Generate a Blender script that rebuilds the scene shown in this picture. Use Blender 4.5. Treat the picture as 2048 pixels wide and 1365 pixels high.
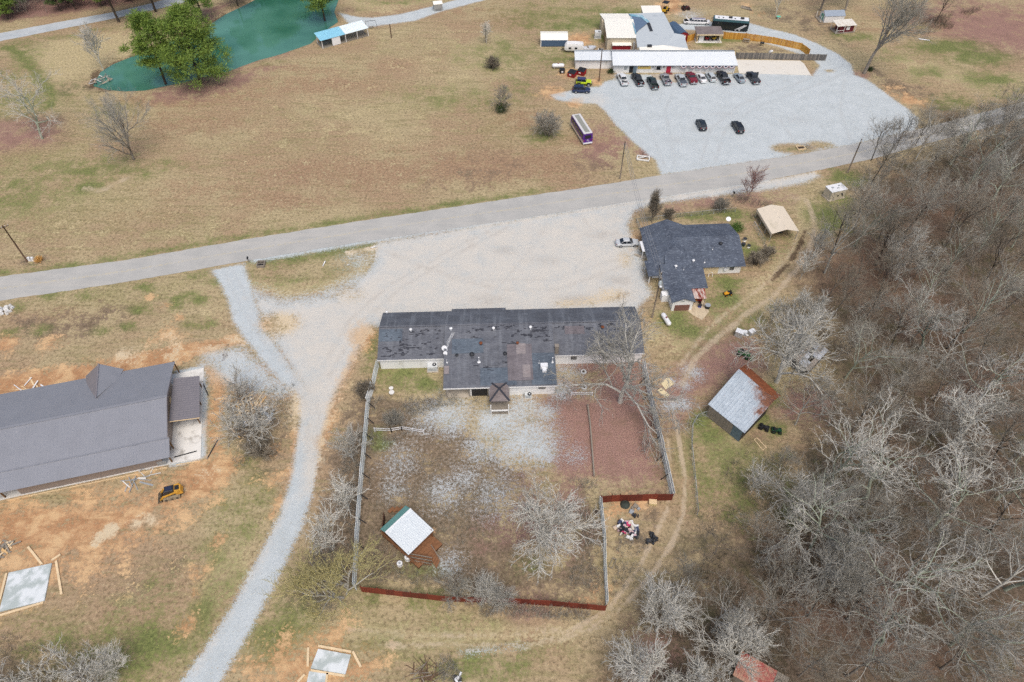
import bpy, math, random
import numpy as np
from mathutils import Vector, Matrix, noise as mnoise

for _o in list(bpy.data.objects):
    bpy.data.objects.remove(_o)
scene = bpy.context.scene
COL = scene.collection
R = math.radians
# ------------------------------------------------------------------ camera, sky, sun, exposure
CAM_H, PITCH, FPX = 94.0, 48.5, 1400.0
cam_d = bpy.data.cameras.new("camera")
cam_d.sensor_width = 36.0
cam_d.lens = 36.0 * FPX / 2048.0
cam_d.clip_start = 0.5
cam_d.clip_end = 6000.0
cam_o = bpy.data.objects.new("camera", cam_d)
COL.objects.link(cam_o)
cam_o.location = (0, 0, CAM_H)
cam_o.rotation_euler = (R(90 - PITCH), 0, 0)
scene.camera = cam_o
SUN_EL, SUN_AZ = 62.0, 165.0          # azimuth measured from +Y towards +X
world = bpy.data.worlds.new("World")
scene.world = world
world.use_nodes = True
_nt = world.node_tree
_sky = _nt.nodes.new("ShaderNodeTexSky")
_sky.sky_type = 'NISHITA'
_sky.sun_disc = False
_sky.sun_elevation = R(SUN_EL)
_sky.sun_rotation = R(SUN_AZ)
_sky.air_density = 1.0
_sky.dust_density = 5.0
_sky.ozone_density = 1.0
_nt.links.new(_sky.outputs[0], _nt.nodes["Background"].inputs[0])
_nt.nodes["Background"].inputs[1].default_value = 0.12
sun_d = bpy.data.lights.new("sun", 'SUN')
sun_d.energy = 1.5
sun_d.angle = R(35)
sun_d.color = (1.0, 0.96, 0.91)
sun_o = bpy.data.objects.new("sun", sun_d)
COL.objects.link(sun_o)
_d = Vector((math.sin(R(SUN_AZ)) * math.cos(R(SUN_EL)), math.cos(R(SUN_AZ)) * math.cos(R(SUN_EL)), math.sin(R(SUN_EL))))
sun_o.rotation_euler = _d.to_track_quat('Z', 'Y').to_euler()
sun_o.location = _d * 300
vs = scene.view_settings
vs.view_transform = 'Standard'
vs.look = 'None'
vs.gamma = 1.0
vs.use_curve_mapping = False
vs.exposure = 0.08
scene.cycles.use_denoising = False
scene.cycles.adaptive_threshold = 0.02
scene.cycles.max_bounces = 5
scene.cycles.diffuse_bounces = 2
scene.cycles.glossy_bounces = 2
scene.cycles.transparent_max_bounces = 6

# ------------------------------------------------------------------ helpers
_cp, _sp = math.cos(R(PITCH)), math.sin(R(PITCH))


def P(px, py, z=0.0):
    """world point at height z seen at photograph pixel (px, py)"""
    x = (px - 1024.0) / FPX
    y = -(py - 682.5) / FPX
    dx, dy, dz = x, _cp + y * _sp, -_sp + y * _cp
    t = (z - CAM_H) / dz
    return Vector((dx * t, dy * t, z))


def yaw(a, b):
    return math.atan2(b.y - a.y, b.x - a.x)


def rng(seed):
    return random.Random(seed)


class MB:
    """collects shapes for ONE mesh"""

    def __init__(self):
        self.v, self.f, self.m, self.s = [], [], [], []

    def add(self, verts, faces, mi=0, smooth=False):
        b = len(self.v)
        self.v.extend([tuple(p) for p in verts])
        for f in faces:
            self.f.append(tuple(b + i for i in f))
            self.m.append(mi)
            self.s.append(smooth)
        return self

    def box(self, c, s, rz=0.0, mi=0, taper=(1, 1)):
        hx, hy, hz = s[0] / 2, s[1] / 2, s[2] / 2
        cs, sn = math.cos(rz), math.sin(rz)
        vs_ = []
        for k, z in enumerate((-hz, hz)):
            tx, ty = (taper if k else (1, 1))
            for x, y in ((-hx * tx, -hy * ty), (hx * tx, -hy * ty), (hx * tx, hy * ty), (-hx * tx, hy * ty)):
                vs_.append((c[0] + x * cs - y * sn, c[1] + x * sn + y * cs, c[2] + z))
        self.add(vs_, [(3, 2, 1, 0), (4, 5, 6, 7), (0, 1, 5, 4), (1, 2, 6, 5), (2, 3, 7, 6), (3, 0, 4, 7)], mi)
        return self

    def b2(self, x0, y0, z0, x1, y1, z1, mi=0):
        return self.box(((x0 + x1) / 2, (y0 + y1) / 2, (z0 + z1) / 2), (abs(x1 - x0), abs(y1 - y0), abs(z1 - z0)), 0, mi)

    def bar(self, a, b, w, h=None, mi=0, up=(0, 0, 1)):
        """box beam from a to b, w wide, h deep"""
        a, b = Vector(a), Vector(b)
        h = h or w
        d = (b - a).normalized()
        u = Vector(up)
        if abs(d.dot(u)) > 0.95:
            u = Vector((1, 0, 0))
        r = d.cross(u).normalized() * (w / 2)
        n = r.cross(d).normalized() * (h / 2)
        vs_ = [a - r - n, a + r - n, a + r + n, a - r + n, b - r - n, b + r - n, b + r + n, b - r + n]
        self.add(vs_, [(0, 1, 2, 3), (7, 6, 5, 4), (1, 0, 4, 5), (2, 1, 5, 6), (3, 2, 6, 7), (0, 3, 7, 4)], mi)
        return self

    def tube(self, pts, rad, n=6, mi=0, caps=True, smooth=True):
        pts = [Vector(p) for p in pts]
        rs = rad if isinstance(rad, (list, tuple)) else [rad] * len(pts)
        base = len(self.v)
        for i, p in enumerate(pts):
            d = (pts[min(i + 1, len(pts) - 1)] - pts[max(i - 1, 0)])
            d = d.normalized() if d.length > 1e-9 else Vector((0, 0, 1))
            u = Vector((0, 0, 1)) if abs(d.z) < 0.9 else Vector((1, 0, 0))
            a = d.cross(u).normalized()
            b = d.cross(a)
            for k in range(n):
                t = 2 * math.pi * k / n
                self.v.append(tuple(p + (a * math.cos(t) + b * math.sin(t)) * rs[i]))
        for i in range(len(pts) - 1):
            for k in range(n):
                self.f.append((base + i * n + k, base + i * n + (k + 1) % n, base + (i + 1) * n + (k + 1) % n, base + (i + 1) * n + k))
                self.m.append(mi)
                self.s.append(smooth)
        if caps:
            e = base + (len(pts) - 1) * n
            self.f.append(tuple(base + k for k in range(n)))
            self.f.append(tuple(e + n - 1 - k for k in range(n)))
            self.m += [mi, mi]
            self.s += [False, False]
        return self

    def prism(self, poly, z0, z1, mi=0):
        """vertical prism over a flat polygon [(x, y)]"""
        n = len(poly)
        vs_ = [(p[0], p[1], z0) for p in poly] + [(p[0], p[1], z1) for p in poly]
        fs = [tuple(range(n - 1, -1, -1)), tuple(range(n, 2 * n))]
        fs += [(i, (i + 1) % n, n + (i + 1) % n, n + i) for i in range(n)]
        return self.add(vs_, fs, mi)

    def slab(self, quad, t, mi=0):
        """thick sheet: quad corners (top surface) pushed down by t"""
        q = [Vector(p) for p in quad]
        lo = [p - Vector((0, 0, t)) for p in q]
        n = len(q)
        return self.add(q + lo, [tuple(range(n)), tuple(range(2 * n - 1, n - 1, -1))] +
                        [(i, n + i, n + (i + 1) % n, (i + 1) % n) for i in range(n)], mi)

    def ribbed(self, a, b, c, d, pitch, rib, t=0.03, mi=0):
        """sheet a-b-c-d (a->b is the eave run, a->d the slope); ribs run along the slope; with thickness"""
        a, b, c, d = [Vector(p) for p in (a, b, c, d)]
        n = max(2, int(round((b - a).length / pitch)))
        nor = (b - a).cross(d - a).normalized()
        if nor.z < 0:
            nor = -nor
        prof = []
        for i in range(n):
            for u, hgt in ((0.0, 0.0), (0.62, 0.0), (0.72, rib), (0.9, rib)):
                prof.append(((i + u) / n, hgt))
        prof.append((1.0, 0.0))
        m = len(prof)
        vs_ = [a.lerp(b, u) + nor * h for u, h in prof] + [d.lerp(c, u) + nor * h for u, h in prof]
        fs = [(i, i + 1, m + i + 1, m + i) for i in range(m - 1)]
        k = 2 * m
        vs_ += [a - nor * t, b - nor * t, c - nor * t, d - nor * t]
        fs += [(k + 3, k + 2, k + 1, k)]
        fs += [tuple([k, k + 1] + list(range(m - 1, -1, -1)))]
        fs += [tuple([k + 2, k + 3] + list(range(m, 2 * m)))]
        fs += [(k, 0, m, k + 3), (m - 1, k + 1, k + 2, 2 * m - 1)]
        return self.add(vs_, fs, mi)

    def build(self, name, mats, parent=None):
        me = bpy.data.meshes.new(name)
        me.from_pydata(self.v, [], self.f)
        if not isinstance(mats, (list, tuple)):
            mats = [mats]
        for m in mats:
            me.materials.append(m)
        me.polygons.foreach_set("material_index", self.m)
        me.polygons.foreach_set("use_smooth", self.s)
        me.update()
        return link(name, me, parent)


def link(name, me, parent=None):
    o = bpy.data.objects.new(name, me)
    COL.objects.link(o)
    if parent is not None:
        o.parent = parent
    return o


def tag(o, label=None, cat=None, group=None, kind=None):
    if label:
        o["label"] = label
    if cat:
        o["category"] = cat
    if group:
        o["group"] = group
    if kind:
        o["kind"] = kind
    return o


def thing(name, label, cat, loc=(0, 0, 0), rz=0.0, group=None):
    o = bpy.data.objects.new(name, None)
    COL.objects.link(o)
    o.empty_display_size = 0.3
    o.location = loc
    o.rotation_euler = (0, 0, rz)
    return tag(o, label, cat, group)


def copy_tree(o, parent=None):
    c = o.copy()
    COL.objects.link(c)
    if parent is not None:
        c.parent = parent
    for ch in list(o.children):
        copy_tree(ch, c)
    return c


def part(name, mb, mats, parent, label=None):
    o = mb.build(name, mats, parent)
    if label:
        o["label"] = label
    return o


# ------------------------------------------------------------------ materials
def srgb(r, g, b):
    f = lambda c: (c / 255 / 12.92) if c / 255 <= 0.04045 else ((c / 255 + 0.055) / 1.055) ** 2.4
    return (f(r), f(g), f(b), 1.0)


class NT:
    def __init__(self, mat):
        mat.use_nodes = True
        self.t = mat.node_tree
        self.bsdf = self.t.nodes["Principled BSDF"]

    def new(self, kind, **kw):
        n = self.t.nodes.new(kind)
        for k, v in kw.items():
            setattr(n, k, v)
        return n

    def put(self, sock, v):
        if isinstance(v, bpy.types.NodeSocket):
            self.t.links.new(v, sock)
        else:
            if isinstance(v, (tuple, list)) and len(v) == 3 and sock.type == 'RGBA':
                v = (v[0], v[1], v[2], 1.0)
            sock.default_value = v

    def coord(self, which="Object"):
        return self.new("ShaderNodeTexCoord").outputs[which]

    def pos(self):
        return self.new("ShaderNodeNewGeometry").outputs["Position"]

    def noise(self, vec, scale, detail=3, rough=0.6, dist=0.0, out="Fac"):
        n = self.new("ShaderNodeTexNoise")
        n.inputs["Scale"].default_value = scale
        n.inputs["Detail"].default_value = detail
        n.inputs["Roughness"].default_value = rough
        n.inputs["Distortion"].default_value = dist
        self.put(n.inputs["Vector"], vec)
        return n.outputs[out]

    def voro(self, vec, scale, out="Distance"):
        n = self.new("ShaderNodeTexVoronoi")
        n.inputs["Scale"].default_value = scale
        self.put(n.inputs["Vector"], vec)
        return n.outputs[out]

    def scale(self, vec, s):
        n = self.new("ShaderNodeMapping")
        n.inputs["Scale"].default_value = s
        self.put(n.inputs["Vector"], vec)
        return n.outputs[0]

    def math(self, op, a, b=0.0, c=0.0, clamp=False):
        n = self.new("ShaderNodeMath", operation=op, use_clamp=clamp)
        self.put(n.inputs[0], a)
        self.put(n.inputs[1], b)
        self.put(n.inputs[2], c)
        return n.outputs[0]

    def step(self, v, lo, hi):
        n = self.new("ShaderNodeMapRange", interpolation_type='SMOOTHSTEP')
        self.put(n.inputs["Value"], v)
        n.inputs["From Min"].default_value = lo
        n.inputs["From Max"].default_value = hi
        return n.outputs[0]

    def mix(self, f, a, b, mode='MIX'):
        n = self.new("ShaderNodeMix", data_type='RGBA', blend_type=mode)
        self.put(n.inputs[0], f)
        self.put(n.inputs[6], a)
        self.put(n.inputs[7], b)
        return n.outputs[2]

    def ramp(self, v, stops):
        n = self.new("ShaderNodeValToRGB")
        el = n.color_ramp.elements
        while len(el) < len(stops):
            el.new(0.5)
        for e, (p, c) in zip(el, stops):
            e.position = p
            e.color = (c[0], c[1], c[2], 1.0)
        self.put(n.inputs[0], v)
        return n.outputs[0]

    def bump(self, h, strength, dist=0.05):
        n = self.new("ShaderNodeBump")
        n.inputs["Strength"].default_value = strength
        n.inputs["Distance"].default_value = dist
        self.put(n.inputs["Height"], h)
        self.t.links.new(n.outputs[0], self.bsdf.inputs["Normal"])


_mats = {}


def mat(name, rgb, rough=0.6, metal=0.0, var=0.12, scale=1.2, dirt=None, dirt_amt=0.0, dirt_scale=0.5, spec=0.4, streak=None, bump=0.0):
    """painted / plain procedural material: base colour with gentle cloudy variation and optional dirt patches"""
    if name in _mats:
        return _mats[name]
    m = bpy.data.materials.new(name)
    n = NT(m)
    c = srgb(*rgb)
    co = n.coord()
    if streak:
        co2 = n.scale(co, streak)
    else:
        co2 = co
    f = n.noise(co2, scale, 4, 0.65)
    dark = tuple(x * (1 - var) for x in c[:3])
    lite = tuple(min(1, x * (1 + var)) for x in c[:3])
    col = n.ramp(f, [(0.3, dark), (0.7, lite)])
    if dirt:
        g = n.noise(co2, dirt_scale, 5, 0.7)
        col = n.mix(n.step(g, 0.62 - 0.35 * dirt_amt, 0.78 - 0.25 * dirt_amt), col, srgb(*dirt))
    n.put(n.bsdf.inputs["Base Color"], col)
    n.bsdf.inputs["Roughness"].default_value = rough
    n.bsdf.inputs["Metallic"].default_value = metal
    n.bsdf.inputs["Specular IOR Level"].default_value = spec
    if bump:
        n.bump(f, bump)
    _mats[name] = m
    return m
# ------------------------------------------------------------------ ground: one sheet, with the kinds of soil stored as smooth weights
GX = np.concatenate([-np.geomspace(2600, 215, 26)[:-1], np.arange(-214, 214.1, 0.6), np.geomspace(215, 2600, 26)[1:]])
GY = np.concatenate([-np.geomspace(2600, 12, 30)[:-1], np.arange(-11.4, 262, 0.6), np.geomspace(264, 2600, 26)])
XX, YY = np.meshgrid(GX, GY)
SH = {k: np.zeros_like(XX) for k in ("gravel", "dirt", "pale", "leaf", "green", "straw", "brown", "wood", "rut", "mud", "track", "olive", "russet")}


def _w(pts):
    return np.array([[p.x, p.y] for p in (P(*q) for q in pts)])


def _segdist(pts, closed, XX, YY):
    d = np.full(XX.shape, 1e9)
    n = len(pts)
    for i in range(n if closed else n - 1):
        a, b = pts[i], pts[(i + 1) % n]
        ab = b - a
        t = np.clip(((XX - a[0]) * ab[0] + (YY - a[1]) * ab[1]) / (ab @ ab + 1e-9), 0, 1)
        d = np.minimum(d, np.hypot(XX - a[0] - t * ab[0], YY - a[1] - t * ab[1]))
    return d


def sdf(pts_px, w=np.s_[:, :]):
    pts = _w(pts_px)
    XX, YY = globals()["XX"][w], globals()["YY"][w]
    d = _segdist(pts, True, XX, YY)
    ins = np.zeros(XX.shape, bool)
    n = len(pts)
    for i in range(n):
        a, b = pts[i], pts[(i + 1) % n]
        c = (a[1] > YY) != (b[1] > YY)
        with np.errstate(divide='ignore', invalid='ignore'):
            xi = (b[0] - a[0]) * (YY - a[1]) / (b[1] - a[1]) + a[0]
        ins ^= c & (XX < xi)
    return np.where(ins, d, -d)


def _sm(x):
    x = np.clip(x, 0, 1)
    return x * x * (3 - 2 * x)


def _win(pts, m):
    """index window of the grid around the points, m metres wider"""
    a, b = pts.min(0) - m, pts.max(0) + m
    j0, j1 = np.searchsorted(GX, a[0]), np.searchsorted(GX, b[0])
    i0, i1 = np.searchsorted(GY, a[1]), np.searchsorted(GY, b[1])
    return np.s_[i0:i1, j0:j1]


def area(ch, pts_px, soft=2.0, k=1.0):
    w = _win(_w(pts_px), soft + 0.5)
    SH[ch][w] = np.maximum(SH[ch][w], k * _sm(0.5 + sdf(pts_px, w) / (2 * soft)))


def line(ch, pts_px, width, soft=0.6, k=1.0):
    w = _win(_w(pts_px), width / 2 + soft + 0.5)
    d = _segdist(_w(pts_px), False, XX[w], YY[w])
    SH[ch][w] = np.maximum(SH[ch][w], k * _sm(0.5 + (width / 2 - d) / (2 * soft)))


def spot(ch, x, y, r, k=1.0, ry=None, soft=1.0):
    """soft elliptic patch of radius r metres (ry in depth)"""
    p = P(x, y)
    ry = ry or r
    w = _win(np.array([[p.x, p.y]]), 1.7 * max(r, ry) + 0.7)
    d = np.hypot((XX[w] - p.x) / r, (YY[w] - p.y) / ry)
    SH[ch][w] = np.maximum(SH[ch][w], k * _sm((1.6 - d) / (1.6 * soft)))


# outlines (photograph pixels on flat ground)
ROAD_UP = [(-700, 640), (-200, 577), (0, 554), (250, 521), (512, 476), (737, 440), (1024, 397), (1174, 375), (1321, 351), (1450, 332), (1560, 316), (1700, 291), (1800, 268), (1900, 243), (2100, 190), (2400, 100)]
ROAD_LO = [(-700, 700), (-200, 628), (0, 602), (250, 565), (512, 519), (712, 486), (1024, 440), (1199, 413), (1374, 386), (1536, 361), (1661, 336), (1751, 317), (1818, 298), (1903, 275), (2100, 222), (2400, 130)]
ROAD = ROAD_UP + ROAD_LO[::-1]
FAR_ROAD = [(-500, 165), (-200, 108), (0, 67), (115, 45), (225, 25), (300, 8), (340, -3), (420, -22), (520, -22), (470, -8), (380, 3), (300, 22), (235, 36), (115, 60), (0, 83), (-200, 126), (-500, 190)]
DRIVE = [(420, 541), (488, 528), (500, 570), (520, 630), (545, 680), (575, 725), (605, 765), (640, 800), (655, 830), (640, 880), (632, 940), (622, 1000), (602, 1060), (560, 1150), (500, 1262), (440, 1365), (390, 1460), (290, 1460), (362, 1365), (405, 1305), (462, 1215), (522, 1105), (560, 1030), (580, 960), (590, 900), (598, 850), (600, 800), (590, 780), (560, 765), (520, 715), (482, 668), (466, 640), (456, 600), (440, 565)]
LOT = [(752, 488), (900, 462), (1024, 442), (1199, 414), (1374, 387), (1536, 362), (1625, 345), (1640, 352), (1610, 366), (1545, 378), (1400, 396), (1300, 410), (1268, 424), (1256, 450), (1262, 480), (1284, 510), (1290, 560), (1302, 588), (1278, 612), (1262, 640), (1100, 660), (800, 660), (742, 652), (716, 700), (690, 752), (668, 795), (650, 835), (612, 800), (600, 765), (575, 725), (545, 680), (520, 625), (505, 592), (560, 606), (620, 606), (690, 580), (735, 545), (752, 515)]
UPLOT = [(1140, 182), (1166, 172), (1198, 174), (1216, 158), (1232, 148), (1300, 150), (1400, 148), (1480, 148), (1530, 146), (1600, 148), (1625, 152), (1640, 132), (1625, 118), (1560, 95), (1505, 80), (1465, 66), (1440, 62), (1350, 60), (1340, 50), (1420, 44), (1490, 44), (1535, 57), (1590, 70), (1635, 88), (1675, 108), (1703, 130), (1708, 150), (1735, 160), (1775, 190), (1815, 218), (1838, 238), (1830, 262), (1800, 268), (1700, 291), (1560, 316), (1450, 332), (1321, 351), (1312, 322), (1285, 300), (1262, 280), (1232, 250), (1210, 222), (1192, 208), (1150, 207), (1112, 200), (1100, 190)]
PATH = [(678, 26), (712, 34), (745, 36), (800, 29), (862, 14), (905, 2), (960, -10), (1010, -10), (940, 8), (880, 24), (830, 42), (770, 50), (735, 56), (722, 62), (700, 50)]
POND = [(200, 142), (226, 126), (282, 104), (345, 80), (402, 58), (452, 26), (490, 8), (540, -18), (590, -50), (640, -60), (690, -30), (676, 0), (668, 22), (676, 42), (655, 56), (620, 86), (560, 107), (512, 120), (450, 143), (405, 152), (370, 162), (330, 170), (290, 179), (250, 181), (215, 178), (185, 170)]
S_ROAD, S_FAR, S_DRIVE, S_LOT, S_UP, S_PATH, S_POND = [sdf(x) for x in (ROAD, FAR_ROAD, DRIVE, LOT, UPLOT, PATH, POND)]
for s, soft in ((S_DRIVE, 1.0), (S_LOT, 1.6), (S_UP, 1.0), (S_PATH, 1.0)):
    SH["gravel"] = np.maximum(SH["gravel"], _sm(0.5 + s / (2 * soft)))
# gravel strewn about
line("gravel", [(500, 590), (560, 612), (640, 600), (720, 560)], 4, 3, 0.8)
spot("gravel", 720, 520, 5, 0.45)
line("gravel", ROAD_LO[4:10], 2.0, 1.2, 0.85)
area("gravel", [(395, 700), (480, 690), (540, 740), (590, 780), (560, 800), (480, 780), (420, 760)], 3.0, 0.8)
area("gravel", [(352, 742), (408, 730), (416, 800), (412, 915), (350, 935), (330, 930)], 0.6, 1.0)
for x, y, r, k in ((1000, 850, 4.6, 0.8), (900, 832, 4.2, 0.75), (1040, 820, 4.0, 0.72), (1062, 880, 4.6, 0.82), (1085, 905, 2.8, 0.8), (960, 900, 3.4, 0.6), (860, 835, 3.5, 0.62), (985, 845, 3, .8), (1020, 900, 3.5, .72),
                   (890, 985, 3.4, 0.6), (1010, 790, 3, 0.6), (930, 960, 3.5, 0.5), (800, 920, 3.5, 0.5), (1120, 780, 2.2, 0.7), (1135, 740, 2.5, 0.6), (1092, 826, 2.0, 0.75), (1150, 910, 2, 0.5), (900, 1125, 2.2, 0.55), (985, 990, 4, .52), (790, 980, 2.4, .5)):
    spot("gravel", x, y, r * 1.2, k * 0.9)
spot("gravel", 1345, 814, 2.4, .68, 1.8)
spot("gravel", 1362, 808, 2.2, .7, 1.8)
spot("gravel", 1385, 745, 2.4, 0.62)
spot("gravel", 1370, 770, 1.6, 0.6)
spot("gravel", 1340, 765, 1.6, 0.55)
spot("gravel", 1380, 30, 5, 0.5)
spot("gravel", 1610, 300, 0.1, 0.0)
spot("gravel", 980, 1310, 0.1, 0.0)
line("gravel", [(920, 1305), (1050, 1292)], 0.8, 0.8, 0.6)
# pale dusty tracks (worn gravel and clay)
line("pale", [(640, 640), (690, 610), (760, 570), (800, 520)], 6, 4, 0.5)
line("pale", [(600, 830), (640, 760), (700, 680), (730, 640)], 6, 3, 0.75)
area("pale", [(600, 740), (690, 690), (720, 700), (660, 850), (630, 980), (600, 1000), (596, 850)], 2.5, 0.7)
line("pale", [(575, 1005), (540, 1090), (470, 1215), (395, 1340)], 1.2, 0.9, 0.45)
line("pale", [(700, 505), (1024, 446), (1200, 418), (1380, 391), (1540, 366), (1640, 344)], 1.8, 1.3, 0.75)
area("pale", LOT, 4, 0.72)
area("pale", [(600, 760), (700, 690), (740, 640), (690, 600), (600, 620), (560, 700)], 5, 0.6)
spot("pale", 1480, 155, 8, 0.4, 3)
spot("pale", 1180, 200, 6, 0.5)
# orange clay
spot("dirt", 725, 670, 3.2, 0.85, 5)
line("dirt", [(735, 650), (715, 690), (695, 740), (672, 790), (660, 840), (644, 890)], 2.0, 1.6, 0.75)
line("dirt", [(590, 860), (585, 930), (575, 965), (545, 1030)], 1.4, 1.2, 0.65)
area("dirt", [(-40, 760), (60, 742), (150, 730), (230, 718), (330, 690), (400, 682), (470, 668), (482, 690), (400, 712), (360, 730), (340, 740), (200, 770), (0, 820), (-40, 830)], 2.2, 0.95)
area("dirt", [(355, 930), (405, 918), (440, 905), (478, 918), (472, 950), (420, 1000), (370, 1010), (320, 1020), (250, 1010), (150, 1010), (40, 1005), (-30, 1020), (-30, 1120), (60, 1110), (150, 1110), (230, 1080), (300, 1040), (352, 985), (340, 950)], 3.0, 0.85)
area("dirt", [(-40, 990), (100, 985), (300, 950), (430, 900), (470, 920), (470, 970), (380, 1040), (300, 1110), (200, 1160), (100, 1190), (-40, 1210)], 8.0, 0.66)
line("dirt", [(420, 740), (440, 770), (430, 820), (420, 860), (430, 900)], 3.0, 2.4, 0.8)
for x, y, r, k in ((395, 1145, 2.2, .6), (370, 1250, 2.0, .75), (385, 1190, 1.6, .6), (300, 595, 1.2, .6), (330, 610, 1.4, .6), (360, 635, 1.5, .6), (100, 690, 3, .5), (10, 690, 3, .8), (330, 680, 5, .5), (560, 650, 2.6, .5), (540, 645, 3, .5), (575, 655, 3.0, 0.4), (860, 1068, 1.0, .6), (545, 905, 2, .6), (550, 960, 2.2, .5), (440, 1080, 2, .5),
                   (1160, 80, 5.0, .9), (1140, 148, 4.0, .7), (1150, 205, 3.2, .8), (1105, 185, 5.0, .6), (1190, 165, 2.4, .7), (1200, 158, 2, .7), (1340, 15, 5, .9), (1345, 5, 5, .8), (1820, 200, 5, .7), (1790, 180, 4, .4), (1520, 25, 4, .4), (1490, 10, 4, .4), (1650, 90, 0.1, 0), (1275, 480, 2.2, .65), (1262, 500, 1.6, .5), (1300, 635, 2.2, .4), (1240, 1020, 3.2, .6), (1270, 1010, 2, .6), (1195, 1200, 3, .45), (1250, 1130, 2.5, .4)):
    spot("dirt", x, y, r, k)
for x, y, r, k in ((600, 1330, 6, .7), (700, 1340, 5, .7), (560, 1310, 4, .6), (520, 1340, 5, .5), (660, 1290, 5, .6), (750, 1330, 2.5, .5)):
    spot("dirt", x, y, r, k)
for x, y, r, k in ((355, 985, 2.0, .6), (220, 1062, 1.8, .8), (200, 1075, 1.6, .7), (300, 1040, 2.0, .7), (270, 1050, 1.6, .7), (410, 950, 3, .45), (330, 700, 5, .5), (260, 712, 4, .5), (440, 690, 5, .5)):
    spot("pale", x, y, r, k)
# red leaf litter
area("leaf", [(1085, 800), (1130, 770), (1180, 790), (1210, 720), (1275, 715), (1305, 800), (1330, 960), (1290, 970), (1180, 955), (1130, 960), (1090, 920), (1110, 870)], 5.5, 0.9)
area("leaf", [(1060, 960), (1150, 950), (1190, 1000), (1160, 1060), (1120, 1110), (1040, 1120), (960, 1080), (1000, 1000)], 6.0, 0.5)
area("leaf", [(1115, 722), (1210, 722), (1200, 745), (1120, 745)], 1.5, 0.8)
area("leaf", [(1390, 690), (1470, 650), (1530, 680), (1520, 760), (1450, 760), (1400, 790), (1385, 850), (1330, 870), (1320, 780), (1370, 730)], 4.0, 0.72)
area("leaf", [(1550, 780), (1620, 770), (1660, 800), (1640, 850), (1560, 850), (1530, 880), (1490, 885), (1530, 830)], 3.0, 0.6)
area("leaf", [(-60, 235), (40, 225), (130, 235), (110, 290), (0, 305), (-60, 305)], 5.0, 0.6)
area("leaf", [(300, 185), (360, 165), (430, 160), (500, 140), (560, 130), (470, 180), (400, 200), (300, 205)], 5.0, 0.62)
area("leaf", [(400, 20), (470, 0), (480, -10), (420, 50), (380, 62)], 3.0, 0.6)
area("leaf", [(0, 45), (110, 30), (230, 12), (340, -10), (300, -60), (-300, -40), (-300, 130), (-100, 80)], 4.0, 0.75)
for x, y, r, k in ((1200, 300, 6, .6), (1240, 285, 4, .6), (1195, 260, 5, .5), (1290, 305, 3, .7), (1350, 405, 6, .5), (1410, 400, 6, .55), (1500, 395, 6, .5), (1560, 390, 5, .4), (1310, 1300, 5, .4), (1060, 1220, 4, .4), (1720, 150, 4, .6), (1990, 60, 25, .7), (1870, 50, 14, .4), (1960, 100, 8, .6), (700, 20, 3, .5), (660, 30, 3, .5), (655, 45, 3, .5)):
    spot("leaf", x, y, r, k)
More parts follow.
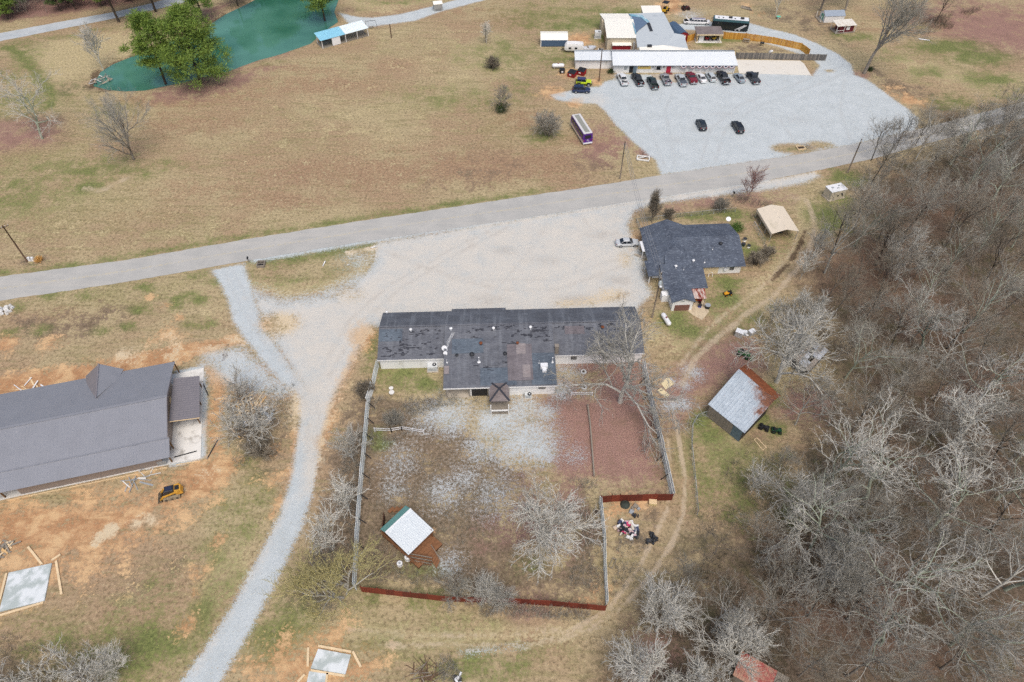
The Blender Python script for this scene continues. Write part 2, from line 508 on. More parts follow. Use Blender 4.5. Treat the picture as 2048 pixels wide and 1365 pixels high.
# fresh green
for x, y, r, k, ry in ((1250, 30, 9, .9, 6), (1180, 45, 10, .8, 6), (1130, 55, 9, .75, 4), (1200, 75, 4, .9, 4), (1100, 35, 8, .5, 5), (1190, 20, 10, .5, 4), (1450, 80, 7, .9, 2.5), (1420, 88, 5, .9, 2.5), (1900, 95, 14, .95, 6), (1960, 115, 12, .9, 6), (1860, 145, 6, .8, 4), (1980, 160, 10, .85, 5), (1720, 75, 8, .7, 4), (1690, 72, 6, .7, 3), (1790, 110, 7, .45, 5), (1910, 205, 9, .6, 5), (2030, 190, 10, .5, 8), (1845, 55, 3, .6, 2), (1000, 95, 6, .6, 4), (920, 120, 6, .4, 4), (860, 195, 8, .45, 4), (890, 205, 5, .5, 3), (960, 205, 4, .5, 5), (985, 140, 4, .6, 3), (1005, 85, 4, .6, 3),
                       (1085, 270, 5, .75, 5), (1040, 160, 5, .4, 4), (1450, 430, 8, .9, 2.6), (1390, 435, 5, .75, 2), (1350, 645, 5, .95, 3.5), (1375, 660, 4, .95, 3), (1330, 640, 4, .7, 3), (1450, 600, 4.6, .85, 3), (1460, 570, 4, .8, 3), (1440, 560, 4, .7, 2), (1500, 500, 4, .8, 2.6), (1650, 430, 5, .95, 5), (1680, 400, 4, .85, 4), (1690, 355, 5, .9, 4), (1660, 445, 5, .8, 4), (1480, 640, 5, .5, 4), (1420, 670, 5, .65, 3), (1390, 700, 4, .5, 3), (1405, 845, 3, .95, 3), (1420, 870, 4, .85, 3), (1520, 840, 3, .9, 2.4), (1545, 855, 3, .85, 2.4), (1540, 790, 3, .9, 3), (1440, 900, 6, .55, 4), (1420, 980, 5, .55, 5), (1600, 1000, 9, .4, 7), (1480, 1010, 6, .5, 5),
                       (820, 745, 5, .8, 3), (800, 760, 5, .7, 3), (850, 770, 3, .95, 2), (780, 740, 4, .7, 3), (745, 690, 1.6, .8, 6), (760, 890, 2, .8, 2), (755, 870, 2, .8, 2), (1050, 1130, 4, .5, 3), (830, 1140, 5, .45, 2.6), (850, 1200, 4, .65, 2.4), (740, 1190, 4, .4, 3), (560, 1270, 5, .85, 4), (590, 1250, 5, .75, 4), (545, 1300, 4, .8, 3), (700, 1300, 5, .5, 2.4), (760, 1280, 6, .5, 2.4), (900, 1260, 8, .45, 2), (950, 1330, 8, .6, 4), (1000, 1300, 8, .45, 2.6), (880, 1330, 6, .45, 4),
                       (300, 1290, 5, .9, 4), (330, 1270, 5, .8, 4), (280, 1330, 5, .75, 4), (200, 1285, 6, .55, 4), (120, 1285, 6, .5, 3), (200, 1230, 5, .42, 3), (290, 1230, 4, .45, 3), (430, 1110, 4, .5, 5), (440, 1170, 4, .5, 5), (400, 1230, 3, .65, 5), (60, 1240, 6, .4, 2.5), (330, 1170, 4, .35, 3), (310, 1160, 2, .6, 2), (500, 960, 4, .5, 3), (500, 920, 4, .6, 3), (530, 990, 3, .5, 4), (460, 1020, 5, .5, 5), (480, 1060, 4, .5, 5),
                       (180, 340, 9, .7, 5), (230, 330, 8, .6, 4), (170, 375, 5, .9, 3), (260, 340, 5, .7, 3), (40, 375, 8, .6, 5), (10, 400, 6, .6, 5), (120, 350, 8, .5, 5), (320, 330, 6, .5, 3), (290, 350, 5, .5, 3), (240, 215, 7, .6, 4), (210, 225, 6, .5, 4), (70, 200, 10, .65, 6), (20, 150, 10, .5, 8), (50, 110, 7, .6, 6), (40, 90, 8, .6, 5), (120, 75, 10, .5, 2.5), (200, 60, 8, .45, 2.5), (20, 230, 6, .6, 4), (100, 215, 6, .6, 4), (780, 5, 10, .6, 3), (820, 2, 10, .5, 3), (720, 18, 6, .4, 3), (640, 20, 4, .4, 3), (700, 120, 0.1, 0, 1), (540, 125, 5, .5, 2)):
    spot("green", x, y, r, k, ry)
line("green", [(20, 95), (50, 120), (75, 150), (100, 185), (105, 210)], 4, 2.5, 0.9)
line("green", [(0, 548), (190, 524), (300, 506), (420, 485), (512, 470), (737, 434), (1024, 391), (1100, 381)], 2.4, 2.0, 0.72)
line("green", [(520, 520), (600, 515), (690, 495), (735, 492)], 4, 3, 0.9)
line("green", [(505, 550), (560, 560), (640, 560), (700, 530)], 4, 4, 0.5)
for x, y in ((40, 612), (100, 590), (170, 590), (290, 575), (390, 550), (410, 545), (430, 560), (350, 600), (370, 590), (360, 610), (280, 620), (260, 650), (210, 660), (80, 660), (400, 600), (410, 650), (380, 650), (20, 665)):
    spot("green", x, y, 2.6, 0.72, 1.8)
# light straw
area("straw", [(50, 110), (110, 80), (220, 60), (330, 70), (290, 100), (210, 130), (150, 160), (105, 165)], 6, 0.7)
area("straw", [(700, 0), (900, -10), (860, 10), (760, 35), (720, 22)], 5, 0.6)
area("straw", [(660, 1240), (800, 1255), (1000, 1255), (1180, 1240), (1230, 1215), (1230, 1250), (1150, 1275), (1000, 1290), (860, 1290), (700, 1275)], 3.2, 0.9)
area("straw", [(500, 560), (590, 570), (700, 550), (740, 500), (748, 500), (730, 560), (650, 590), (560, 600), (505, 590)], 3, 0.85)
area("straw", [(1760, 95), (1850, 120), (1960, 150), (2040, 140), (2060, 175), (1900, 175), (1800, 140)], 6, 0.6)
area("straw", [(1590, 380), (1620, 400), (1630, 450), (1610, 500), (1560, 560), (1500, 600), (1440, 650), (1390, 700), (1340, 720), (1320, 700), (1400, 660), (1470, 600), (1540, 540), (1585, 470), (1590, 420)], 3.2, 0.75)
area("straw", [(1290, 600), (1340, 620), (1400, 650), (1340, 700), (1290, 690), (1270, 650)], 4, 0.55)
for x, y, r, k in ((100, 440, 30, .3), (400, 420, 30, .25), (700, 250, 40, .3), (900, 120, 30, .35), (150, 120, 20, .4), (690, 760, 3, .4), (700, 700, 3, .5), (400, 580, 9, .35), (430, 620, 7, .4), (760, 840, 0.1, 0), (440, 1150, 8, .5), (470, 1120, 6, .5), (250, 1150, 10, .3), (800, 740, 5, .5), (1440, 880, 6, .4), (1560, 890, 6, .3), (1570, 430, 6, .4)):
    spot("straw", x, y, r, k)
# brown, rough, weedy soil
area("brown", [(700, 800), (770, 790), (860, 810), (960, 870), (1060, 960), (1010, 1040), (1090, 1130), (1190, 1110), (1200, 1210), (1000, 1210), (720, 1180), (600, 1240), (560, 1220), (600, 1110), (640, 1020), (660, 900)], 5, 0.75)
area("brown", [(700, 780), (740, 740), (748, 800), (735, 1000), (715, 1170), (640, 1160), (650, 1000), (680, 860)], 4, 0.6)
area("brown", [(1150, 960), (1200, 960), (1200, 1200), (1120, 1180), (1140, 1060)], 4, 0.85)
area("brown", [(760, 790), (880, 790), (880, 815), (760, 840)], 3, 0.6)
area("brown", [(980, 1195), (1200, 1215), (1190, 1240), (960, 1235)], 3, 0.8)
area("brown", [(1215, 1010), (1330, 1000), (1330, 1060), (1270, 1150), (1215, 1200)], 4, 0.5)
area("brown", [(0, 630), (200, 605), (300, 610), (300, 660), (100, 700), (0, 700)], 6, 0.55)
area("brown", [(-30, 1140), (150, 1120), (330, 1060), (440, 1060), (400, 1200), (200, 1250), (-30, 1260)], 7, 0.45)
area("brown", [(440, 800), (590, 790), (590, 900), (560, 980), (480, 960), (450, 880)], 4, 0.55)
area("brown", [(1480, 15), (1640, 15), (1720, 60), (1700, 100), (1640, 80), (1520, 45)], 6, 0.5)
area("brown", [(1500, 85), (1590, 105), (1500, 105), (1440, 100)], 3, 0.7)
area("brown", [(1740, 130), (1800, 160), (1880, 190), (1820, 215), (1760, 180)], 5, 0.7)
area("brown", [(1120, 10), (1330, 5), (1330, 40), (1250, 20)], 8, 0.0)
line("brown", [(45, 525), (80, 520)], 3, 3, 0.8)
for x, y, r, k in ((380, 180, 7, .6), (480, 160, 6, .6), (90, 245, 12, .4), (200, 170, 6, .7), (130, 180, 6, .5), (960, 340, 16, .4), (900, 350, 18, .35), (620, 360, 18, .3), (1000, 330, 12, .4), (1180, 330, 8, .5), (420, 260, 16, .25)):
    spot("brown", x, y, r, k)
# forest floor
area("wood", [(1720, 350), (1780, 330), (1900, 295), (2200, 230), (2700, 150), (2700, 1700), (1200, 1700), (1240, 1365), (1260, 1260), (1330, 1160), (1420, 1080), (1500, 1020), (1560, 930), (1620, 880), (1600, 800), (1660, 760), (1640, 640), (1600, 610), (1610, 540), (1660, 480), (1690, 440)], 12, 1.0)
area("wood", [(-300, -200), (420, -60), (330, -8), (230, 12), (110, 30), (0, 45), (-300, 110)], 4, 0.9)
area("wood", [(-80, 1280), (120, 1330), (230, 1330), (280, 1400), (-80, 1480)], 4, 0.5)
for x, y, r, k in ((1560, 1180, 8, .6), (1480, 1120, 8, .6), (1850, 30, 8, .6), (1310, 1340, 8, .6), (1800, 250, 8, .6), (1900, 235, 12, .7)):
    spot("wood", x, y, r, k)
# pond banks: thin pale rim, dark wet edge behind, brown weeds at the tip
line("pale", POND[16:25], 1.0, 0.8, 0.6)
line("mud", POND[0:6], 1.2, 1.0, 0.7)
line("mud", POND[24:26] + POND[0:1], 3.0, 2.5, 0.8)
line("leaf", POND[16:22], 5.0, 4.0, 0.55)
# wheel tracks
TRACK1 = [(1268, 1330), (1180, 1262), (1255, 1200), (1300, 1130), (1330, 1080), (1352, 1020), (1352, 950), (1345, 870)]
line("rut", [(1140, 1262), (1220, 1215), (1275, 1140), (1312, 1070), (1335, 1020), (1340, 960), (1335, 880)], 0.6, 0.55, 0.9)
line("rut", [(1255, 1205), (1310, 1140), (1345, 1085), (1366, 1030), (1370, 960), (1358, 880), (1350, 830)], 0.6, 0.55, 0.9)
line("rut", [(700, 1262), (860, 1270), (1000, 1272), (1140, 1262)], 0.9, 1.0, 0.6)
line("rut", [(760, 1290), (900, 1292), (1060, 1290), (1180, 1262), (1240, 1215)], 0.9, 1.0, 0.6)
line("rut", [(1612, 400), (1626, 430), (1630, 460), (1618, 500), (1588, 545), (1550, 590), (1490, 630), (1430, 680), (1390, 720), (1365, 770)], 1.1, 1.2, 0.8)
line("rut", [(1596, 470), (1580, 510), (1540, 560), (1490, 600), (1430, 645), (1390, 690), (1360, 730)], 0.9, 1.0, 0.65)
line("rut", [(1610, 395), (1590, 400), (1560, 375)], 1.2, 1.2, 0.5)
line("mud", [(1610, 462), (1600, 490), (1580, 525), (1545, 560)], 1.0, 0.9, 0.9)
line("mud", [(398, 655), (440, 690), (478, 700)], 0.6, 0.6, 0.5)
line("mud", [(455, 690), (440, 740)], 1.2, 0.9, 0.6)
line("mud", [(280, 612), (360, 660), (400, 680)], 0.5, 0.5, 0.3)
line("mud", [(60, 1030), (50, 1080), (55, 1150)], 0.6, 0.6, 0.5)
line("mud", [(850, 150), (1000, 320), (1040, 320)], 0.1, 0.4, 0.0)
line("rut", [(170, 378), (200, 382), (225, 372), (252, 356)], 2.2, 0.9, 0.5)

# tyre tracks over the gravel
for q in ([(760, 500), (860, 540), (960, 560), (1100, 560), (1230, 520)], [(780, 505), (900, 555), (1000, 580), (1120, 580), (1250, 530)], [(1000, 452), (900, 500), (780, 570), (700, 640), (640, 740)], [(1020, 452), (920, 505), (800, 578), (722, 645), (660, 750)], [(1100, 440), (1060, 500), (1010, 560), (960, 610)], [(1160, 430), (1190, 470), (1230, 490)],
          [(450, 545), (480, 610), (530, 690), (590, 760), (620, 830), (612, 920)], [(466, 542), (500, 610), (550, 690), (606, 760), (640, 830), (628, 920)],
          [(1330, 335), (1300, 260), (1260, 210), (1230, 180)], [(1350, 333), (1340, 270), (1330, 220), (1345, 190)], [(1400, 330), (1420, 260), (1480, 210), (1560, 180), (1640, 150), (1690, 130)], [(1430, 325), (1450, 260), (1510, 215), (1580, 190), (1660, 160), (1700, 140)], [(1600, 300), (1560, 240), (1500, 200), (1450, 185)], [(1700, 280), (1680, 220), (1690, 160)]):
    line("track", q, 0.7, 1.3, 0.6)
for x, y, r, k in ((1010, 500, 4, .6), (1090, 520, 5, .5), (1200, 470, 5, .5), (980, 600, 5, .5), (1150, 600, 5, .6), (1230, 560, 4, .6), (1450, 230, 6, .4), (1350, 280, 6, .4), (1600, 240, 7, .4), (1280, 200, 5, .4)):
    spot("track", x, y, r, k, r * .5)
# places where weeds have taken the gravel
for x, y, r, ry, k in ((1590, 298, 5.5, 2.6, .95), (1640, 290, 4, 2, .8), (1565, 296, 3, 1.6, .7), (560, 648, 4.2, 3.4, .9), (1180, 603, 4, 1.6, .55), (1225, 590, 4, 2.2, .6), (1250, 520, 2, 3, .5), (1130, 608, 3, 1.4, .5), (700, 590, 4, 3, .4), (1660, 142, 1.6, 1.2, .7), (1205, 156, 4.5, 1.8, .95), (1180, 170, 3, 1.4, .6), (1500, 60, 0.5, .5, .5)):
    p_ = P(x, y)
    d_ = np.hypot((XX - p_.x) / r, (YY - p_.y) / ry)
    SH["gravel"] *= 1 - k * _sm((1.5 - d_) / 1.3)
for x, y, r, ry, k in ((1590, 298, 4, 1.6, .6), (1180, 603, 3, 1.2, .6), (1225, 590, 3, 2, .7), (565, 650, 2.4, 2, .5)):
    spot("green", x, y, r, k, ry)
spot("brown", 1600, 296, 5, .7, 2)
# russet broom-sedge in the far field
for x, y, r, k, ry in ((700, 345, 30, .8, 9), (950, 335, 22, .9, 9), (420, 380, 20, .6, 6), (560, 400, 16, .7, 5), (400, 250, 22, .6, 7), (640, 170, 24, .7, 7), (320, 205, 18, .8, 5), (1100, 330, 16, .8, 8), (600, 140, 20, .6, 5), (800, 130, 20, .5, 6), (880, 20, 26, .5, 6), (1010, 40, 18, .5, 8), (1050, 240, 10, .6, 8), (1200, 290, 9, .8, 6), (470, 190, 16, .6, 6), (250, 430, 18, .4, 5), (120, 640, 16, .6, 5), (780, 300, 20, .5, 6), (2000, 60, 30, .9, 18), (1740, 60, 10, .5, 6)):
    spot("russet", x, y, r, k, ry)
for x, y, r, k, ry in ((1080, 40, 16, .55, 12), (1000, 110, 14, .5, 10), (1120, 120, 8, .55, 8), (1040, 180, 8, .45, 8), (900, 190, 16, .4, 6), (60, 200, 20, .5, 12), (150, 345, 18, .5, 7), (40, 400, 14, .5, 8), (330, 335, 10, .4, 4), (1480, 640, 8, .5, 6), (1400, 560, 6, .5, 5), (1560, 480, 5, .5, 6), (1450, 930, 10, .5, 8)):
    spot("green", x, y, r, k, ry)
# olive-green tinge of the field
for x, y, r, k, ry in ((100, 420, 26, .8, 14), (330, 450, 20, .6, 8), (60, 330, 22, .8, 12), (600, 290, 26, .5, 9), (880, 200, 24, .7, 12), (1050, 120, 18, .7, 14), (1000, 260, 12, .6, 14), (860, 100, 26, .5, 10), (1140, 30, 26, .8, 14), (760, 180, 20, .4, 8), (560, 230, 20, .5, 6), (200, 260, 20, .5, 10), (150, 110, 24, .6, 12), (1640, 60, 16, .5, 10), (1900, 130, 30, .6, 14), (250, 590, 24, .7, 8), (450, 1100, 8, .6, 14), (410, 1220, 8, .8, 10), (250, 1290, 14, .8, 6), (850, 1290, 30, .7, 6), (1450, 920, 14, .9, 10), (1560, 980, 16, .8, 10), (1420, 600, 14, .7, 9), (1520, 500, 9, .6, 10), (800, 750, 8, .8, 5), (560, 1270, 9, .8, 6), (1400, 430, 14, .5, 3), (1660, 420, 8, .8, 8)):
    spot("olive", x, y, r, k, ry)
NV = XX.size
_coords = np.stack([XX, YY, np.zeros_like(XX)], -1)
_nz = (np.sin(XX * 0.9 + np.sin(YY * 0.7) * 1.3) * np.cos(YY * 0.8 + np.sin(XX * 0.5)) * 0.55 + np.sin(XX * 2.3 + YY * 1.1) * np.cos(YY * 2.7 - XX * 0.6) * 0.35)


def _attrs(me, idx_w):
    """idx_w: function channel array -> values per vertex"""
    for nm, chs in (("soil_a", ("gravel", "dirt", "pale", "leaf")), ("soil_b", ("green", "straw", "brown", "wood")), ("soil_c", ("rut", "mud", "track", "olive")), ("soil_d", ("russet", None, None, None))):
        a = me.attributes.new(nm, 'FLOAT_COLOR', 'POINT')
        d = np.stack([idx_w(SH[c]) if c else np.zeros_like(idx_w(SH["rut"])) for c in chs], -1).astype(np.float32)
        a.data.foreach_set("color", d.ravel())


def grid_mesh(name, faces, coords, getter, material):
    me = bpy.data.meshes.new(name)
    nf = len(faces)
    me.vertices.add(len(coords))
    me.vertices.foreach_set("co", np.asarray(coords, np.float32).ravel())
    me.loops.add(nf * 4)
    me.loops.foreach_set("vertex_index", np.asarray(faces, np.int32).ravel())
    me.polygons.add(nf)
    me.polygons.foreach_set("loop_start", np.arange(0, nf * 4, 4, dtype=np.int32))
    me.polygons.foreach_set("loop_total", np.full(nf, 4, np.int32))
    me.update(calc_edges=True)
    _attrs(me, getter)
    me.materials.append(material)
    return me


def soil_material():
    m = bpy.data.materials.new("soil_and_grass")
    n = NT(m)
    p = n.pos()

    def att(nm):
        a = n.new("ShaderNodeAttribute", attribute_name=nm)
        s = n.new("ShaderNodeSeparateColor")
        n.t.links.new(a.outputs["Color"], s.inputs[0])
        return s.outputs[0], s.outputs[1], s.outputs[2], a.outputs["Alpha"]
    gravel, dirt, pale, leaf = att("soil_a")
    green, straw, brown, wood = att("soil_b")
    rut, mud, track, olive = att("soil_c")
    russet, _, _, _ = att("soil_d")
    n_big = n.noise(p, 0.045, 3, 0.6)
    n_mid = n.noise(p, 0.28, 5, 0.72)
    n_fine = n.noise(p, 2.0, 4, 0.75)
    n_grain = n.noise(p, 7.0, 2, 0.7)
    st = n.noise(n.scale(p, (0.25, 1.6, 1.0)), 0.5, 4, 0.65)      # mown / blown streaks
    # one shared break-up signal around 0
    brk = n.math('SUBTRACT', n.math('ADD', n.math('MULTIPLY', n_mid, 2.2), n.math('MULTIPLY', n_fine, 1.5)), 1.85)
    fine2 = n.math('SUBTRACT', n.math('ADD', n.math('MULTIPLY', n_fine, 1.3), n.math('MULTIPLY', n_grain, 2.6)), 1.95)

    def w(ch, amp, b, lo=0.38, hi=0.62):
        return n.math('MULTIPLY', n.step(n.math('ADD', ch, n.math('MULTIPLY', b, amp)), lo, hi), n.step(ch, 0.02, 0.12))
    # dry winter field
    tuft = n.noise(p, 1.7, 4, 0.8)
    f1 = n.mix(n.step(n_big, 0.38, 0.64), srgb(178, 160, 118), srgb(168, 140, 106))
    f1 = n.mix(n.math('MULTIPLY', n.step(st, 0.48, 0.66), 0.65), f1, srgb(146, 135, 90))
    f1 = n.mix(n.math('MULTIPLY', n.step(n_mid, 0.55, 0.75), 0.5), f1, srgb(184, 164, 118))
    f1 = n.mix(n.math('MULTIPLY', w(olive, 1.2, brk, 0.25, 0.9), 0.55), f1, srgb(142, 137, 84))
    f1 = n.mix(n.math('MULTIPLY', w(russet, 1.2, brk, 0.2, 0.85), 0.8), f1, srgb(158, 122, 92))
    c = n.mix(n.math('MULTIPLY', n.step(tuft, 0.48, 0.64), 0.68), f1, srgb(104, 90, 62))
    c = n.mix(n.math('MULTIPLY', n.step(tuft, 0.45, 0.33), 0.6), c, srgb(200, 181, 138))
    # soils
    brn = n.mix(n.step(n_fine, 0.35, 0.65), srgb(84, 72, 56), srgb(142, 122, 100))
    c = n.mix(n.math('MULTIPLY', w(brown, 0.9, brk), 0.85), c, brn)
    strw = n.mix(n.step(n_fine, 0.35, 0.65), srgb(152, 136, 94), srgb(206, 188, 140))
    c = n.mix(n.math('MULTIPLY', w(straw, 1.0, brk), 0.85), c, strw)
    wd = n.mix(n.step(n_fine, 0.34, 0.66), srgb(70, 60, 48), srgb(120, 102, 86))
    wd = n.mix(n.math('MULTIPLY', n.step(n_mid, 0.48, 0.66), 0.7), wd, srgb(84, 82, 52))
    wd = n.mix(n.math('MULTIPLY', n.step(n_big, 0.44, 0.66), 0.55), wd, srgb(124, 92, 74))
    c = n.mix(n.math('MULTIPLY', w(wood, 0.7, brk, 0.15, 0.85), 0.92), c, wd)
    lf = n.mix(n.step(n_grain, 0.35, 0.65), srgb(108, 74, 66), srgb(182, 138, 126))
    lf = n.mix(n.math('MULTIPLY', n.step(n_mid, 0.48, 0.66), 0.6), lf, srgb(132, 102, 84))
    lf = n.mix(n.math('MULTIPLY', n.step(n_fine, 0.56, 0.70), 0.6), lf, srgb(160, 126, 116))
    c = n.mix(n.math('MULTIPLY', w(leaf, 0.9, brk, 0.12, 0.75), 0.92), c, lf)
    gr = n.mix(n.step(n_fine, 0.34, 0.68), srgb(72, 90, 38), srgb(130, 140, 70))
    gr = n.mix(n.math('MULTIPLY', n.step(n_grain, 0.56, 0.68), 0.45), gr, srgb(172, 162, 104))
    c = n.mix(n.math('MULTIPLY', w(green, 0.9, brk, 0.12, 0.95), 0.9), c, gr)
    dr = n.mix(n.step(n_mid, 0.4, 0.64), srgb(176, 122, 72), srgb(212, 172, 118))
    dr = n.mix(n.math('MULTIPLY', n.step(n_fine, 0.55, 0.7), 0.5), dr, srgb(220, 190, 144))
    dr = n.mix(n.math('MULTIPLY', n.step(st, 0.54, 0.66), 0.5), dr, srgb(154, 106, 64))
    c = n.mix(n.math('MULTIPLY', w(dirt, 1.2, brk, 0.30, 0.70), 0.92), c, dr)
    # crushed limestone
    gv = n.mix(n.step(n_mid, 0.3, 0.72), srgb(184, 194, 197), srgb(196, 205, 208))
    gv = n.mix(n.math('MULTIPLY', n.step(n_grain, 0.48, 0.66), 0.38), gv, srgb(154, 160, 162))
    gv = n.mix(n.math('MULTIPLY', n.step(n_grain, 0.45, 0.32), 0.38), gv, srgb(222, 228, 230))
    gv = n.mix(n.math('MULTIPLY', n.step(n_fine, 0.52, 0.70), 0.25), gv, srgb(166, 168, 168))
    gv = n.mix(n.math('MULTIPLY', w(pale, 0.6, brk, 0.1, 0.9), 0.75), gv, srgb(208, 199, 184))
    gv = n.mix(n.math('MULTIPLY', w(dirt, 0.5, brk, 0.25, 0.85), 0.8), gv, srgb(204, 168, 120))
    gv = n.mix(n.math('MULTIPLY', w(track, 0.5, brk, 0.15, 0.9), 0.5), gv, srgb(150, 144, 136))
    c = n.mix(w(pale, 0.8, brk, 0.35, 0.7), c, srgb(208, 188, 152))
    c = n.mix(w(gravel, 0.9, n.math('ADD', fine2, n.math('MULTIPLY', brk, 0.35)), 0.34, 0.68), c, gv)
    c = n.mix(n.math('MULTIPLY', w(rut, 0.7, brk, 0.25, 0.7), 0.85), c, srgb(192, 172, 142))
    c = n.mix(n.math('MULTIPLY', w(mud, 0.9, brk, 0.35, 0.7), 0.85), c, srgb(88, 68, 52))
    hs = n.new("ShaderNodeHueSaturation")
    hs.inputs["Saturation"].default_value = 0.87
    n.put(hs.inputs["Color"], c)
    n.put(n.bsdf.inputs["Base Color"], hs.outputs[0])
    n.bsdf.inputs["Roughness"].default_value = 0.95
    n.bsdf.inputs["Specular IOR Level"].default_value = 0.15
    h = n.math('ADD', n.math('MULTIPLY', tuft, 0.6), n.math('MULTIPLY', n_mid, 0.6))
    n.bump(h, 0.5, 0.25)
    return m


SOIL = soil_material()
_ny, _nx = XX.shape
_id = np.arange(NV).reshape(_ny, _nx)
_quads = np.stack([_id[:-1, :-1], _id[:-1, 1:], _id[1:, 1:], _id[1:, :-1]], -1)
# the pond is a shallow basin in the ground sheet
_coords[..., 2] = np.where(S_POND > -1.2, -1.6 * _sm((S_POND + 1.2) / 4.0), 0.0)
_me = grid_mesh("ground", _quads.reshape(-1, 4), _coords.reshape(-1, 3), lambda a: a.ravel(), SOIL)
_me.polygons.foreach_set("use_smooth", np.ones(len(_me.polygons), bool))
ground = tag(link("ground", _me), kind="structure")


def sheet(name, s, z, material, edge=0.0):
    """surface cut from the ground grid where the outline field s > 0 (marching along the outline)"""
    s = s + edge * _nz
    co, fa, key = [], [], {}
    wts = []

    def vert(i, j, i2=None, j2=None):
        k = (i, j, i2, j2)
        if k in key:
            return key[k]
        if i2 is None:
            co.append((GX[j], GY[i], z))
            wts.append((i, j, i, j, 0.0))
        else:
            t = s[i, j] / (s[i, j] - s[i2, j2])
            co.append((GX[j] + (GX[j2] - GX[j]) * t, GY[i] + (GY[i2] - GY[i]) * t, z))
            wts.append((i, j, i2, j2, t))
        key[k] = len(co) - 1
        return key[k]
    inside = s > 0
    cnt = inside[:-1, :-1].astype(int) + inside[:-1, 1:] + inside[1:, 1:] + inside[1:, :-1]
    for i, j in zip(*np.nonzero(cnt)):
        cs = [(i, j), (i, j + 1), (i + 1, j + 1), (i + 1, j)]
        if cnt[i, j] == 4:
            fa.append([vert(*c) for c in cs])
            continue
        poly = []
        for k in range(4):
            a, b = cs[k], cs[(k + 1) % 4]
            if inside[a]:
                poly.append(vert(*a))
            if inside[a] != inside[b]:
                poly.append(vert(*(min(a, b) + max(a, b))))
        if len(poly) >= 3:
            fa.append(poly)
    me = bpy.data.meshes.new(name)
    me.from_pydata(co, [], fa)
    wa = np.array(wts)
    i1, j1, i2, j2 = [wa[:, k].astype(int) for k in range(4)]
    t = wa[:, 4]
    _attrs(me, lambda a: a[i1, j1] * (1 - t) + a[i2, j2] * t)
    me.materials.append(material)
    return tag(link(name, me), kind="structure")


def asphalt_material(name, a, b):
    m = bpy.data.materials.new(name)
    n = NT(m)
    p = n.pos()
    f = n.noise(p, 0.25, 4, 0.6)
    g = n.noise(p, 9.0, 2, 0.6)
    mp = n.new("ShaderNodeMapping")
    mp.inputs["Rotation"].default_value = (0, 0, R(-16))
    mp.inputs["Scale"].default_value = (0.02, 0.9, 1)
    n.put(mp.inputs["Vector"], p)
    s = n.noise(mp.outputs[0], 1.0, 3, 0.6)
    c = n.mix(n.step(f, 0.3, 0.7), srgb(*a), srgb(*b))
    c = n.mix(n.math('MULTIPLY', n.step(g, 0.45, 0.7), 0.35), c, srgb(140, 140, 142))
    c = n.mix(n.math('MULTIPLY', n.step(s, 0.48, 0.7), 0.5), c, srgb(190, 186, 178))
    cr = n.noise(n.scale(p, (0.9, 0.9, 1)), 0.5, 6, 0.8, 1.5)
    crk = n.math('MULTIPLY', n.step(n.math('ABSOLUTE', n.math('SUBTRACT', cr, 0.5)), 0.012, 0.0), 0.25)
    c = n.mix(crk, c, srgb(110, 110, 112))
    n.put(n.bsdf.inputs["Base Color"], c)
    n.bsdf.inputs["Roughness"].default_value = 0.9
    n.bump(g, 0.1, 0.02)
    return m


ASPH = asphalt_material("worn_asphalt", (174, 174, 170), (186, 185, 180))
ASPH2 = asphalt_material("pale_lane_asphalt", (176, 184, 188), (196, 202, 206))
road = sheet("road", S_ROAD, 0.030, ASPH, 0.16)
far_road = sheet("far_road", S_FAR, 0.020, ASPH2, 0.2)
sheet("gravel_drive", np.minimum(S_DRIVE, -S_LOT), 0.010, SOIL, 0.45)
sheet("gravel_yard", np.minimum(S_LOT, -S_ROAD), 0.014, SOIL, 0.7)
sheet("gravel_parking_lot", np.minimum(S_UP, -S_ROAD), 0.012, SOIL, 0.5)
sheet("gravel_path", S_PATH, 0.010, SOIL, 0.4)


def water_material():
    m = bpy.data.materials.new("milky_green_water")
    n = NT(m)
    p = n.pos()
    c = n.mix(n.step(n.noise(p, 0.035, 3, 0.55), 0.36, 0.66), srgb(50, 104, 86), srgb(88, 140, 124))
    n.put(n.bsdf.inputs["Base Color"], c)
    n.bsdf.inputs["Roughness"].default_value = 0.06
    n.bsdf.inputs["IOR"].default_value = 1.4
    n.bsdf.inputs["Specular IOR Level"].default_value = 0.9
    n.bump(n.noise(p, 0.8, 3, 0.5), 0.03, 0.1)
    return m


sheet("pond", S_POND + 0.6, -0.35, water_material(), 0.15)
# worn yellow centre lines: two broken sheets along the middle of the road
YEL = mat("worn_yellow_paint", (204, 190, 150), 0.8, var=0.1, dirt=(186, 186, 184), dirt_amt=0.75, dirt_scale=2.0)


def strip(name, pts, width, off, z, material):
    mb = MB()
    pts = [Vector((p.x, p.y, z)) for p in pts]
    q = []
    for i, p in enumerate(pts):
        d = (pts[min(i + 1, len(pts) - 1)] - pts[max(i - 1, 0)]).normalized()
        nn = Vector((-d.y, d.x, 0))
        q.append((p + nn * (off - width / 2), p + nn * (off + width / 2)))
    for (a, b), (c, d) in zip(q, q[1:]):
        mb.add([a, b, d, c], [(0, 1, 2, 3)])
    return tag(mb.build(name, material), kind="structure")


_mid = [P((a[0] + b[0]) / 2, (a[1] + b[1]) / 2) for a, b in zip(ROAD_UP, ROAD_LO)]
_fine = []
for a, b in zip(_mid, _mid[1:]):
    k = max(2, int((b - a).length / 4))
    _fine += [a.lerp(b, t / k) for t in range(k)]
strip("road_marking", _fine, 0.12, 0.14, 0.036, YEL)
strip("road_marking", _fine, 0.12, -0.14, 0.036, YEL)
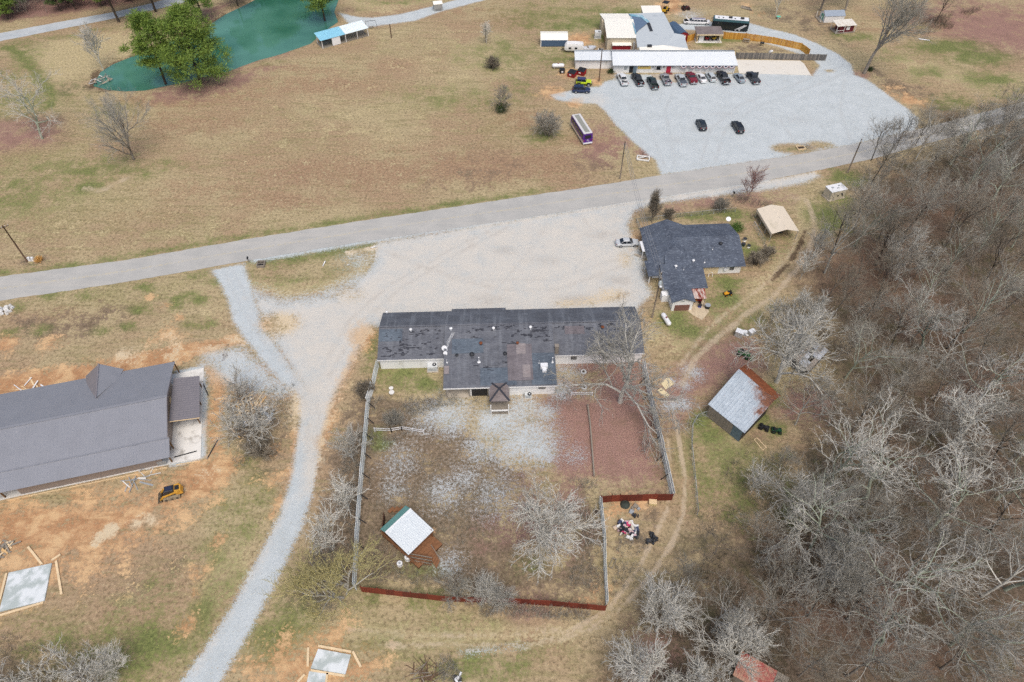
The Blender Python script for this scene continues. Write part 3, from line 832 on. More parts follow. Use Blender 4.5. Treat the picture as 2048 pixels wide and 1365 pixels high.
# ------------------------------------------------------------------ building helpers
def to_local(o, v):
    c, s = math.cos(-o.rotation_euler.z), math.sin(-o.rotation_euler.z)
    x, y = v.x - o.location.x, v.y - o.location.y
    return Vector((x * c - y * s, x * s + y * c, v.z - o.location.z))


def on(o, px, py, zf):
    """local point on a roof surface zf(x, y) under photograph pixel"""
    z = 3.0
    for _ in range(12):
        q = to_local(o, P(px, py, z))
        z = zf(q.x, q.y)
    return Vector((q.x, q.y, z))


def extrude_x(prof_top, x0, x1, t, mi=0):
    """sheet with thickness t following profile [(y, z)] from x0 to x1"""
    mb = MB()
    n = len(prof_top)
    top = [(x, y, z) for x in (x0, x1) for y, z in prof_top]
    bot = [(x, y, z - t) for x in (x0, x1) for y, z in prof_top]
    f = [(i, i + 1, n + i + 1, n + i) for i in range(n - 1)]
    f += [(2 * n + n + i, 2 * n + n + i + 1, 2 * n + i + 1, 2 * n + i) for i in range(n - 1)]
    f += [(i, 2 * n + i, 2 * n + i + 1, i + 1) for i in range(n - 1)]
    f += [(n + i + 1, 3 * n + i + 1, 3 * n + i, n + i) for i in range(n - 1)]
    f += [(0, n, 3 * n, 2 * n), (n - 1, 3 * n - 1, 4 * n - 1, 2 * n - 1)]
    return mb.add(top + bot, f, mi)


def gable_walls(x0, x1, y0, y1, h, ry, rz):
    """closed wall block with gable ends; ridge along x at (ry, rz)"""
    mb = MB()
    pr = [(y0, 0), (y1, 0), (y1, h), (ry, rz), (y0, h)]
    vs_ = [(x0, y, z) for y, z in pr] + [(x1, y, z) for y, z in pr]
    f = [(4, 3, 2, 1, 0), (5, 6, 7, 8, 9)] + [(i, (i + 1) % 5, 5 + (i + 1) % 5, 5 + i) for i in range(5)]
    return mb.add(vs_, f)


def window(parent, c, w, h, rz, frame, glass, depth=0.06, bars=1):
    """window in a wall: frame with its pane and glazing bar; c = centre on the wall face, rz = wall direction"""
    wx, wy = math.cos(rz), math.sin(rz)
    nx, ny = wy, -wx
    mb = MB()

    def bx(u0, u1, v0, v1, d):
        u, v = (u0 + u1) / 2, (v0 + v1) / 2
        mb.box((c[0] + wx * u + nx * d / 2, c[1] + wy * u + ny * d / 2, c[2] + v), (abs(u1 - u0), d, abs(v1 - v0)), rz)
    e = 0.07
    bx(-w / 2 - e, w / 2 + e, h / 2, h / 2 + e, depth)
    bx(-w / 2 - e, w / 2 + e, -h / 2 - e, -h / 2, depth + 0.03)
    bx(-w / 2 - e, -w / 2, -h / 2, h / 2, depth)
    bx(w / 2, w / 2 + e, -h / 2, h / 2, depth)
    if bars:
        bx(-w / 2, w / 2, -0.025, 0.025, depth * 0.8)
    o = mb.build("window", frame, parent)
    g = MB().box((c[0] + nx * 0.02, c[1] + ny * 0.02, c[2]), (w, 0.03, h), rz)
    g.build("pane", glass, o)
    return o


def door(parent, c, w, h, rz, m, hm, name="door", label=None):
    nx, ny = math.sin(rz), -math.cos(rz)
    mb = MB().box((c[0] + nx * 0.03, c[1] + ny * 0.03, c[2] + h / 2), (w, 0.06, h), rz)
    o = part(name, mb, m, parent, label)
    k = MB().box((c[0] + nx * 0.09 + math.cos(rz) * w * 0.38, c[1] + ny * 0.09 + math.sin(rz) * w * 0.38, c[2] + h * 0.45), (0.12, 0.06, 0.06), rz)
    k.build("handle", hm, o)
    return o


def roof_vent(parent, p, m, s=1.0, kind="turbine"):
    mb = MB()
    x, y, z = p
    if kind == "turbine":
        mb.tube([(x, y, z - 0.05), (x, y, z + 0.28 * s)], 0.13 * s, 8)
        mb.tube([(x, y, z + 0.25 * s), (x, y, z + 0.36 * s), (x, y, z + 0.52 * s), (x, y, z + 0.66 * s), (x, y, z + 0.70 * s)], [0.14 * s, 0.27 * s, 0.30 * s, 0.2 * s, 0.05 * s], 10)
    elif kind == "pipe":
        mb.tube([(x, y, z - 0.05), (x, y, z + 0.7 * s)], 0.07 * s, 7)
        mb.tube([(x, y, z - 0.04), (x, y, z + 0.08)], [0.2 * s, 0.08 * s], 7)
    elif kind == "mushroom":
        mb.tube([(x, y, z - 0.05), (x, y, z + 0.25 * s)], 0.16 * s, 8)
        mb.tube([(x, y, z + 0.2 * s), (x, y, z + 0.24 * s), (x, y, z + 0.36 * s), (x, y, z + 0.44 * s)], [0.2 * s, 0.36 * s, 0.32 * s, 0.06], 10)
    else:
        mb.box((x, y, z + 0.15 * s), (0.5 * s, 0.6 * s, 0.45 * s))
        mb.box((x, y, z + 0.42 * s), (0.62 * s, 0.72 * s, 0.08))
    return mb.build("roof_vent", m, parent)


def shingles(name, cols, fleck, amt):
    m = bpy.data.materials.new(name)
    n = NT(m)
    co = n.coord()
    f = n.noise(n.scale(co, (0.5, 1.0, 0.6)), 0.5, 4, 0.65)
    st = n.noise(n.scale(co, (1.6, 0.12, 0.2)), 0.8, 3, 0.6)
    c = n.mix(n.step(f, 0.35, 0.65), srgb(*cols[0]), srgb(*cols[1]))
    c = n.mix(n.math('MULTIPLY', n.step(st, 0.5, 0.68), 0.5), c, srgb(*cols[2]))
    br = n.new("ShaderNodeTexBrick", offset=0.5)
    br.inputs["Scale"].default_value = 1.0
    br.inputs["Brick Width"].default_value = 0.55
    br.inputs["Row Height"].default_value = 0.17
    br.inputs["Mortar Size"].default_value = 0.012
    br.inputs["Color1"].default_value = (0.35, 0.35, 0.35, 1)
    br.inputs["Color2"].default_value = (1, 1, 1, 1)
    br.inputs["Mortar"].default_value = (0, 0, 0, 1)
    n.put(br.inputs["Vector"], co)
    k = n.math('MULTIPLY', n.step(n.noise(n.scale(co, (1.0, 2.6, 1.0)), 1.7, 2, 0.8), 0.54, 0.66), amt)
    c = n.mix(k, c, srgb(*fleck))
    c = n.mix(0.35, c, br.outputs["Color"], 'MULTIPLY')
    n.put(n.bsdf.inputs["Base Color"], c)
    n.bsdf.inputs["Roughness"].default_value = 0.85
    n.bump(br.outputs["Fac"], 0.3, 0.01)
    _mats[name] = m
    return m


SHG_MAIN = shingles("weathered_shingles", [(98, 101, 109), (116, 119, 126), (132, 136, 143)], (142, 148, 157), 0.35)
SHG_FRONT_SHADE = shingles("front_slope_shaded_shingles", [(88, 92, 100), (104, 109, 118), (132, 138, 146)], (130, 138, 146), 0.2)  # darker copy of the roof shingles: shade of the far-facing slope in the colour
SHG_BLUE = shingles("newer_blue_shingles", [(88, 98, 110), (102, 114, 126), (112, 122, 134)], (134, 146, 158), 0.45)
SHG_MAUVE = shingles("bare_mauve_shingles", [(114, 108, 112), (128, 122, 126), (140, 134, 138)], (100, 92, 98), 0.4)
SHG_PALE = shingles("scoured_pale_shingles", [(146, 136, 136), (156, 148, 148), (164, 156, 156)], (130, 124, 126), 0.3)
SHG_DARK = shingles("dark_slate_shingles", [(78, 86, 100), (92, 101, 116), (100, 110, 124)], (146, 156, 170), 0.6)
SHG_BROWN = shingles("taupe_shingles", [(126, 116, 114), (140, 130, 128), (146, 138, 136)], (112, 104, 104), 0.4)
FELT = mat("torn_black_felt", (58, 60, 68), 0.9, var=0.2)
WHITE = mat("white_siding", (240, 241, 240), 0.6, var=0.03, dirt=(206, 206, 200), dirt_amt=0.2, streak=(1, 1, 0.3))
TRIM = mat("white_trim", (236, 236, 234), 0.5, var=0.03)
CREAM = mat("cream_siding", (226, 208, 172), 0.6, var=0.05)
GLASS = mat("dark_glass", (36, 42, 50), 0.08, var=0.2, spec=0.8)
GALV = mat("galvanised", (176, 182, 186), 0.4, metal=0.3, var=0.1)
DARKM = mat("dark_metal", (54, 56, 60), 0.5, var=0.1)
TIMBER = mat("fresh_lumber", (226, 202, 164), 0.7, var=0.12, streak=(1, 1, 6))
OLDWOOD = mat("weathered_grey_wood", (142, 134, 122), 0.85, var=0.22, scale=3)
BROWNWOOD = mat("brown_stained_wood", (132, 92, 62), 0.75, var=0.2, scale=2)
CONC = mat("concrete", (228, 226, 220), 0.85, var=0.05, scale=0.6, dirt=(180, 176, 168), dirt_amt=0.35)
CONC_OLD = mat("old_concrete", (190, 180, 164), 0.9, var=0.12, scale=0.8, dirt=(160, 148, 130), dirt_amt=0.4)
RUSTM = mat("rust", (132, 78, 50), 0.85, var=0.3, scale=2)
BLACKP = mat("black_plastic", (38, 40, 44), 0.5, var=0.2)
PLASTIC = mat("white_plastic", (232, 234, 236), 0.35, var=0.04)

# ------------------------------------------------------------------ the long shingled building in the middle
mainb = thing("restaurant_building", "long low building with torn dark shingle roof and white walls behind the gravel yard", "building", (0, 82, 0), R(2.0))
XL, XR, YF, YRG, YR, YA = -23.1, 22.6, 6.4, 1.35, -4.8, -11.3
AX0, AX1 = -11.7, 7.1
ZE, ZR = 2.7, 4.35


def main_z(x, y):
    if AX0 <= x <= AX1 and y < YRG:
        return ZR + 0.05 - (YRG - y) * (ZR - 2.75) / (YRG - YA)
    if y >= YRG:
        return ZR - (y - YRG) * (ZR - ZE) / (YF - YRG)
    return ZR - (YRG - y) * (ZR - ZE) / (YRG - YR)


part("wall", gable_walls(XL + 0.3, XR - 0.3, YR + 0.3, YF - 0.9, 2.62, YRG, 4.2), WHITE, mainb)
part("wall", MB().b2(AX0 + 0.3, YA + 2.4, 0, AX0 + 4.2, YR + 0.25, 2.6).b2(AX0 + 4.2, YA + 0.4, 0, AX1 - 0.3, YR + 0.25, 2.6), WHITE, mainb, "white walled rear addition")
part("roof", extrude_x([(YRG, ZR), (YF, ZE)], XL, XR, 0.14), SHG_FRONT_SHADE, mainb)
part("roof", extrude_x([(YR, ZE), (YRG, ZR)], XL, AX0, 0.14), SHG_MAIN, mainb, "torn shingle slope with many missing tabs")
part("roof", extrude_x([(YR, ZE), (YRG, ZR)], AX1, XR, 0.14), SHG_MAIN, mainb, "sooty shingle slope under the tree")
part("roof", extrude_x([(YA, 2.75), (YRG - 0.02, ZR + 0.05)], AX0, AX1, 0.16), SHG_MAIN, mainb, "patched roof of the rear addition")
part("porch_roof", extrude_x([(YF - 0.05, ZE + 0.02), (YF + 0.75, ZE - 0.25)], -10.7, -0.9, 0.1), SHG_FRONT_SHADE, mainb)
part("ridge_cap", MB().b2(XL - .02, YRG - 0.16, ZR - 0.06, XR + .02, YRG + 0.16, ZR + 0.10), SHG_MAIN, mainb)
part("fascia", MB().b2(XL, YR - 0.06, ZE - 0.2, AX0 - 0.02, YR - 0.003, ZE - 0.01), TRIM, mainb)
part("fascia", MB().b2(AX1 + 0.02, YR - 0.06, ZE - 0.2, XR, YR - 0.003, ZE - 0.01), TRIM, mainb)
part("fascia", MB().b2(AX0, YA - 0.06, 2.50, AX1, YA - 0.003, 2.73), TRIM, mainb)


def roof_patch(x0, x1, y0, y1, m, dz=0.035):
    """sheet of other shingles lying on the addition or wing slope"""
    q = [(x0, y0), (x1, y0), (x1, y1), (x0, y1)]
    part("shingle_patch", MB().slab([(x, y, main_z(x, y) + dz) for x, y in q], 0.03), m, mainb)


roof_patch(-10.4, -5.0, -4.6, -1.6, SHG_BLUE)
roof_patch(-5.6, 0.4, -11.0, -7.6, SHG_BLUE, .03)
roof_patch(2.9, 6.95, -11.1, -4.9, SHG_BLUE, .045)
roof_patch(-1.0, 3.2, -10.2, -3.0, SHG_MAUVE, .055)
roof_patch(0.6, 2.2, -5.0, -2.9, SHG_PALE, .07)
roof_patch(1.5, 2.8, -9.6, -7.2, SHG_PALE, .07)
roof_patch(-11.6, -10.8, -8.6, -7.0, SHG_PALE, .05)
roof_patch(-5.0, -2.6, -7.2, -3.2, SHG_MAIN, .045)
roof_patch(9.2, 12.6, -0.9, 0.6, SHG_MAUVE, .04)
roof_patch(-23.0, -19.0, -1.4, 0.9, SHG_BLUE, .03)
# missing and lifted shingle tabs: dark felt shows
_tabs = []
for w_, h_ in ((0.45, 0.14), (0.8, 0.14), (0.35, 0.2), (1.5, 0.11)):
    me_ = bpy.data.meshes.new("missing_shingle")
    b_ = MB().box((0, 0, 0), (w_, h_, 0.024))
    me_.from_pydata(b_.v, [], b_.f)
    me_.materials.append(FELT)
    _tabs.append(me_)
_r = rng(5)


def tabs(n, x0, x1, y0, y1, wts=(6, 4, 4, 1)):
    for _ in range(n):
        x, y = _r.uniform(x0, x1), _r.uniform(y0, y1)
        slope = (main_z(x, y + 0.2) - main_z(x, y - 0.2)) / 0.4
        for k in range(_r.choice((1, 1, 2, 3))):
            xx, yy = x + _r.uniform(-.5, .5) * (k > 0), y + (-0.17 * k)
            if not (x0 - .3 < xx < x1 + .3):
                continue
            o = link("missing_shingle", _r.choices(_tabs, wts)[0], mainb)
            o.location = (xx, yy, main_z(xx, yy) + 0.016)
            o.rotation_euler = (math.atan(slope), 0, _r.uniform(-.12, .12))


tabs(46, XL + 1.0, AX0 - 0.8, -3.2, 1.0)
tabs(10, XL + 1.0, AX0 - 0.8, -4.4, -3.2)
tabs(34, AX0 + 4, AX1 - 0.5, -1.4, 1.1)
tabs(24, AX0 + 4.5, 2.5, -8.0, -2.0)
tabs(22, AX1 + 0.6, 20, -0.8, 1.1)
tabs(8, 2.6, 6.5, -3.0, 0.5, (1, 1, 1, 4))
for px, py, kd, m_, s_ in ((774, 627, "turbine", PLASTIC, .8), (822, 663, "turbine", PLASTIC, 1), (902, 661, "turbine", PLASTIC, 1), (987, 660, "turbine", PLASTIC, 1), (1061, 658, "turbine", PLASTIC, 1), (962, 690, "turbine", RUSTM, 1.0), (1035, 689, "turbine", RUSTM, .9), (914, 712, "mushroom", DARKM, .8), (944, 711, "mushroom", DARKM, 1.2), (1010, 709, "mushroom", DARKM, 1.0), (894, 725, "pipe", PLASTIC, .9), (958, 724, "pipe", PLASTIC, 1.6), (1078, 727, "pipe", PLASTIC, 1.0), (1105, 725, "pipe", PLASTIC, 1.7), (1205, 656, "mushroom", RUSTM, .9)):
    roof_vent(mainb, on(mainb, px, py, main_z), m_, s_, kd)
p = on(mainb, 1111, 703, main_z)
part("chimney", MB().box((p.x + 0.15, p.y - 0.2, 3.5), (0.62, 0.62, 2.2)).box((p.x + 0.15, p.y - 0.2, 4.62), (0.74, 0.74, 0.08)), mat("grimy_brick", (142, 134, 124), 0.9, var=0.2, scale=4), mainb)
p = on(mainb, 1088, 735, main_z)
part("swamp_cooler", MB().box((p.x, p.y, p.z + 0.35), (1.2, 0.8, 0.7)).box((p.x, p.y - 0.75, p.z + 0.2), (0.7, 0.7, 0.5)), PLASTIC, mainb, "white rooftop fan housing")
for px, py, s_ in ((889, 698, 1.0), (891, 708, 0.75)):
    p = on(mainb, px, py, lambda x, y: 3.6)
    mb = MB().tube([(p.x, p.y, 2.9), (p.x, p.y, 3.6)], 0.03, 6)
    c_ = Vector((p.x, p.y, 3.75))
    ax = Vector((-0.25, -0.75, 0.6)).normalized()
    mb.tube([c_ - ax * 0.10, c_ - ax * 0.04, c_ + ax * 0.05], [0.06 * s_, 0.32 * s_, 0.5 * s_], 14)
    mb.bar(c_, c_ + ax * 0.55 + Vector((0, 0, -.3)), 0.03)
    part("satellite_dish", mb, PLASTIC, mainb)
mb = MB()
for k in range(5):
    mb.tube([(AX0 + 0.35 + k * .02, -4.4 + k * .03, main_z(0, -4.4) + .07), (AX0 + 0.5 + .1 * k, -2.2, main_z(0, -2.2) + .08), (AX0 + 1.3 + .12 * k, -0.3, main_z(0, -0.3) + .08)], 0.02, 4)
part("cables", mb, PLASTIC, mainb)
# rear openings and windows
door(mainb, (AX0 + 2.0, YA + 2.4, 0.1), 0.95, 2.0, 0, TRIM, DARKM)
part("doorway_shade", MB().b2(AX0 + 4.6, YA + 0.34, 0.05, AX0 + 7.4, YA + 0.395, 2.2), BLACKP, mainb, "black sheet painted as the shade of an open bay")  # flat black sheet on the wall stands in for the bay's inner shade
for x_ in (AX0 + 0.4, AX0 + 4.3, AX0 + 7.3):
    part("porch_post", MB().box((x_, YA + 0.2, 1.3), (0.12, 0.12, 2.6)), OLDWOOD, mainb)
part("porch_floor", MB().b2(AX0 + 0.2, YA + 0.1, 0, AX0 + 4.2, YA + 2.38, 0.14), CONC_OLD, mainb)
window(mainb, (4.6, YA + 0.4, 1.75), 1.2, 0.6, 0, TRIM, GLASS)
window(mainb, (0.0, YA + 0.4, 1.5), 1.3, 1.0, 0, TRIM, PLASTIC)
window(mainb, (16.0, YR + 0.3, 1.6), 1.0, 0.9, 0, TRIM, GLASS)
window(mainb, (10.5, YR + 0.3, 1.6), 1.0, 0.9, 0, TRIM, GLASS)
# back porch with a cross-braced shingled roof
bp = thing("back_porch", "small taupe hip roofed porch with dark cross and white rail at the rear", "porch", P(999, 800), R(2.0))
w2 = 1.62
part("roof", MB().add([(-w2, -2.2, 2.55), (w2, -2.2, 2.55), (w2, 1.8, 2.75), (-w2, 1.8, 2.75), (0, -0.2, 3.35), (-w2, -2.2, 2.42), (w2, -2.2, 2.42), (w2, 1.8, 2.6), (-w2, 1.8, 2.6)],
                      [(0, 1, 4), (1, 2, 4), (2, 3, 4), (3, 0, 4), (5, 8, 7, 6), (0, 5, 6, 1), (1, 6, 7, 2), (2, 7, 8, 3), (3, 8, 5, 0)]), SHG_BROWN, bp)
for a in ((-w2, -2.2, 2.57), (w2, -2.2, 2.57), (w2, 1.8, 2.77), (-w2, 1.8, 2.77)):
    part("hip_cap", MB().bar(a, (0, -0.2, 3.37), 0.3, 0.06), FELT, bp)
for a in ((-1.45, -2.9), (1.45, -2.9), (-1.45, 1.5), (1.45, 1.5)):
    part("post", MB().box((a[0], a[1], 1.25), (0.14, 0.14, 2.5)), TRIM, bp)
part("deck", MB().b2(-1.5, -2.95, 0, 1.5, 1.6, 0.3), OLDWOOD, bp)
part("rail", MB().b2(-1.5, -2.97, 0.85, 1.5, -2.85, 1.12), TRIM, bp)
for k in range(14):
    part("baluster", MB().box((-1.3 + k * 0.2, -2.9, 0.58), (0.04, 0.04, 0.55)), OLDWOOD, bp)


def ac_unit(name, label, px, py, rz, s=(1.5, 1.1, 1.1), duct=None):
    o = thing(name, label, "air conditioner", P(px, py), rz)
    part("pad", MB().box((0, 0, 0.06), (s[0] + .3, s[1] + .3, 0.12)), CONC_OLD, o)
    part("cabinet", MB().box((0, 0, 0.12 + s[2] / 2), s), mat("ac_paint", (214, 218, 218), .5, var=.05), o)
    f = part("fan_grille", MB().tube([(s[0] * .2, -s[1] * .1, 0.1 + s[2]), (s[0] * .2, -s[1] * .1, 0.16 + s[2])], 0.36, 14), DARKM, o)
    MB().tube([(s[0] * .2, -s[1] * .1, 0.15 + s[2]), (s[0] * .2, -s[1] * .1, 0.19 + s[2])], 0.12, 10).build("fan_hub", PLASTIC, f)
    for k in range(5):
        part("louvre", MB().b2(-s[0] * .42, -s[1] / 2 - .02, .3 + k * .14, s[0] * .42, -s[1] / 2 - .003, .36 + k * .14), GALV, o)
    if duct:
        part("duct", MB().b2(*duct), PLASTIC, o)
    return o


ac_unit("air_conditioner", "large white air conditioner with duct by the rear wall of the torn roof building", 866, 738, R(2), (1.7, 1.5, 1.2), (-.7, .7, .4, .7, 2.0, 1.3))
ac_unit("air_conditioner", "small boxy air conditioner beside the back porch", 1056, 795, R(2), (1.1, .8, .9))
ac_unit("air_conditioner", "air conditioner on a raised pad by the cream roofed building", 1195, 76, 0, (1.8, 1.6, 1.8))

# ------------------------------------------------------------------ dark-roofed house on the right
house = thing("ranch_house", "white ranch house with dark slate shingle roof beside the gravel yard", "house", (36, 103, 0), R(3.0))


def hl(px, py, z=0):
    return to_local(house, P(px, py, z))


# main east-west block (ridge along x) + cross wing running towards the camera at the west side
part("wall", gable_walls(-0.4, 8.4, -2.6, 9.0, 2.45, 3.4, 4.35), WHITE, house)
part("roof", extrude_x([(-3.3, 2.6), (3.4, 4.65), (9.6, 2.6)], -4.4, 8.9, 0.14), SHG_DARK, house)


def hip_y(x0, x1, y0, y1, e0, e1, rx, rz0, rz1, t=0.14):
    """roof with ridge along y at x=rx from y0 to y1 (eave heights e0 west / e1 east)"""
    mb = MB()
    top = [(x0, y0, e0), (rx, y0, rz0), (x1, y0, e1), (x0, y1, e0), (rx, y1, rz1), (x1, y1, e1)]
    bot = [(a, b, c - t) for a, b, c in top]
    mb.add(top + bot, [(0, 1, 4, 3), (1, 2, 5, 4), (9, 10, 7, 6), (10, 11, 8, 7), (0, 6, 7, 1), (1, 7, 8, 2), (3, 4, 10, 9), (4, 5, 11, 10), (0, 3, 9, 6), (2, 8, 11, 5)])
    return mb


part("roof", MB().add([(-9.6, 9.0, 2.62), (-4.4, 9.0, 4.7), (.4, 9.0, 2.62), (-4.4, .8, 4.7), (-9.6, -3.2, 2.62), (.4, -3.2, 2.62), (-9.6, 9.0, 2.5), (.4, 9.0, 2.5), (-9.6, -3.2, 2.5), (.4, -3.2, 2.5)],
                      [(0, 4, 3, 1), (1, 3, 5, 2), (4, 5, 3), (6, 7, 9, 8), (0, 1, 2, 7, 6), (0, 6, 8, 4), (2, 5, 9, 7), (4, 8, 9, 5)]), SHG_DARK, house, "cross gable of dark slate shingles")
part("roof", MB().slab([(-7.0, -3.2, 3.545), (.1, -3.2, 3.545), (-1.6, -.6, 3.985), (-6.6, -.6, 3.985)], .9), SHG_DARK, house)
part("wall", MB().b2(-8.9, -3.0, 0, -0.5, 8.6, 2.5), WHITE, house)
part("gable_wall", MB().add([(-8.9, 8.82, 2.5), (-.2, 8.82, 2.5), (-4.4, 8.82, 4.45), (-8.9, 8.7, 2.5), (-.2, 8.7, 2.5), (-4.4, 8.7, 4.45)], [(0, 1, 2), (5, 4, 3), (0, 3, 4, 1), (1, 4, 5, 2), (2, 5, 3, 0)]), WHITE, house)
# rear shed-roofed part and garage wing
part("roof", extrude_x([(-8.8, 2.55), (-3.0, 3.58)], -8.0, 0.2, 0.14), SHG_DARK, house, "low slope of dark slate shingles over the rear rooms")
part("wall", MB().b2(-7.6, -8.3, 0, -0.2, -3.05, 2.4), WHITE, house)
part("roof", hip_y(-7.3, -2.9, -12.3, -8.0, 2.5, 2.5, -5.1, 3.4, 3.4), SHG_DARK, house, "small gable roof of the garage wing")
mb = MB()
pr = [(-7.0, 0), (-3.2, 0), (-3.2, 2.45), (-5.1, 3.25), (-7.0, 2.45)]
mb.add([(x, -12.0, z) for x, z in pr] + [(x, -8.35, z) for x, z in pr], [(0, 1, 2, 3, 4), (9, 8, 7, 6, 5)] + [(i, 5 + i, 5 + (i + 1) % 5, (i + 1) % 5) for i in range(5)])
part("wall", mb, WHITE, house)
part("garage_door", MB().b2(-6.5, -12.06, 0.05, -3.7, -12.005, 1.5), mat("brown_door", (128, 92, 84), .6, var=.1), house)
part("vent_grille", MB().b2(-5.6, -12.05, 2.3, -4.9, -12.005, 2.55), GALV, house)
part("wall", MB().b2(-8.4, -9.6, 0, -7.05, -8.4, 1.7), WHITE, house, "low white side wall")
# rusty lean-to
q = [hl(1373, 569, 2.45), hl(1408, 567, 2.45), hl(1413, 598, 2.2), hl(1385, 598, 2.2)]
RUSTROOF = mat("red_rusted_tin", (150, 66, 46), 0.7, metal=0.1, var=0.3, scale=1.5, dirt=(214, 200, 190), dirt_amt=0.55, dirt_scale=1.2, streak=(1.6, 0.35, 1))
lt = part("lean_to_roof", MB().ribbed(q[3], q[2], q[1], q[0], 0.42, 0.05, .02), RUSTROOF, house, "red rusted tin lean-to roof")
for a in (q[2] + Vector((-.15, .2, 0)), (q[1] + q[2]) / 2 + Vector((-.15, 0, 0)), q[3] + Vector((.5, .2, 0))):
    part("lean_to_post", MB().box((a.x, a.y, a.z / 2 - .04), (0.1, 0.1, a.z - .08)), OLDWOOD, house)
# cream panel, window, skirting on the back wall
part("cream_panel", MB().b2(-0.4, -2.66, 0.25, 4.0, -2.61, 2.4), CREAM, house)
part("skirting", MB().b2(-0.4, -2.70, 0, 8.35, -2.61, 0.24), mat("stone_skirting", (168, 150, 128), .9, var=.2, scale=4), house)
window(house, (6.6, -2.6, 1.55), 0.9, 1.0, 0, TRIM, GLASS)
part("window_cooler", MB().b2(5.0, -2.9, 1.1, 5.7, -2.62, 1.6), PLASTIC, house)
part("arch", MB().tube([(2.1, -3.2, 0), (2.15, -3.2, .9), (2.5, -3.2, 1.25), (2.85, -3.2, .9), (2.9, -3.2, 0)], 0.05, 6), TRIM, house)


def house_z(x, y):
    if x > 0.2:
        return 4.65 - abs(y - 3.4) * (0.306 if y < 3.4 else 0.33)
    if y > -3.2:
        return 4.7 - abs(x + 4.4) * 0.4
    return 2.55 + (y + 8.8) * 0.175


for px, py, kd, m_, s_ in ((1380, 492, "mushroom", DARKM, 1.1), (1441, 489, "mushroom", DARKM, 1.1), (1386, 525, "turbine", PLASTIC, 1), (1351, 536, "turbine", PLASTIC, 1), (1409, 525, "pipe", PLASTIC, .9), (1425, 499, "pipe", PLASTIC, .7), (1367, 540, "pipe", PLASTIC, .8)):
    roof_vent(house, on(house, px, py, house_z), m_, s_, kd)
# front porches on the west side
q = [hl(1279, 483, 2.3), hl(1291, 482, 2.3), hl(1297, 503, 2.3), hl(1285, 503, 2.3)]
part("porch_roof", MB().slab(q, 0.1), PLASTIC, house, "flat white awning over the side door")
for px, py in ((1277, 501), (1283, 519)):
    a = hl(px, py)
    part("porch_post", MB().box((a.x, a.y, 1.1), (.12, .12, 2.2)), TRIM, house)
q = [hl(1289, 522, 2.5), hl(1318, 520, 2.9), hl(1318, 551, 2.9), hl(1297, 553, 2.4)]
part("porch_roof", MB().slab(q, 0.14), SHG_DARK, house, "low dark shingle porch roof")
for px, py in ((1289, 541), (1297, 567)):
    a = hl(px, py)
    part("porch_post", MB().box((a.x, a.y, 1.15), (.14, .14, 2.3)), TRIM, house)
part("ramp", MB().prism([tuple(hl(x, y))[:2] for x, y in ((1268, 509), (1290, 512), (1293, 518), (1285, 518), (1268, 511))], 0, 0.22), CONC_OLD, house)
a = hl(1456, 442, 2.8)
mb = MB().tube([(a.x, a.y, 2.5), (a.x, a.y, 3.1)], .03, 6)
ax = Vector((-.2, -.6, .7)).normalized()
mb.tube([Vector((a.x, a.y, 3.2)) - ax * .05, Vector((a.x, a.y, 3.25)) + ax * .08], [0.12, 0.5], 14)
part("satellite_dish", mb, PLASTIC, house)
patio = [P(*q) for q in ((1366, 615), (1384, 600), (1408, 602), (1418, 624), (1411, 633), (1404, 641), (1384, 630))]
tag(MB().prism([(v.x, v.y) for v in patio], 0.0, 0.09).build("patio", mat("worn_wood_patio", (204, 188, 160), .85, var=.12, scale=.8, streak=(4, 1, 1), dirt=(178, 160, 136), dirt_amt=.4)), kind="structure")

# ------------------------------------------------------------------ new metal building on the left
METAL = mat("taupe_metal_roofing", (150, 152, 158), 0.42, metal=0.25, var=0.05, scale=.4)
METALD = mat("dark_taupe_metal", (134, 130, 134), 0.45, metal=0.2, var=0.05)
TAUPE = mat("taupe_metal_wall", (150, 138, 130), 0.5, var=0.06, streak=(8, 8, .4), scale=2)
POST = mat("brown_timber_post", (122, 94, 64), 0.8, var=.15)
mt0, mt1 = P(0, 858, 5.3), P(333, 793, 5.3)
metal = thing("metal_building", "large new steel building with taupe ribbed roof and steep gablet", "building", (mt1.x, mt1.y, 0), yaw(mt0, mt1))


def ml(px, py, z=0):
    return to_local(metal, P(px, py, z))


ML0 = -36.0
Yn, Yf = ml(340, 915, 3.2).y, ml(352, 723, 3.2).y
YnB, YfB = ml(336, 876, 3.9).y, ml(345, 747, 3.9).y
ZT = 5.3
PIT = 0.42
part("roof_panel", MB().ribbed((ML0, YnB, 3.85), (0.05, YnB, 3.85), (0.05, 0, ZT), (ML0, 0, ZT), 0.46, 0.014), METAL, metal)
part("roof_panel", MB().ribbed((ML0, Yn, 3.2), (0.3, Yn, 3.2), (0.3, YnB, 3.86), (ML0, YnB, 3.86), 0.46, 0.014), METAL, metal)
part("roof_panel", MB().ribbed((ML0, YfB, 3.95), (0.0, YfB, 3.95), (0, 0, ZT), (ML0, 0, ZT), 0.46, 0.014), METAL, metal)
part("roof_panel", MB().ribbed((ML0, Yf, 3.2), (0.1, Yf, 3.2), (0, YfB, 3.96), (ML0, YfB, 3.96), 0.46, 0.014), METAL, metal)
part("ridge_cap", MB().b2(ML0, -0.22, ZT - 0.05, 0.1, 0.22, ZT + 0.10), METAL, metal)
part("flashing", MB().b2(ML0, YnB - 0.12, 3.80, 0.2, YnB + 0.12, 3.95), METAL, metal)
part("wall", gable_walls(ML0, -0.7, YnB + 0.4, YfB - 0.4, 3.7, 0, 5.15), TAUPE, metal)
part("wall", MB().b2(-22.0, Yn + 1.2, 0, -1.6, YnB + 0.38, 3.0), TAUPE, metal, "taupe side room under the porch roof")
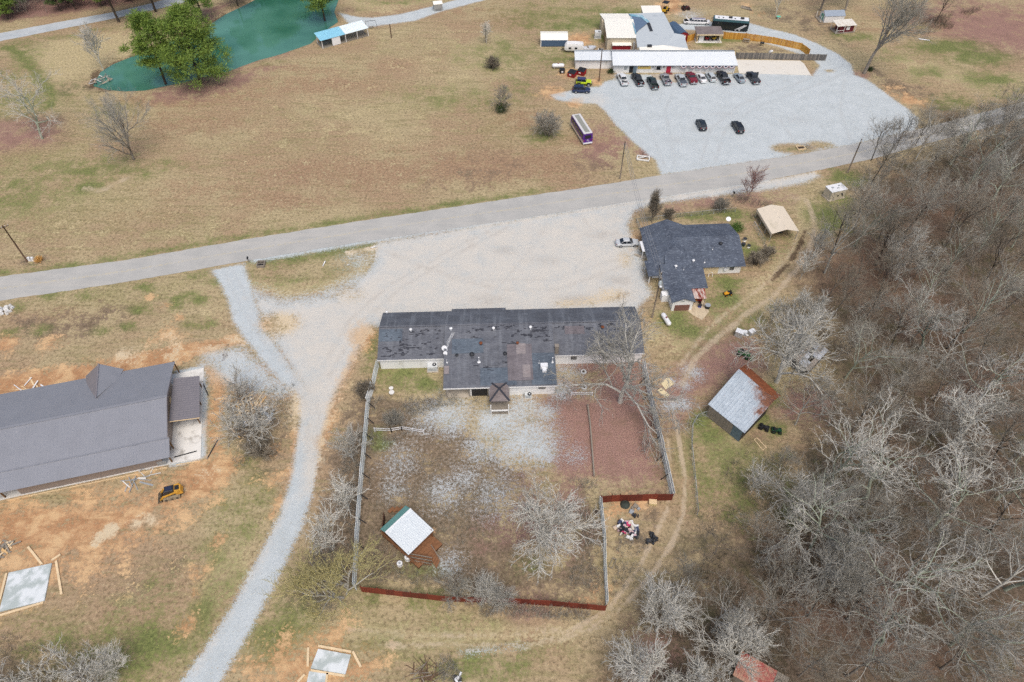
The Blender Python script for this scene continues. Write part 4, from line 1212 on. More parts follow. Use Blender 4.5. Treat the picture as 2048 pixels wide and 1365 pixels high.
part("gable_trim", MB().bar((0.05, YnB, 3.85), (0.05, 0.0, ZT), .08, .22), METALD, metal)
part("gable_trim", MB().bar((0.05, YfB, 3.9), (0.05, 0.0, ZT), .08, .22), METALD, metal)
# steep gablet over the far porch
g_tip, g_far = ml(179, 800, 4.6), ml(196, 736, 5.6)
gw = 3.0
gx = g_far.x
zb = 3.0
gl = [(gx, g_tip.y, 4.75), (gx, Yf + 0.35, 5.6), (gx - gw, Yf + 0.35, 3.3), (gx + gw, Yf + 0.35, 3.3)]
part("gablet_roof", MB().add([gl[0], gl[1], gl[2], (gx - gw * .8, (g_tip.y + Yf) / 2 + 1.2, 3.6)], [(0, 1, 2, 3), (3, 2, 1, 0)]), METALD, metal)
part("gablet_roof", MB().add([gl[0], gl[1], gl[3], (gx + gw * .8, (g_tip.y + Yf) / 2 + 1.2, 3.6)], [(0, 3, 2, 1), (1, 2, 3, 0)]), METAL, metal)
part("gablet_wall", MB().add([(gx, Yf + .3, 5.5), (gx - gw * .95, Yf + .3, 3.2), (gx + gw * .95, Yf + .3, 3.2), (gx, Yf + .15, 5.5), (gx - gw * .95, Yf + .15, 3.2), (gx + gw * .95, Yf + .15, 3.2)], [(0, 1, 2), (5, 4, 3), (0, 3, 4, 1), (1, 4, 5, 2), (2, 5, 3, 0)]), TAUPE, metal)
part("gablet_ridge", MB().bar((gx, g_tip.y, 4.82), (gx, Yf + .35, 5.66), .2, .08), METALD, metal)
# lean-to at the gable end
q = [ml(338, 843, 3.3), ml(399, 835, 2.9), ml(399, 752, 2.9), ml(347, 757, 3.3)]
part("lean_to_roof", MB().ribbed(q[0], q[3], q[2], q[1], 0.46, 0.014), METALD, metal)
part("lean_to_trim", MB().bar(q[0] - Vector((0, .05, .1)), q[1] - Vector((0, .05, .1)), .06, .16), TIMBER, metal)
for px, py in ((404, 776), (403, 811), (401, 848)):
    a = ml(px, py)
    part("post", MB().box((a.x, a.y, 1.4), (.16, .16, 2.8)), POST, metal)
for px, py in ((348, 898), (345, 925), (129, 970), (72, 983), (12, 996), (359, 746)):
    a = ml(px, py)
    part("post", MB().box((a.x, a.y, 1.55), (.18, .18, 3.1)), POST, metal)
part("beam", MB().bar((ML0, Yn + .35, 3.02), (0, Yn + .35, 3.02), .1, .22), TIMBER, metal)
slab_px = [(408, 737), (402, 918), (350, 927), (15, 998), (-120, 1030), (-100, 840), (345, 750)]
part("slab", MB().prism([tuple(ml(x, y))[:2] for x, y in slab_px], 0.0, 0.14), CONC, metal, "pale new concrete slab")
part("form_board", MB().bar(ml(15, 1001, .1), ml(335, 935, .1), .06, .2), TIMBER, metal)
part("form_board", MB().bar(ml(352, 930, .1), ml(401, 922, .1), .06, .2), TIMBER, metal)
a = ml(327, 925)
part("air_conditioner", MB().box((a.x, a.y, .55), (1.3, 1.2, .9)), GALV, metal)
part("door", MB().b2(-.69, 1.4, .15, -.64, 2.5, 2.3), CREAM, metal)

# ------------------------------------------------------------------ white roadhouse complex at the top
WROOF = mat("white_metal_roof", (216, 222, 226), 0.45, var=0.03, scale=.3, streak=(1, .2, 1))
CROOF = mat("cream_white_roof", (240, 238, 228), 0.5, var=0.02, scale=.4)
GROOF = mat("pale_grey_roof", (190, 198, 202), 0.55, var=0.04, scale=.5, dirt=(172, 180, 186), dirt_amt=.3)
TAN = mat("tan_metal_wall", (206, 194, 170), 0.55, var=0.05, streak=(6, 6, .4))
RED = mat("barn_red", (138, 34, 44), 0.6, var=0.1)
hall = thing("roadhouse", "long white roadhouse with pale metal roof, bunting and red door facing the parking row", "building", (43.2, 180.3, 0), 0)
part("wall", gable_walls(-15.8, 17.0, 0, 5.6, 2.38, 3.7, 4.15), WHITE, hall)
part("roof_panel", MB().ribbed((-16.2, -.7, 2.42), (17.4, -.7, 2.42), (16.8, 3.7, 4.3), (-16.2, 3.7, 4.3), .9, .02), WROOF, hall)
part("roof_panel", MB().slab([(-16.2, 3.7, 4.3), (16.8, 3.7, 4.3), (14.2, 6.6, 3.2), (-16.2, 6.6, 3.2)], .08), CROOF, hall)
part("ridge_cap", MB().b2(-16.2, 3.5, 4.25, 16.8, 3.9, 4.41), mat("grey_flashing", (132, 140, 148), .5), hall)
part("fascia", MB().b2(-16.2, -.78, 2.28, 17.4, -.705, 2.40), mat("grey_flashing", (132, 140, 148), .5), hall)


def fx(px, py=140):
    return to_local(hall, P(px, py, 1.2)).x


dr = door(hall, (fx(1338), 0, .05), 1.2, 2.05, 0, mat("bright_red_door", (196, 52, 78), .5, var=.05), PLASTIC, label="bright red front door")
part("door_step", MB().b2(fx(1338) - 1.1, -1.1, 0, fx(1338) + 1.1, -.08, .14), mat("brick_step", (118, 66, 60), .9, var=.15), hall)
part("doorway_shade", MB().b2(fx(1259), -.05, .05, fx(1267), -.005, 2.05), BLACKP, hall, "black sheet painted as the shade of an open entrance")  # no opening cut: a black sheet imitates the shade indoors
part("door", MB().box((fx(1270), -.45, 1.05), (.9, .06, 2.0), R(-35)), mat("blue_grey_door", (116, 136, 150), .5, var=.06), hall, "blue grey side door standing open")
sg = part("sign_board", MB().b2(fx(1276), -.07, 1.1, fx(1302), -.01, 2.1), mat("sign_yellow", (236, 206, 120), .6, var=.08), hall, "yellow and white banner sign")
for k in range(9):
    _x = fx(1280) + k * .27
    MB().b2(_x, -.09, 1.72 - .05 * (k % 2), _x + .17, -.075, 2.04).build("letter", mat("sign_letter", (98, 84, 70), .6), sg)
window(hall, (fx(1317), 0, 1.45), 1.5, 1.0, 0, DARKM, GLASS)
for px in (1311.5, 1323.5):
    part("shutter", MB().b2(fx(px) - .28, -.06, .9, fx(px) + .28, -.01, 2.0), PLASTIC, hall)
for px in (1306, 1328, 1346):
    part("wall_lamp", MB().box((fx(px), -.1, 1.7), (.18, .18, .4)), DARKM, hall)
part("vent_grille", MB().b2(fx(1252) - .4, -.05, .9, fx(1252) + .4, -.01, 2.0), GALV, hall)
BUNT = [mat("bunting_navy", (70, 72, 98), .7, var=.05), mat("bunting_white", (238, 238, 240), .7, var=.02), mat("bunting_red", (168, 130, 138), .7, var=.05)]
for k, px in enumerate((1366, 1384, 1398, 1411, 1424, 1437, 1450, 1462)):
    cx = fx(px)
    root = None
    for j, (r0, r1) in enumerate(((0, .42), (.42, .62), (.62, .82))):
        mb = MB()
        n = 10
        vv, ff = [], []
        for i in range(n + 1):
            t = math.pi + math.pi * i / n
            for rr in (r0, r1):
                vv.append((cx + rr * math.cos(t), -.80 - .012 * j, 2.36 + rr * math.sin(t) * .95))
        ff = [(2 * i, 2 * i + 1, 2 * i + 3, 2 * i + 2) for i in range(n)]
        o = mb.add(vv, ff).build("bunting" if j == 0 else "bunting_band", BUNT[(0, 1, 2)[j]] if j else BUNT[0], hall if j == 0 else root)
        if j == 0:
            root = o
for px in (1370.5, 1468):
    part("downspout", MB().box((fx(px), -.06, 1.18), (.1, .1, 2.36)), GALV, hall)

wing = thing("store_wing", "low white metal annex with pale roof at the end of the roadhouse", "building", (22.4, 182.6, 0), 0)
part("wall", gable_walls(-5.1, 4.9, 0, 4.0, 2.7, 3.0, 3.3), WHITE, wing)
part("roof_panel", MB().ribbed((-5.4, -.5, 2.65), (5.0, -.5, 2.65), (5.0, 3.0, 3.45), (-5.4, 3.0, 3.45), .9, .03), WROOF, wing)
part("roof_panel", MB().slab([(-5.4, 3.0, 3.45), (5.0, 3.0, 3.45), (5.0, 4.4, 3.1), (-5.4, 4.4, 3.1)], .08), GROOF, wing)
part("ridge_cap", MB().b2(-5.4, 2.9, 3.4, 5.0, 3.12, 3.54), mat("grey_flashing", (132, 140, 148), .5), wing)
part("eave_trim", MB().b2(-5.4, -.56, 2.50, 5.0, -.505, 2.63), mat("grey_flashing", (132, 140, 148), .5), wing)

shop = thing("cream_warehouse", "tall cream roofed metal warehouse behind the roadhouse annex", "building", (30.6, 196.2, 0), 0)
part("wall", MB().b2(-3.9, -3.5, 0, 4.0, 6.6, 3.9), TAN, shop)
part("wall", MB().b2(-4.6, 6.62, 0, 3.6, 11.2, 3.9), TAN, shop)
part("roof_panel", MB().ribbed((-4.2, -3.9, 3.95), (4.2, -3.9, 3.95), (4.3, 6.7, 4.5), (-4.1, 6.7, 4.5), .9, .03), CROOF, shop)
part("roof_panel", MB().ribbed((-4.1, 6.75, 4.3), (4.3, 6.75, 4.3), (3.4, 11.5, 4.0), (-5.0, 11.5, 4.0), .9, .03), CROOF, shop)
part("wall_panel", MB().b2(-4.06, 1.0, .3, -3.91, 4.0, 3.5), mat("brown_board", (150, 126, 96), .7, var=.1), shop)

grey = thing("dance_hall", "large pale grey roofed hall with torn blue tarp behind the roadhouse", "building", (41.0, 197.0, 0), 0)
part("wall", MB().prism([(-6.6, -9.9), (6.7, -9.9), (6.9, -2.4), (4.2, -2.4), (3.0, 10.6), (-6.4, 10.0)], 0, 3.5), TAN, grey)
part("roof", MB().slab([(-6.7, -9.8, 3.95), (0.5, -10.0, 3.75), (7.2, -9.8, 3.6), (7.3, -2.2, 3.7), (4.6, -2.0, 4.05), (3.4, 11.0, 4.2), (-7.0, 10.2, 4.2), (-6.2, 0, 4.1)], .3), GROOF, grey)
part("lower_roof", MB().slab([(-6.4, -13.0, 3.75), (7.6, -12.6, 3.5), (7.2, -9.9, 3.5), (0.5, -9.2, 4.1), (-6.2, -9.9, 3.85)], .12), CROOF, grey)
TARP = mat("blue_tarp", (120, 168, 188), .5, var=.2, scale=1.5, dirt=(196, 214, 220), dirt_amt=.4)
TARPD = mat("slate_blue_membrane", (98, 118, 142), .6, var=.08)


def gz(px, py, z=4.3):
    v = to_local(grey, P(px, py, z))
    return v


q = [gz(1262, 32), gz(1283, 34), gz(1297, 45), gz(1280, 58), gz(1271, 67)]
part("roof_patch", MB().slab([(v.x, v.y, 4.32) for v in q], .08), TARPD, grey, "slate blue bare roof patch")
q = [gz(1257, 29), gz(1284, 31), gz(1299, 44), gz(1295, 47), (gz(1282, 36)), gz(1262, 33)]
part("tarp", MB().slab([(v.x, v.y, 4.40) for v in q], .04), TARP, grey, "torn pale blue tarp")
part("tarp_strip", MB().bar(gz(1297, 46, 4.42), gz(1303, 62, 4.2), .8, .05), DARKM, grey)
part("tarp_strip", MB().bar(gz(1262, 33, 4.42), gz(1272, 68, 4.32), .3, .06), TARP, grey)
a = gz(1299, 93, 4.0)
part("roof_hatch", MB().box((a.x, a.y, 4.1), (1.2, .8, .5)), DARKM, grey)
whs = thing("white_annex", "small white roofed annex at the far end of the grey hall", "building", (41.6, 211.4, 0), R(2))
part("wall", MB().b2(-2.6, -1.9, 0, 2.6, 2.6, 3.0), TAN, whs)
part("roof", extrude_x([(-2.2, 3.1), (2.9, 3.5)], -2.9, 2.9, .14), CROOF, whs)
rs = thing("red_store", "small maroon store with white roof squeezed between warehouse and roadhouse", "building", P(1242, 103), 0)
part("wall", MB().b2(-2.6, -1.2, 0, 2.4, 2.0, 2.3), RED, rs)
part("roof", extrude_x([(-1.4, 2.35), (2.2, 2.75)], -2.8, 2.6, .1), CROOF, rs)
cl = ac_unit("air_conditioner", "tall grey cooler with white top behind the roadhouse roof", 1271, 101, 0, (2.0, 1.8, 2.6))


def barn_shed(name, label, c, rz, L, W, h, rh, wallm, roofm, doorm=None, gam=True):
    """small gambrel-roofed shed; ridge along local x"""
    o = thing(name, label, "shed", c, rz)
    hw = W / 2
    pr = [(-hw - .12, h), (-hw * .62, h + (rh - h) * .68), (0, rh), (hw * .62, h + (rh - h) * .68), (hw + .12, h)] if gam else [(-hw - .15, h - .05), (0, rh), (hw + .15, h - .05)]
    part("roof", extrude_x(pr, -L / 2 - .12, L / 2 + .12, .08), roofm, o)
    mb = MB()
    base = [(-hw, 0), (hw, 0)] + [(y * .96, z - .09) for y, z in pr[::-1]]
    n = len(base)
    mb.add([(-L / 2, y, z) for y, z in base] + [(L / 2, y, z) for y, z in base], [tuple(range(n - 1, -1, -1)), tuple(range(n, 2 * n))] + [(i, (i + 1) % n, n + (i + 1) % n, n + i) for i in range(n)])
    part("wall", mb, wallm, o)
    if doorm:
        d = part("door", MB().b2(-L / 2 - .06, -hw * .45, .08, -L / 2 - .005, hw * .45, h * .95), doorm, o)
        MB().b2(-L / 2 - .1, hw * .3, h * .45, -L / 2 - .06, hw * .4, h * .55).build("latch", DARKM, d)
    return o


BLUESLATE = mat("slate_blue_roof", (74, 96, 122), .5, var=.06)
bs = thing("storage_shed", "white and slate blue storage shed alone on the grass", "shed", (12.0, 197.2, 0), 0)
part("roof", extrude_x([(-1.9, 1.9), (-1.2, 2.35), (0.2, 2.9), (1.9, 2.7)], -3.9, 3.9, .1), CROOF, bs)
part("roof_apron", extrude_x([(-1.95, .25), (-1.93, 1.9)], -3.65, 3.65, .02), BLUESLATE, bs)
part("wall", MB().b2(-3.6, -1.85, 0, 3.6, 1.8, 1.95).b2(-3.6, -1.1, 1.95, 3.6, 1.7, 2.3), BLUESLATE, bs)
for x_ in (-3.78, 3.78):
    part("corner_trim", MB().b2(x_ - .1, -1.98, 0, x_ + .1, -1.86, 2.0), TRIM, bs)
rb = P(1371, 86)
barn_shed("barn_shed", "maroon gambrel shed with slate blue roof beside the limousine", (47.9, 201.3, 0), R(90 + 18), 7.0, 3.6, 2.0, 3.1, RED, BLUESLATE, PLASTIC)

pav = thing("picnic_pavilion", "tan timber pavilion with taupe roof and open front in the fenced yard", "pavilion", (56.6, 199.6, 0), 0)
part("roof", extrude_x([(-2.0, 2.55), (2.4, 2.85)], -3.9, 3.7, .12), SHG_BROWN, pav)
part("fascia", MB().b2(-3.9, -2.09, 2.2, 3.7, -2.005, 2.5), CREAM, pav)
part("wall", MB().b2(-3.5, 1.6, .12, 3.3, 1.75, 2.6), CREAM, pav)
part("wall", MB().b2(-3.5, -1.4, .12, -3.35, 1.58, 2.4), CREAM, pav)
part("wall", MB().b2(3.2, -.2, .12, 3.3, 1.58, 2.4), CREAM, pav)
part("slab", MB().b2(-3.8, -2.0, 0, 3.7, 2.0, .12), CONC, pav)
part("screen", MB().b2(-2.9, -1.3, .13, -1.5, -1.2, 2.0), PLASTIC, pav, "white door panel leaning in the pavilion")
for x_ in (-3.4, 3.2):
    part("post", MB().box((x_, -1.7, 1.25), (.16, .16, 2.4)), CREAM, pav)
for k, (nm, x_, m_, lb) in enumerate((("pedal_kart", -.3, mat("toy_red", (168, 54, 58), .5, var=.2), "red pedal kart parked in the tan pavilion"), ("riding_mower", 1.7, mat("mower_yellow", (206, 172, 52), .5, var=.15), "yellow riding mower parked in the tan pavilion"))):
    o = thing(nm, lb, "mower" if k else "kart", (56.6 + x_, 199.3, .13), R(10 if k else 170))
    part("body", MB().box((0, 0, .45), (1.1, .6, .4)).box((.35, 0, .7), (.5, .5, .25)), m_, o)
    part("seat", MB().box((-.35, 0, .85), (.4, .4, .1)).box((-.55, 0, 1.05), (.08, .4, .4)), BLACKP, o)
    for sx in (-.5, .5):
        for sy in (-.4, .4):
            part("wheel", MB().tube([(sx, sy - .1, .25), (sx, sy + .1, .25)], .25, 10), BLACKP, o)
    part("steering_wheel", MB().tube([(.1, 0, .9), (.06, 0, 1.0)], .18, 10), DARKM, o)

# sheds at the top right
ph = barn_shed("playhouse", "small white playhouse with blue grey roof under the trees", tuple(P(1662, 40)), R(4), 6.0, 3.6, 2.0, 2.9, WHITE, mat("blue_grey_tin", (150, 162, 176), .5, var=.05), mat("teal_door", (96, 170, 150), .5), gam=False)
window(ph, (.8, -1.8, 1.3), .8, .7, 0, TRIM, GLASS)
part("porch_deck", MB().b2(-4.2, -1.8, 0, -3.07, 1.8, .25), OLDWOOD, ph)
for y_ in (-1.7, 1.7):
    part("porch_post", MB().box((-4.05, y_, 1.1), (.1, .1, 1.9)), TRIM, ph)
ph2 = thing("play_cabin", "maroon playhouse with white rusty flat roof and corner posts", "shed", tuple(P(1684, 62)), R(9))
part("wall", MB().b2(-1.7, -1.3, .2, 2.6, 1.4, 2.1), mat("maroon_boards", (104, 38, 48), .7, var=.15), ph2)
part("roof", MB().slab([(-3.0, -1.8, 2.25), (3.0, -1.8, 2.25), (3.0, 1.8, 2.55), (-3.0, 1.8, 2.55)], .08), mat("rusty_white_roof", (226, 222, 212), .6, var=.05, dirt=(176, 156, 132), dirt_amt=.35, dirt_scale=.9), ph2)
part("deck", MB().b2(-3.0, -1.8, 0, 2.9, 1.6, .2), OLDWOOD, ph2)
for x_, y_ in ((-2.9, -1.7), (-2.9, 1.6), (2.85, -1.7), (-.6, -1.72)):
    part("post", MB().box((x_, y_, 1.2), (.1, .1, 2.0)), TRIM, ph2)
window(ph2, (.8, -1.3, 1.3), .9, .8, 0, TRIM, PLASTIC)
part("rail", MB().b2(-2.9, -1.76, .9, -.6, -1.7, 1.0), TRIM, ph2)

# shelter by the pond
bh0, bh1 = P(640, 97), P(728, 71)
bh = thing("pond_shelter", "open pond shelter with half blue half white metal roof and slatted side", "shelter", ((bh0.x + bh1.x) / 2, (bh0.y + bh1.y) / 2 + 1.2, 0), yaw(bh0, bh1) - R(2))
part("roof_panel", MB().ribbed((-7.4, -2.2, 2.4), (.2, -2.2, 2.4), (.2, 2.2, 3.0), (-7.4, 2.2, 3.0), .45, .03), mat("sky_blue_tin", (142, 202, 226), .45, var=.05), bh, "sky blue half of the roof")
part("roof_panel", MB().ribbed((.25, -2.2, 2.4), (7.5, -2.2, 2.4), (7.5, 2.2, 3.0), (.25, 2.2, 3.0), .45, .03), mat("pale_blue_white_tin", (228, 240, 242), .45, var=.03), bh, "white half of the roof")
for x_ in (-7.0, -3.5, .2, 3.8, 7.2):
    for y_ in (-1.95, 1.95):
        part("post", MB().box((x_, y_, 1.2 if y_ < 0 else 1.42), (.14, .14, 2.4 if y_ < 0 else 2.84)), TRIM, bh)
part("side_panel", MB().b2(-4.0, -2.08, .1, -1.5, -2.03, 2.25), PLASTIC, bh)
for k in range(13):
    part("slat", MB().bar((.8 + k * .5, -1.98, .1), (.6 + k * .5, -1.98, 2.2), .1, .04), OLDWOOD, bh)
for z_ in (.12, 2.2):
    part("rail", MB().bar((.4, -1.93, z_), (7.2, -1.93, z_), .08, .05), OLDWOOD, bh)
part("floor", MB().b2(-7.2, -2.0, 0, 7.3, 2.0, .06), OLDWOOD, bh)
for k in range(6):
    rr = rng(80 + k)
    o = thing("stored_crate", "small grey crate in the shade under the pond shelter roof", "crate", tuple(bh.location + Vector((-6.3 + k * .85 + (1.6 if k > 2 else 0), -1.0 + .35 * k - (1.0 if k > 3 else 0), .06))), R(rr.uniform(0, 90)), "crates under the pond shelter")
    part("side", MB().box((0, 0, .3), (.7, .5, .6)), mat("crate_grey", (96, 92, 88), .8, var=.2), o)
    part("lid", MB().box((0, 0, .63), (.76, .56, .06)), mat("crate_lid", (128, 122, 114), .8, var=.2), o)
sh = barn_shed("tool_shed", "tiny grey shed with white roof at the end of the gravel path", tuple(P(876, 20)), R(14), 2.6, 2.0, 2.2, 2.7, mat("grey_boards", (160, 162, 160), .8, var=.12, streak=(6, 6, .4)), CROOF, None, gam=False)
part("door", MB().b2(-.9, -1.04, .05, .9, -1.005, 1.9), mat("grey_door", (128, 130, 130), .7, var=.1), sh)

# utility cabinet by the road
cb0, cb1 = P(1656, 404), P(1686, 397)
cb = thing("utility_cabinet", "beige equipment hut with flat white roof beside the woods", "utility cabinet", ((cb0.x + cb1.x) / 2 - .2, (cb0.y + cb1.y) / 2 + 1.2, 0), yaw(cb0, cb1))
part("base", MB().b2(-2.1, -1.3, 0, 2.1, 1.3, .2), CONC_OLD, cb)
part("wall", MB().b2(-1.9, -1.15, .2, 1.9, 1.15, 2.3), mat("beige_panel", (206, 196, 178), .6, var=.05, dirt=(176, 164, 142), dirt_amt=.3), cb)
part("roof", MB().b2(-2.0, -1.25, 2.3, 2.0, 1.25, 2.42), PLASTIC, cb)
for x_ in (-1.1, .3):
    part("door", MB().b2(x_, -1.2, .3, x_ + 1.2, -1.155, 2.1), mat("beige_panel2", (198, 188, 168), .6, var=.05), cb)
for x_, z_ in ((-.2, 1.0), (.7, 1.3), (1.0, .9)):
    part("meter_box", MB().b2(x_, -1.32, z_, x_ + .22, -1.205, z_ + .35), DARKM, cb)
for x_, y_ in ((-.9, .2), (.2, -.3), (.9, .4)):
    part("roof_vent", MB().box((x_, y_, 2.48), (.45, .3, .12)), GALV, cb)

# beige carport
cp = thing("carport", "beige metal carport with dark car beneath it", "carport", tuple(P(1558, 470) + Vector((-.4, 1.9, 0))), R(-80) + R(90) - R(2))
BEI = mat("beige_tin", (226, 214, 194), .5, var=.04, scale=.4, dirt=(200, 190, 168), dirt_amt=.3, streak=(1, .3, 1))
part("roof", hip_y(-2.9, 2.9, -4.0, 4.2, 2.3, 2.3, 0, 3.1, 3.1, .06), BEI, cp)
part("side_panel", MB().b2(-2.92, -4.0, 1.7, -2.86, 4.2, 2.3), BEI, cp)
for y_ in (-3.8, -1.2, 1.4, 4.0):
    for x_ in (-2.8, 2.8):
        part("post", MB().box((x_, y_, 1.12), (.08, .08, 2.2)), GALV, cp)

# tin barn with rust
BARNROOF = bpy.data.materials.new("silver_tin_with_rust")
_n = NT(BARNROOF)
_co = _n.coord()
_a = _n.noise(_co, 0.8, 5, .75)
_b = _n.noise(_n.scale(_co, (2.2, 2.2, 1)), 1.6, 3, .7)
_sx = _n.new("ShaderNodeSeparateXYZ")
_n.put(_sx.inputs[0], _co)
_k = _n.math('ADD', _n.math('ADD', _n.math('MULTIPLY', _sx.outputs[1], -.143), _n.math('MULTIPLY', _sx.outputs[0], .1)), _n.math('MULTIPLY', _n.math('SUBTRACT', _a, .5), 1.4))
_c = _n.mix(_n.step(_a, .3, .7), srgb(166, 178, 188), srgb(190, 202, 212))
_c = _n.mix(_n.math('MULTIPLY', _n.step(_b, .62, .70), .75), _c, srgb(124, 92, 82))
_c = _n.mix(_n.step(_k, .74, 1.15), _c, _n.mix(_n.step(_b, .4, .6), srgb(112, 78, 66), srgb(146, 98, 70)))
_n.put(_n.bsdf.inputs["Base Color"], _c)
_n.bsdf.inputs["Roughness"].default_value = .55
b0, b1 = P(1416, 809, 3.3), P(1489, 867, 3.3)
b2_ = P(1477, 738, 3.3)
barn = thing("tin_barn", "old plank barn with silver tin roof going rusty", "barn", ((b0.x + b1.x) / 2, (b0.y + b1.y) / 2, 0), yaw(b0, b2_) - R(0))
# local x: along the near eave direction b0->b2 ; -y towards lower right gable
BLn = (b2_ - b0).length
W1 = (b1 - b0).length


def bl(px, py, z=0):
    return to_local(barn, P(px, py, z))


e0, e1, e2 = bl(1416, 809, 3.3), bl(1489, 867, 3.3), bl(1477, 738, 3.3)
barn_axes = (e0, e1, e2)
x_dir = 1
A0 = Vector((e0.x, e0.y, 3.3))
A1 = Vector((e2.x, e2.y, 3.3))
B0 = Vector((e1.x, e1.y, 3.3))
dep = Vector((e1.x - e0.x, e1.y - e0.y, 0))
ln = A1 - A0
# near roof plane: low along A0-A1? the tin plane spans A0, A1 and drops from the rusty ridge to the plank side
R0 = bl(1489, 867, 3.3)
RID0, RID1 = bl(1524, 803, 3.9), bl(1497, 733, 3.9)
TINQ = [Vector((e0.x, e0.y, 2.9)), Vector((e1.x, e1.y, 2.9))]
part("roof_panel", MB().ribbed(bl(1416, 809, 2.9), bl(1489, 867, 2.9), bl(1550, 800, 4.0), bl(1478, 738, 4.0), .55, .04), BARNROOF, barn, "silver tin sheets turning to rust")
q = [bl(1478, 738, 4.02), bl(1550, 800, 4.02), bl(1562, 792, 3.7), bl(1492, 730, 3.7)]
part("roof_panel", MB().slab(q, .05), RUSTM, barn, "rusted ridge sheets")
wq = [bl(1420, 812, 2.8), bl(1486, 864, 2.8), bl(1544, 800, 3.85), bl(1480, 742, 3.85)]
PLANK = mat("grey_barn_planks", (138, 130, 120), .9, var=.3, scale=2.5, streak=(3, 3, .4))
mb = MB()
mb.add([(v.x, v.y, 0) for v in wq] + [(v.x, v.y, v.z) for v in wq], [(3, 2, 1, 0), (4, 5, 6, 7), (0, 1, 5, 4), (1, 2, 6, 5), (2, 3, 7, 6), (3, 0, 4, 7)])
part("wall", mb, mat("barn_inside_shade", (62, 58, 54), .95, var=.2), barn)  # solid block; its dark colour stands for shade behind the planks
a, b = Vector((wq[0].x, wq[0].y, 0)), Vector((wq[1].x, wq[1].y, 0))
nrm = Vector(((b - a).y, -(b - a).x, 0)).normalized()
_r = rng(31)
TEALP = mat("blue_grey_patch_tin", (96, 116, 128), .6, var=.25)
for k in range(30):
    t0, t1 = k / 30, (k + .92) / 30
    p0, p1 = a.lerp(b, t0) + nrm * .05, a.lerp(b, t1) + nrm * .05
    hgt = 2.72 + _r.uniform(-.05, .04)
    zb = _r.uniform(0, .12)
    part("plank", MB().add([(p0.x, p0.y, zb), (p1.x, p1.y, zb), (p1.x, p1.y, hgt), (p0.x, p0.y, hgt)] + [(p0.x - nrm.x * .03, p0.y - nrm.y * .03, zb), (p1.x - nrm.x * .03, p1.y - nrm.y * .03, zb), (p1.x - nrm.x * .03, p1.y - nrm.y * .03, hgt), (p0.x - nrm.x * .03, p0.y - nrm.y * .03, hgt)],
                           [(0, 1, 2, 3), (7, 6, 5, 4), (1, 0, 4, 5), (2, 1, 5, 6), (3, 2, 6, 7), (0, 3, 7, 4)]), TEALP if k > 21 else PLANK, barn)

# ruined tin shed in the wood
ru = thing("ruined_shed", "collapsing shed of patched grey tin sheets in the woods", "shed", tuple((P(1617, 674, 2.4) + P(1619, 740, 2.4)) / 2 * Vector((1, 1, 0)) if False else Vector(((P(1617, 674, 2.4) + P(1619, 740, 2.4)) / 2)[:2] + (0,))), 0)
c4 = [to_local(ru, P(x, y, 2.4)) for x, y in ((1617, 674), (1656, 700), (1619, 740), (1584, 714))]
_r = rng(8)
TINS = [mat("tin_a", (176, 182, 190), .5, var=.15, dirt=(140, 126, 114), dirt_amt=.4), mat("tin_b", (150, 140, 130), .7, var=.2), mat("tin_c", (196, 200, 206), .5, var=.1)]
for i in range(5):
    for j in range(4):
        if (i, j) in ((2, 1), (3, 2)):
            continue

        def bil(u, v, z):
            pnt = c4[0].lerp(c4[1], u).lerp(c4[3].lerp(c4[2], u), v)
            return (pnt.x, pnt.y, z)
        z_ = 2.4 + _r.uniform(-.12, .1)
        u0, u1, v0, v1 = i / 5 + .01, (i + 1) / 5 + .03, j / 4 + .01, (j + 1) / 4 + .02
        part("roof_sheet", MB().slab([bil(u0, v0, z_), bil(u1, v0, z_ + .03), bil(u1, v1, z_), bil(u0, v1, z_ + _r.uniform(-.1, .1))], .02), _r.choice(TINS), ru)
for i, (v, w_) in enumerate(zip(c4, c4[1:] + c4[:1])):
    part("post", MB().box((v.x * .93, v.y * .93, 1.1), (.16, .16, 2.2)), OLDWOOD, ru)
    part("wall", MB().bar((v.x * .92, v.y * .92, 1.0), (w_.x * .92, w_.y * .92, 1.0), .05, 1.9), mat("barn_inside_shade", (62, 58, 54)), ru)  # same dark tone, inside shade put into the wall colour

# stage pavilion in the fenced yard
s0, s1 = P(771, 1066, 3.1), P(822, 1018, 3.1)
stg = thing("stage_pavilion", "wooden stage pavilion with white and teal tin roof in the fenced yard", "pavilion", tuple(Vector(((s0.x + s1.x) / 2, (s0.y + s1.y) / 2, 0))), yaw(s0, s1))


def sl(px, py, z=0):
    return to_local(stg, P(px, py, z))


STN = mat("white_ribbed_tin", (218, 226, 230), .4, metal=.1, var=.04, streak=(3, .2, 1), scale=2)
TEAL = mat("teal_green_tin", (104, 150, 146), .45, var=.06)
hw_ = (s1 - s0).length / 2
dn = sl(840, 1088, 2.5).y
part("roof_panel", MB().ribbed((-hw_, dn, 2.5), (hw_, dn, 2.5), (hw_, 0, 3.1), (-hw_, 0, 3.1), .3, .03), STN, stg, "white slope of the tin roof")
up = sl(787, 1034, 2.6).y
part("roof_panel", MB().ribbed((-hw_, up, 2.6), (hw_, up, 2.6), (hw_, 0.02, 3.1), (-hw_, .02, 3.1), .3, .03), TEAL, stg, "teal slope of the tin roof")
part("ridge_cap", MB().b2(-hw_, -.12, 3.05, hw_, .12, 3.17), PLASTIC, stg)
for x_ in (-hw_ + .25, hw_ - .25):
    for y_ in (up - .25, dn + .3):
        part("post", MB().box((x_, y_, 1.3), (.18, .18, 2.5)), BROWNWOOD, stg)
nb = 14
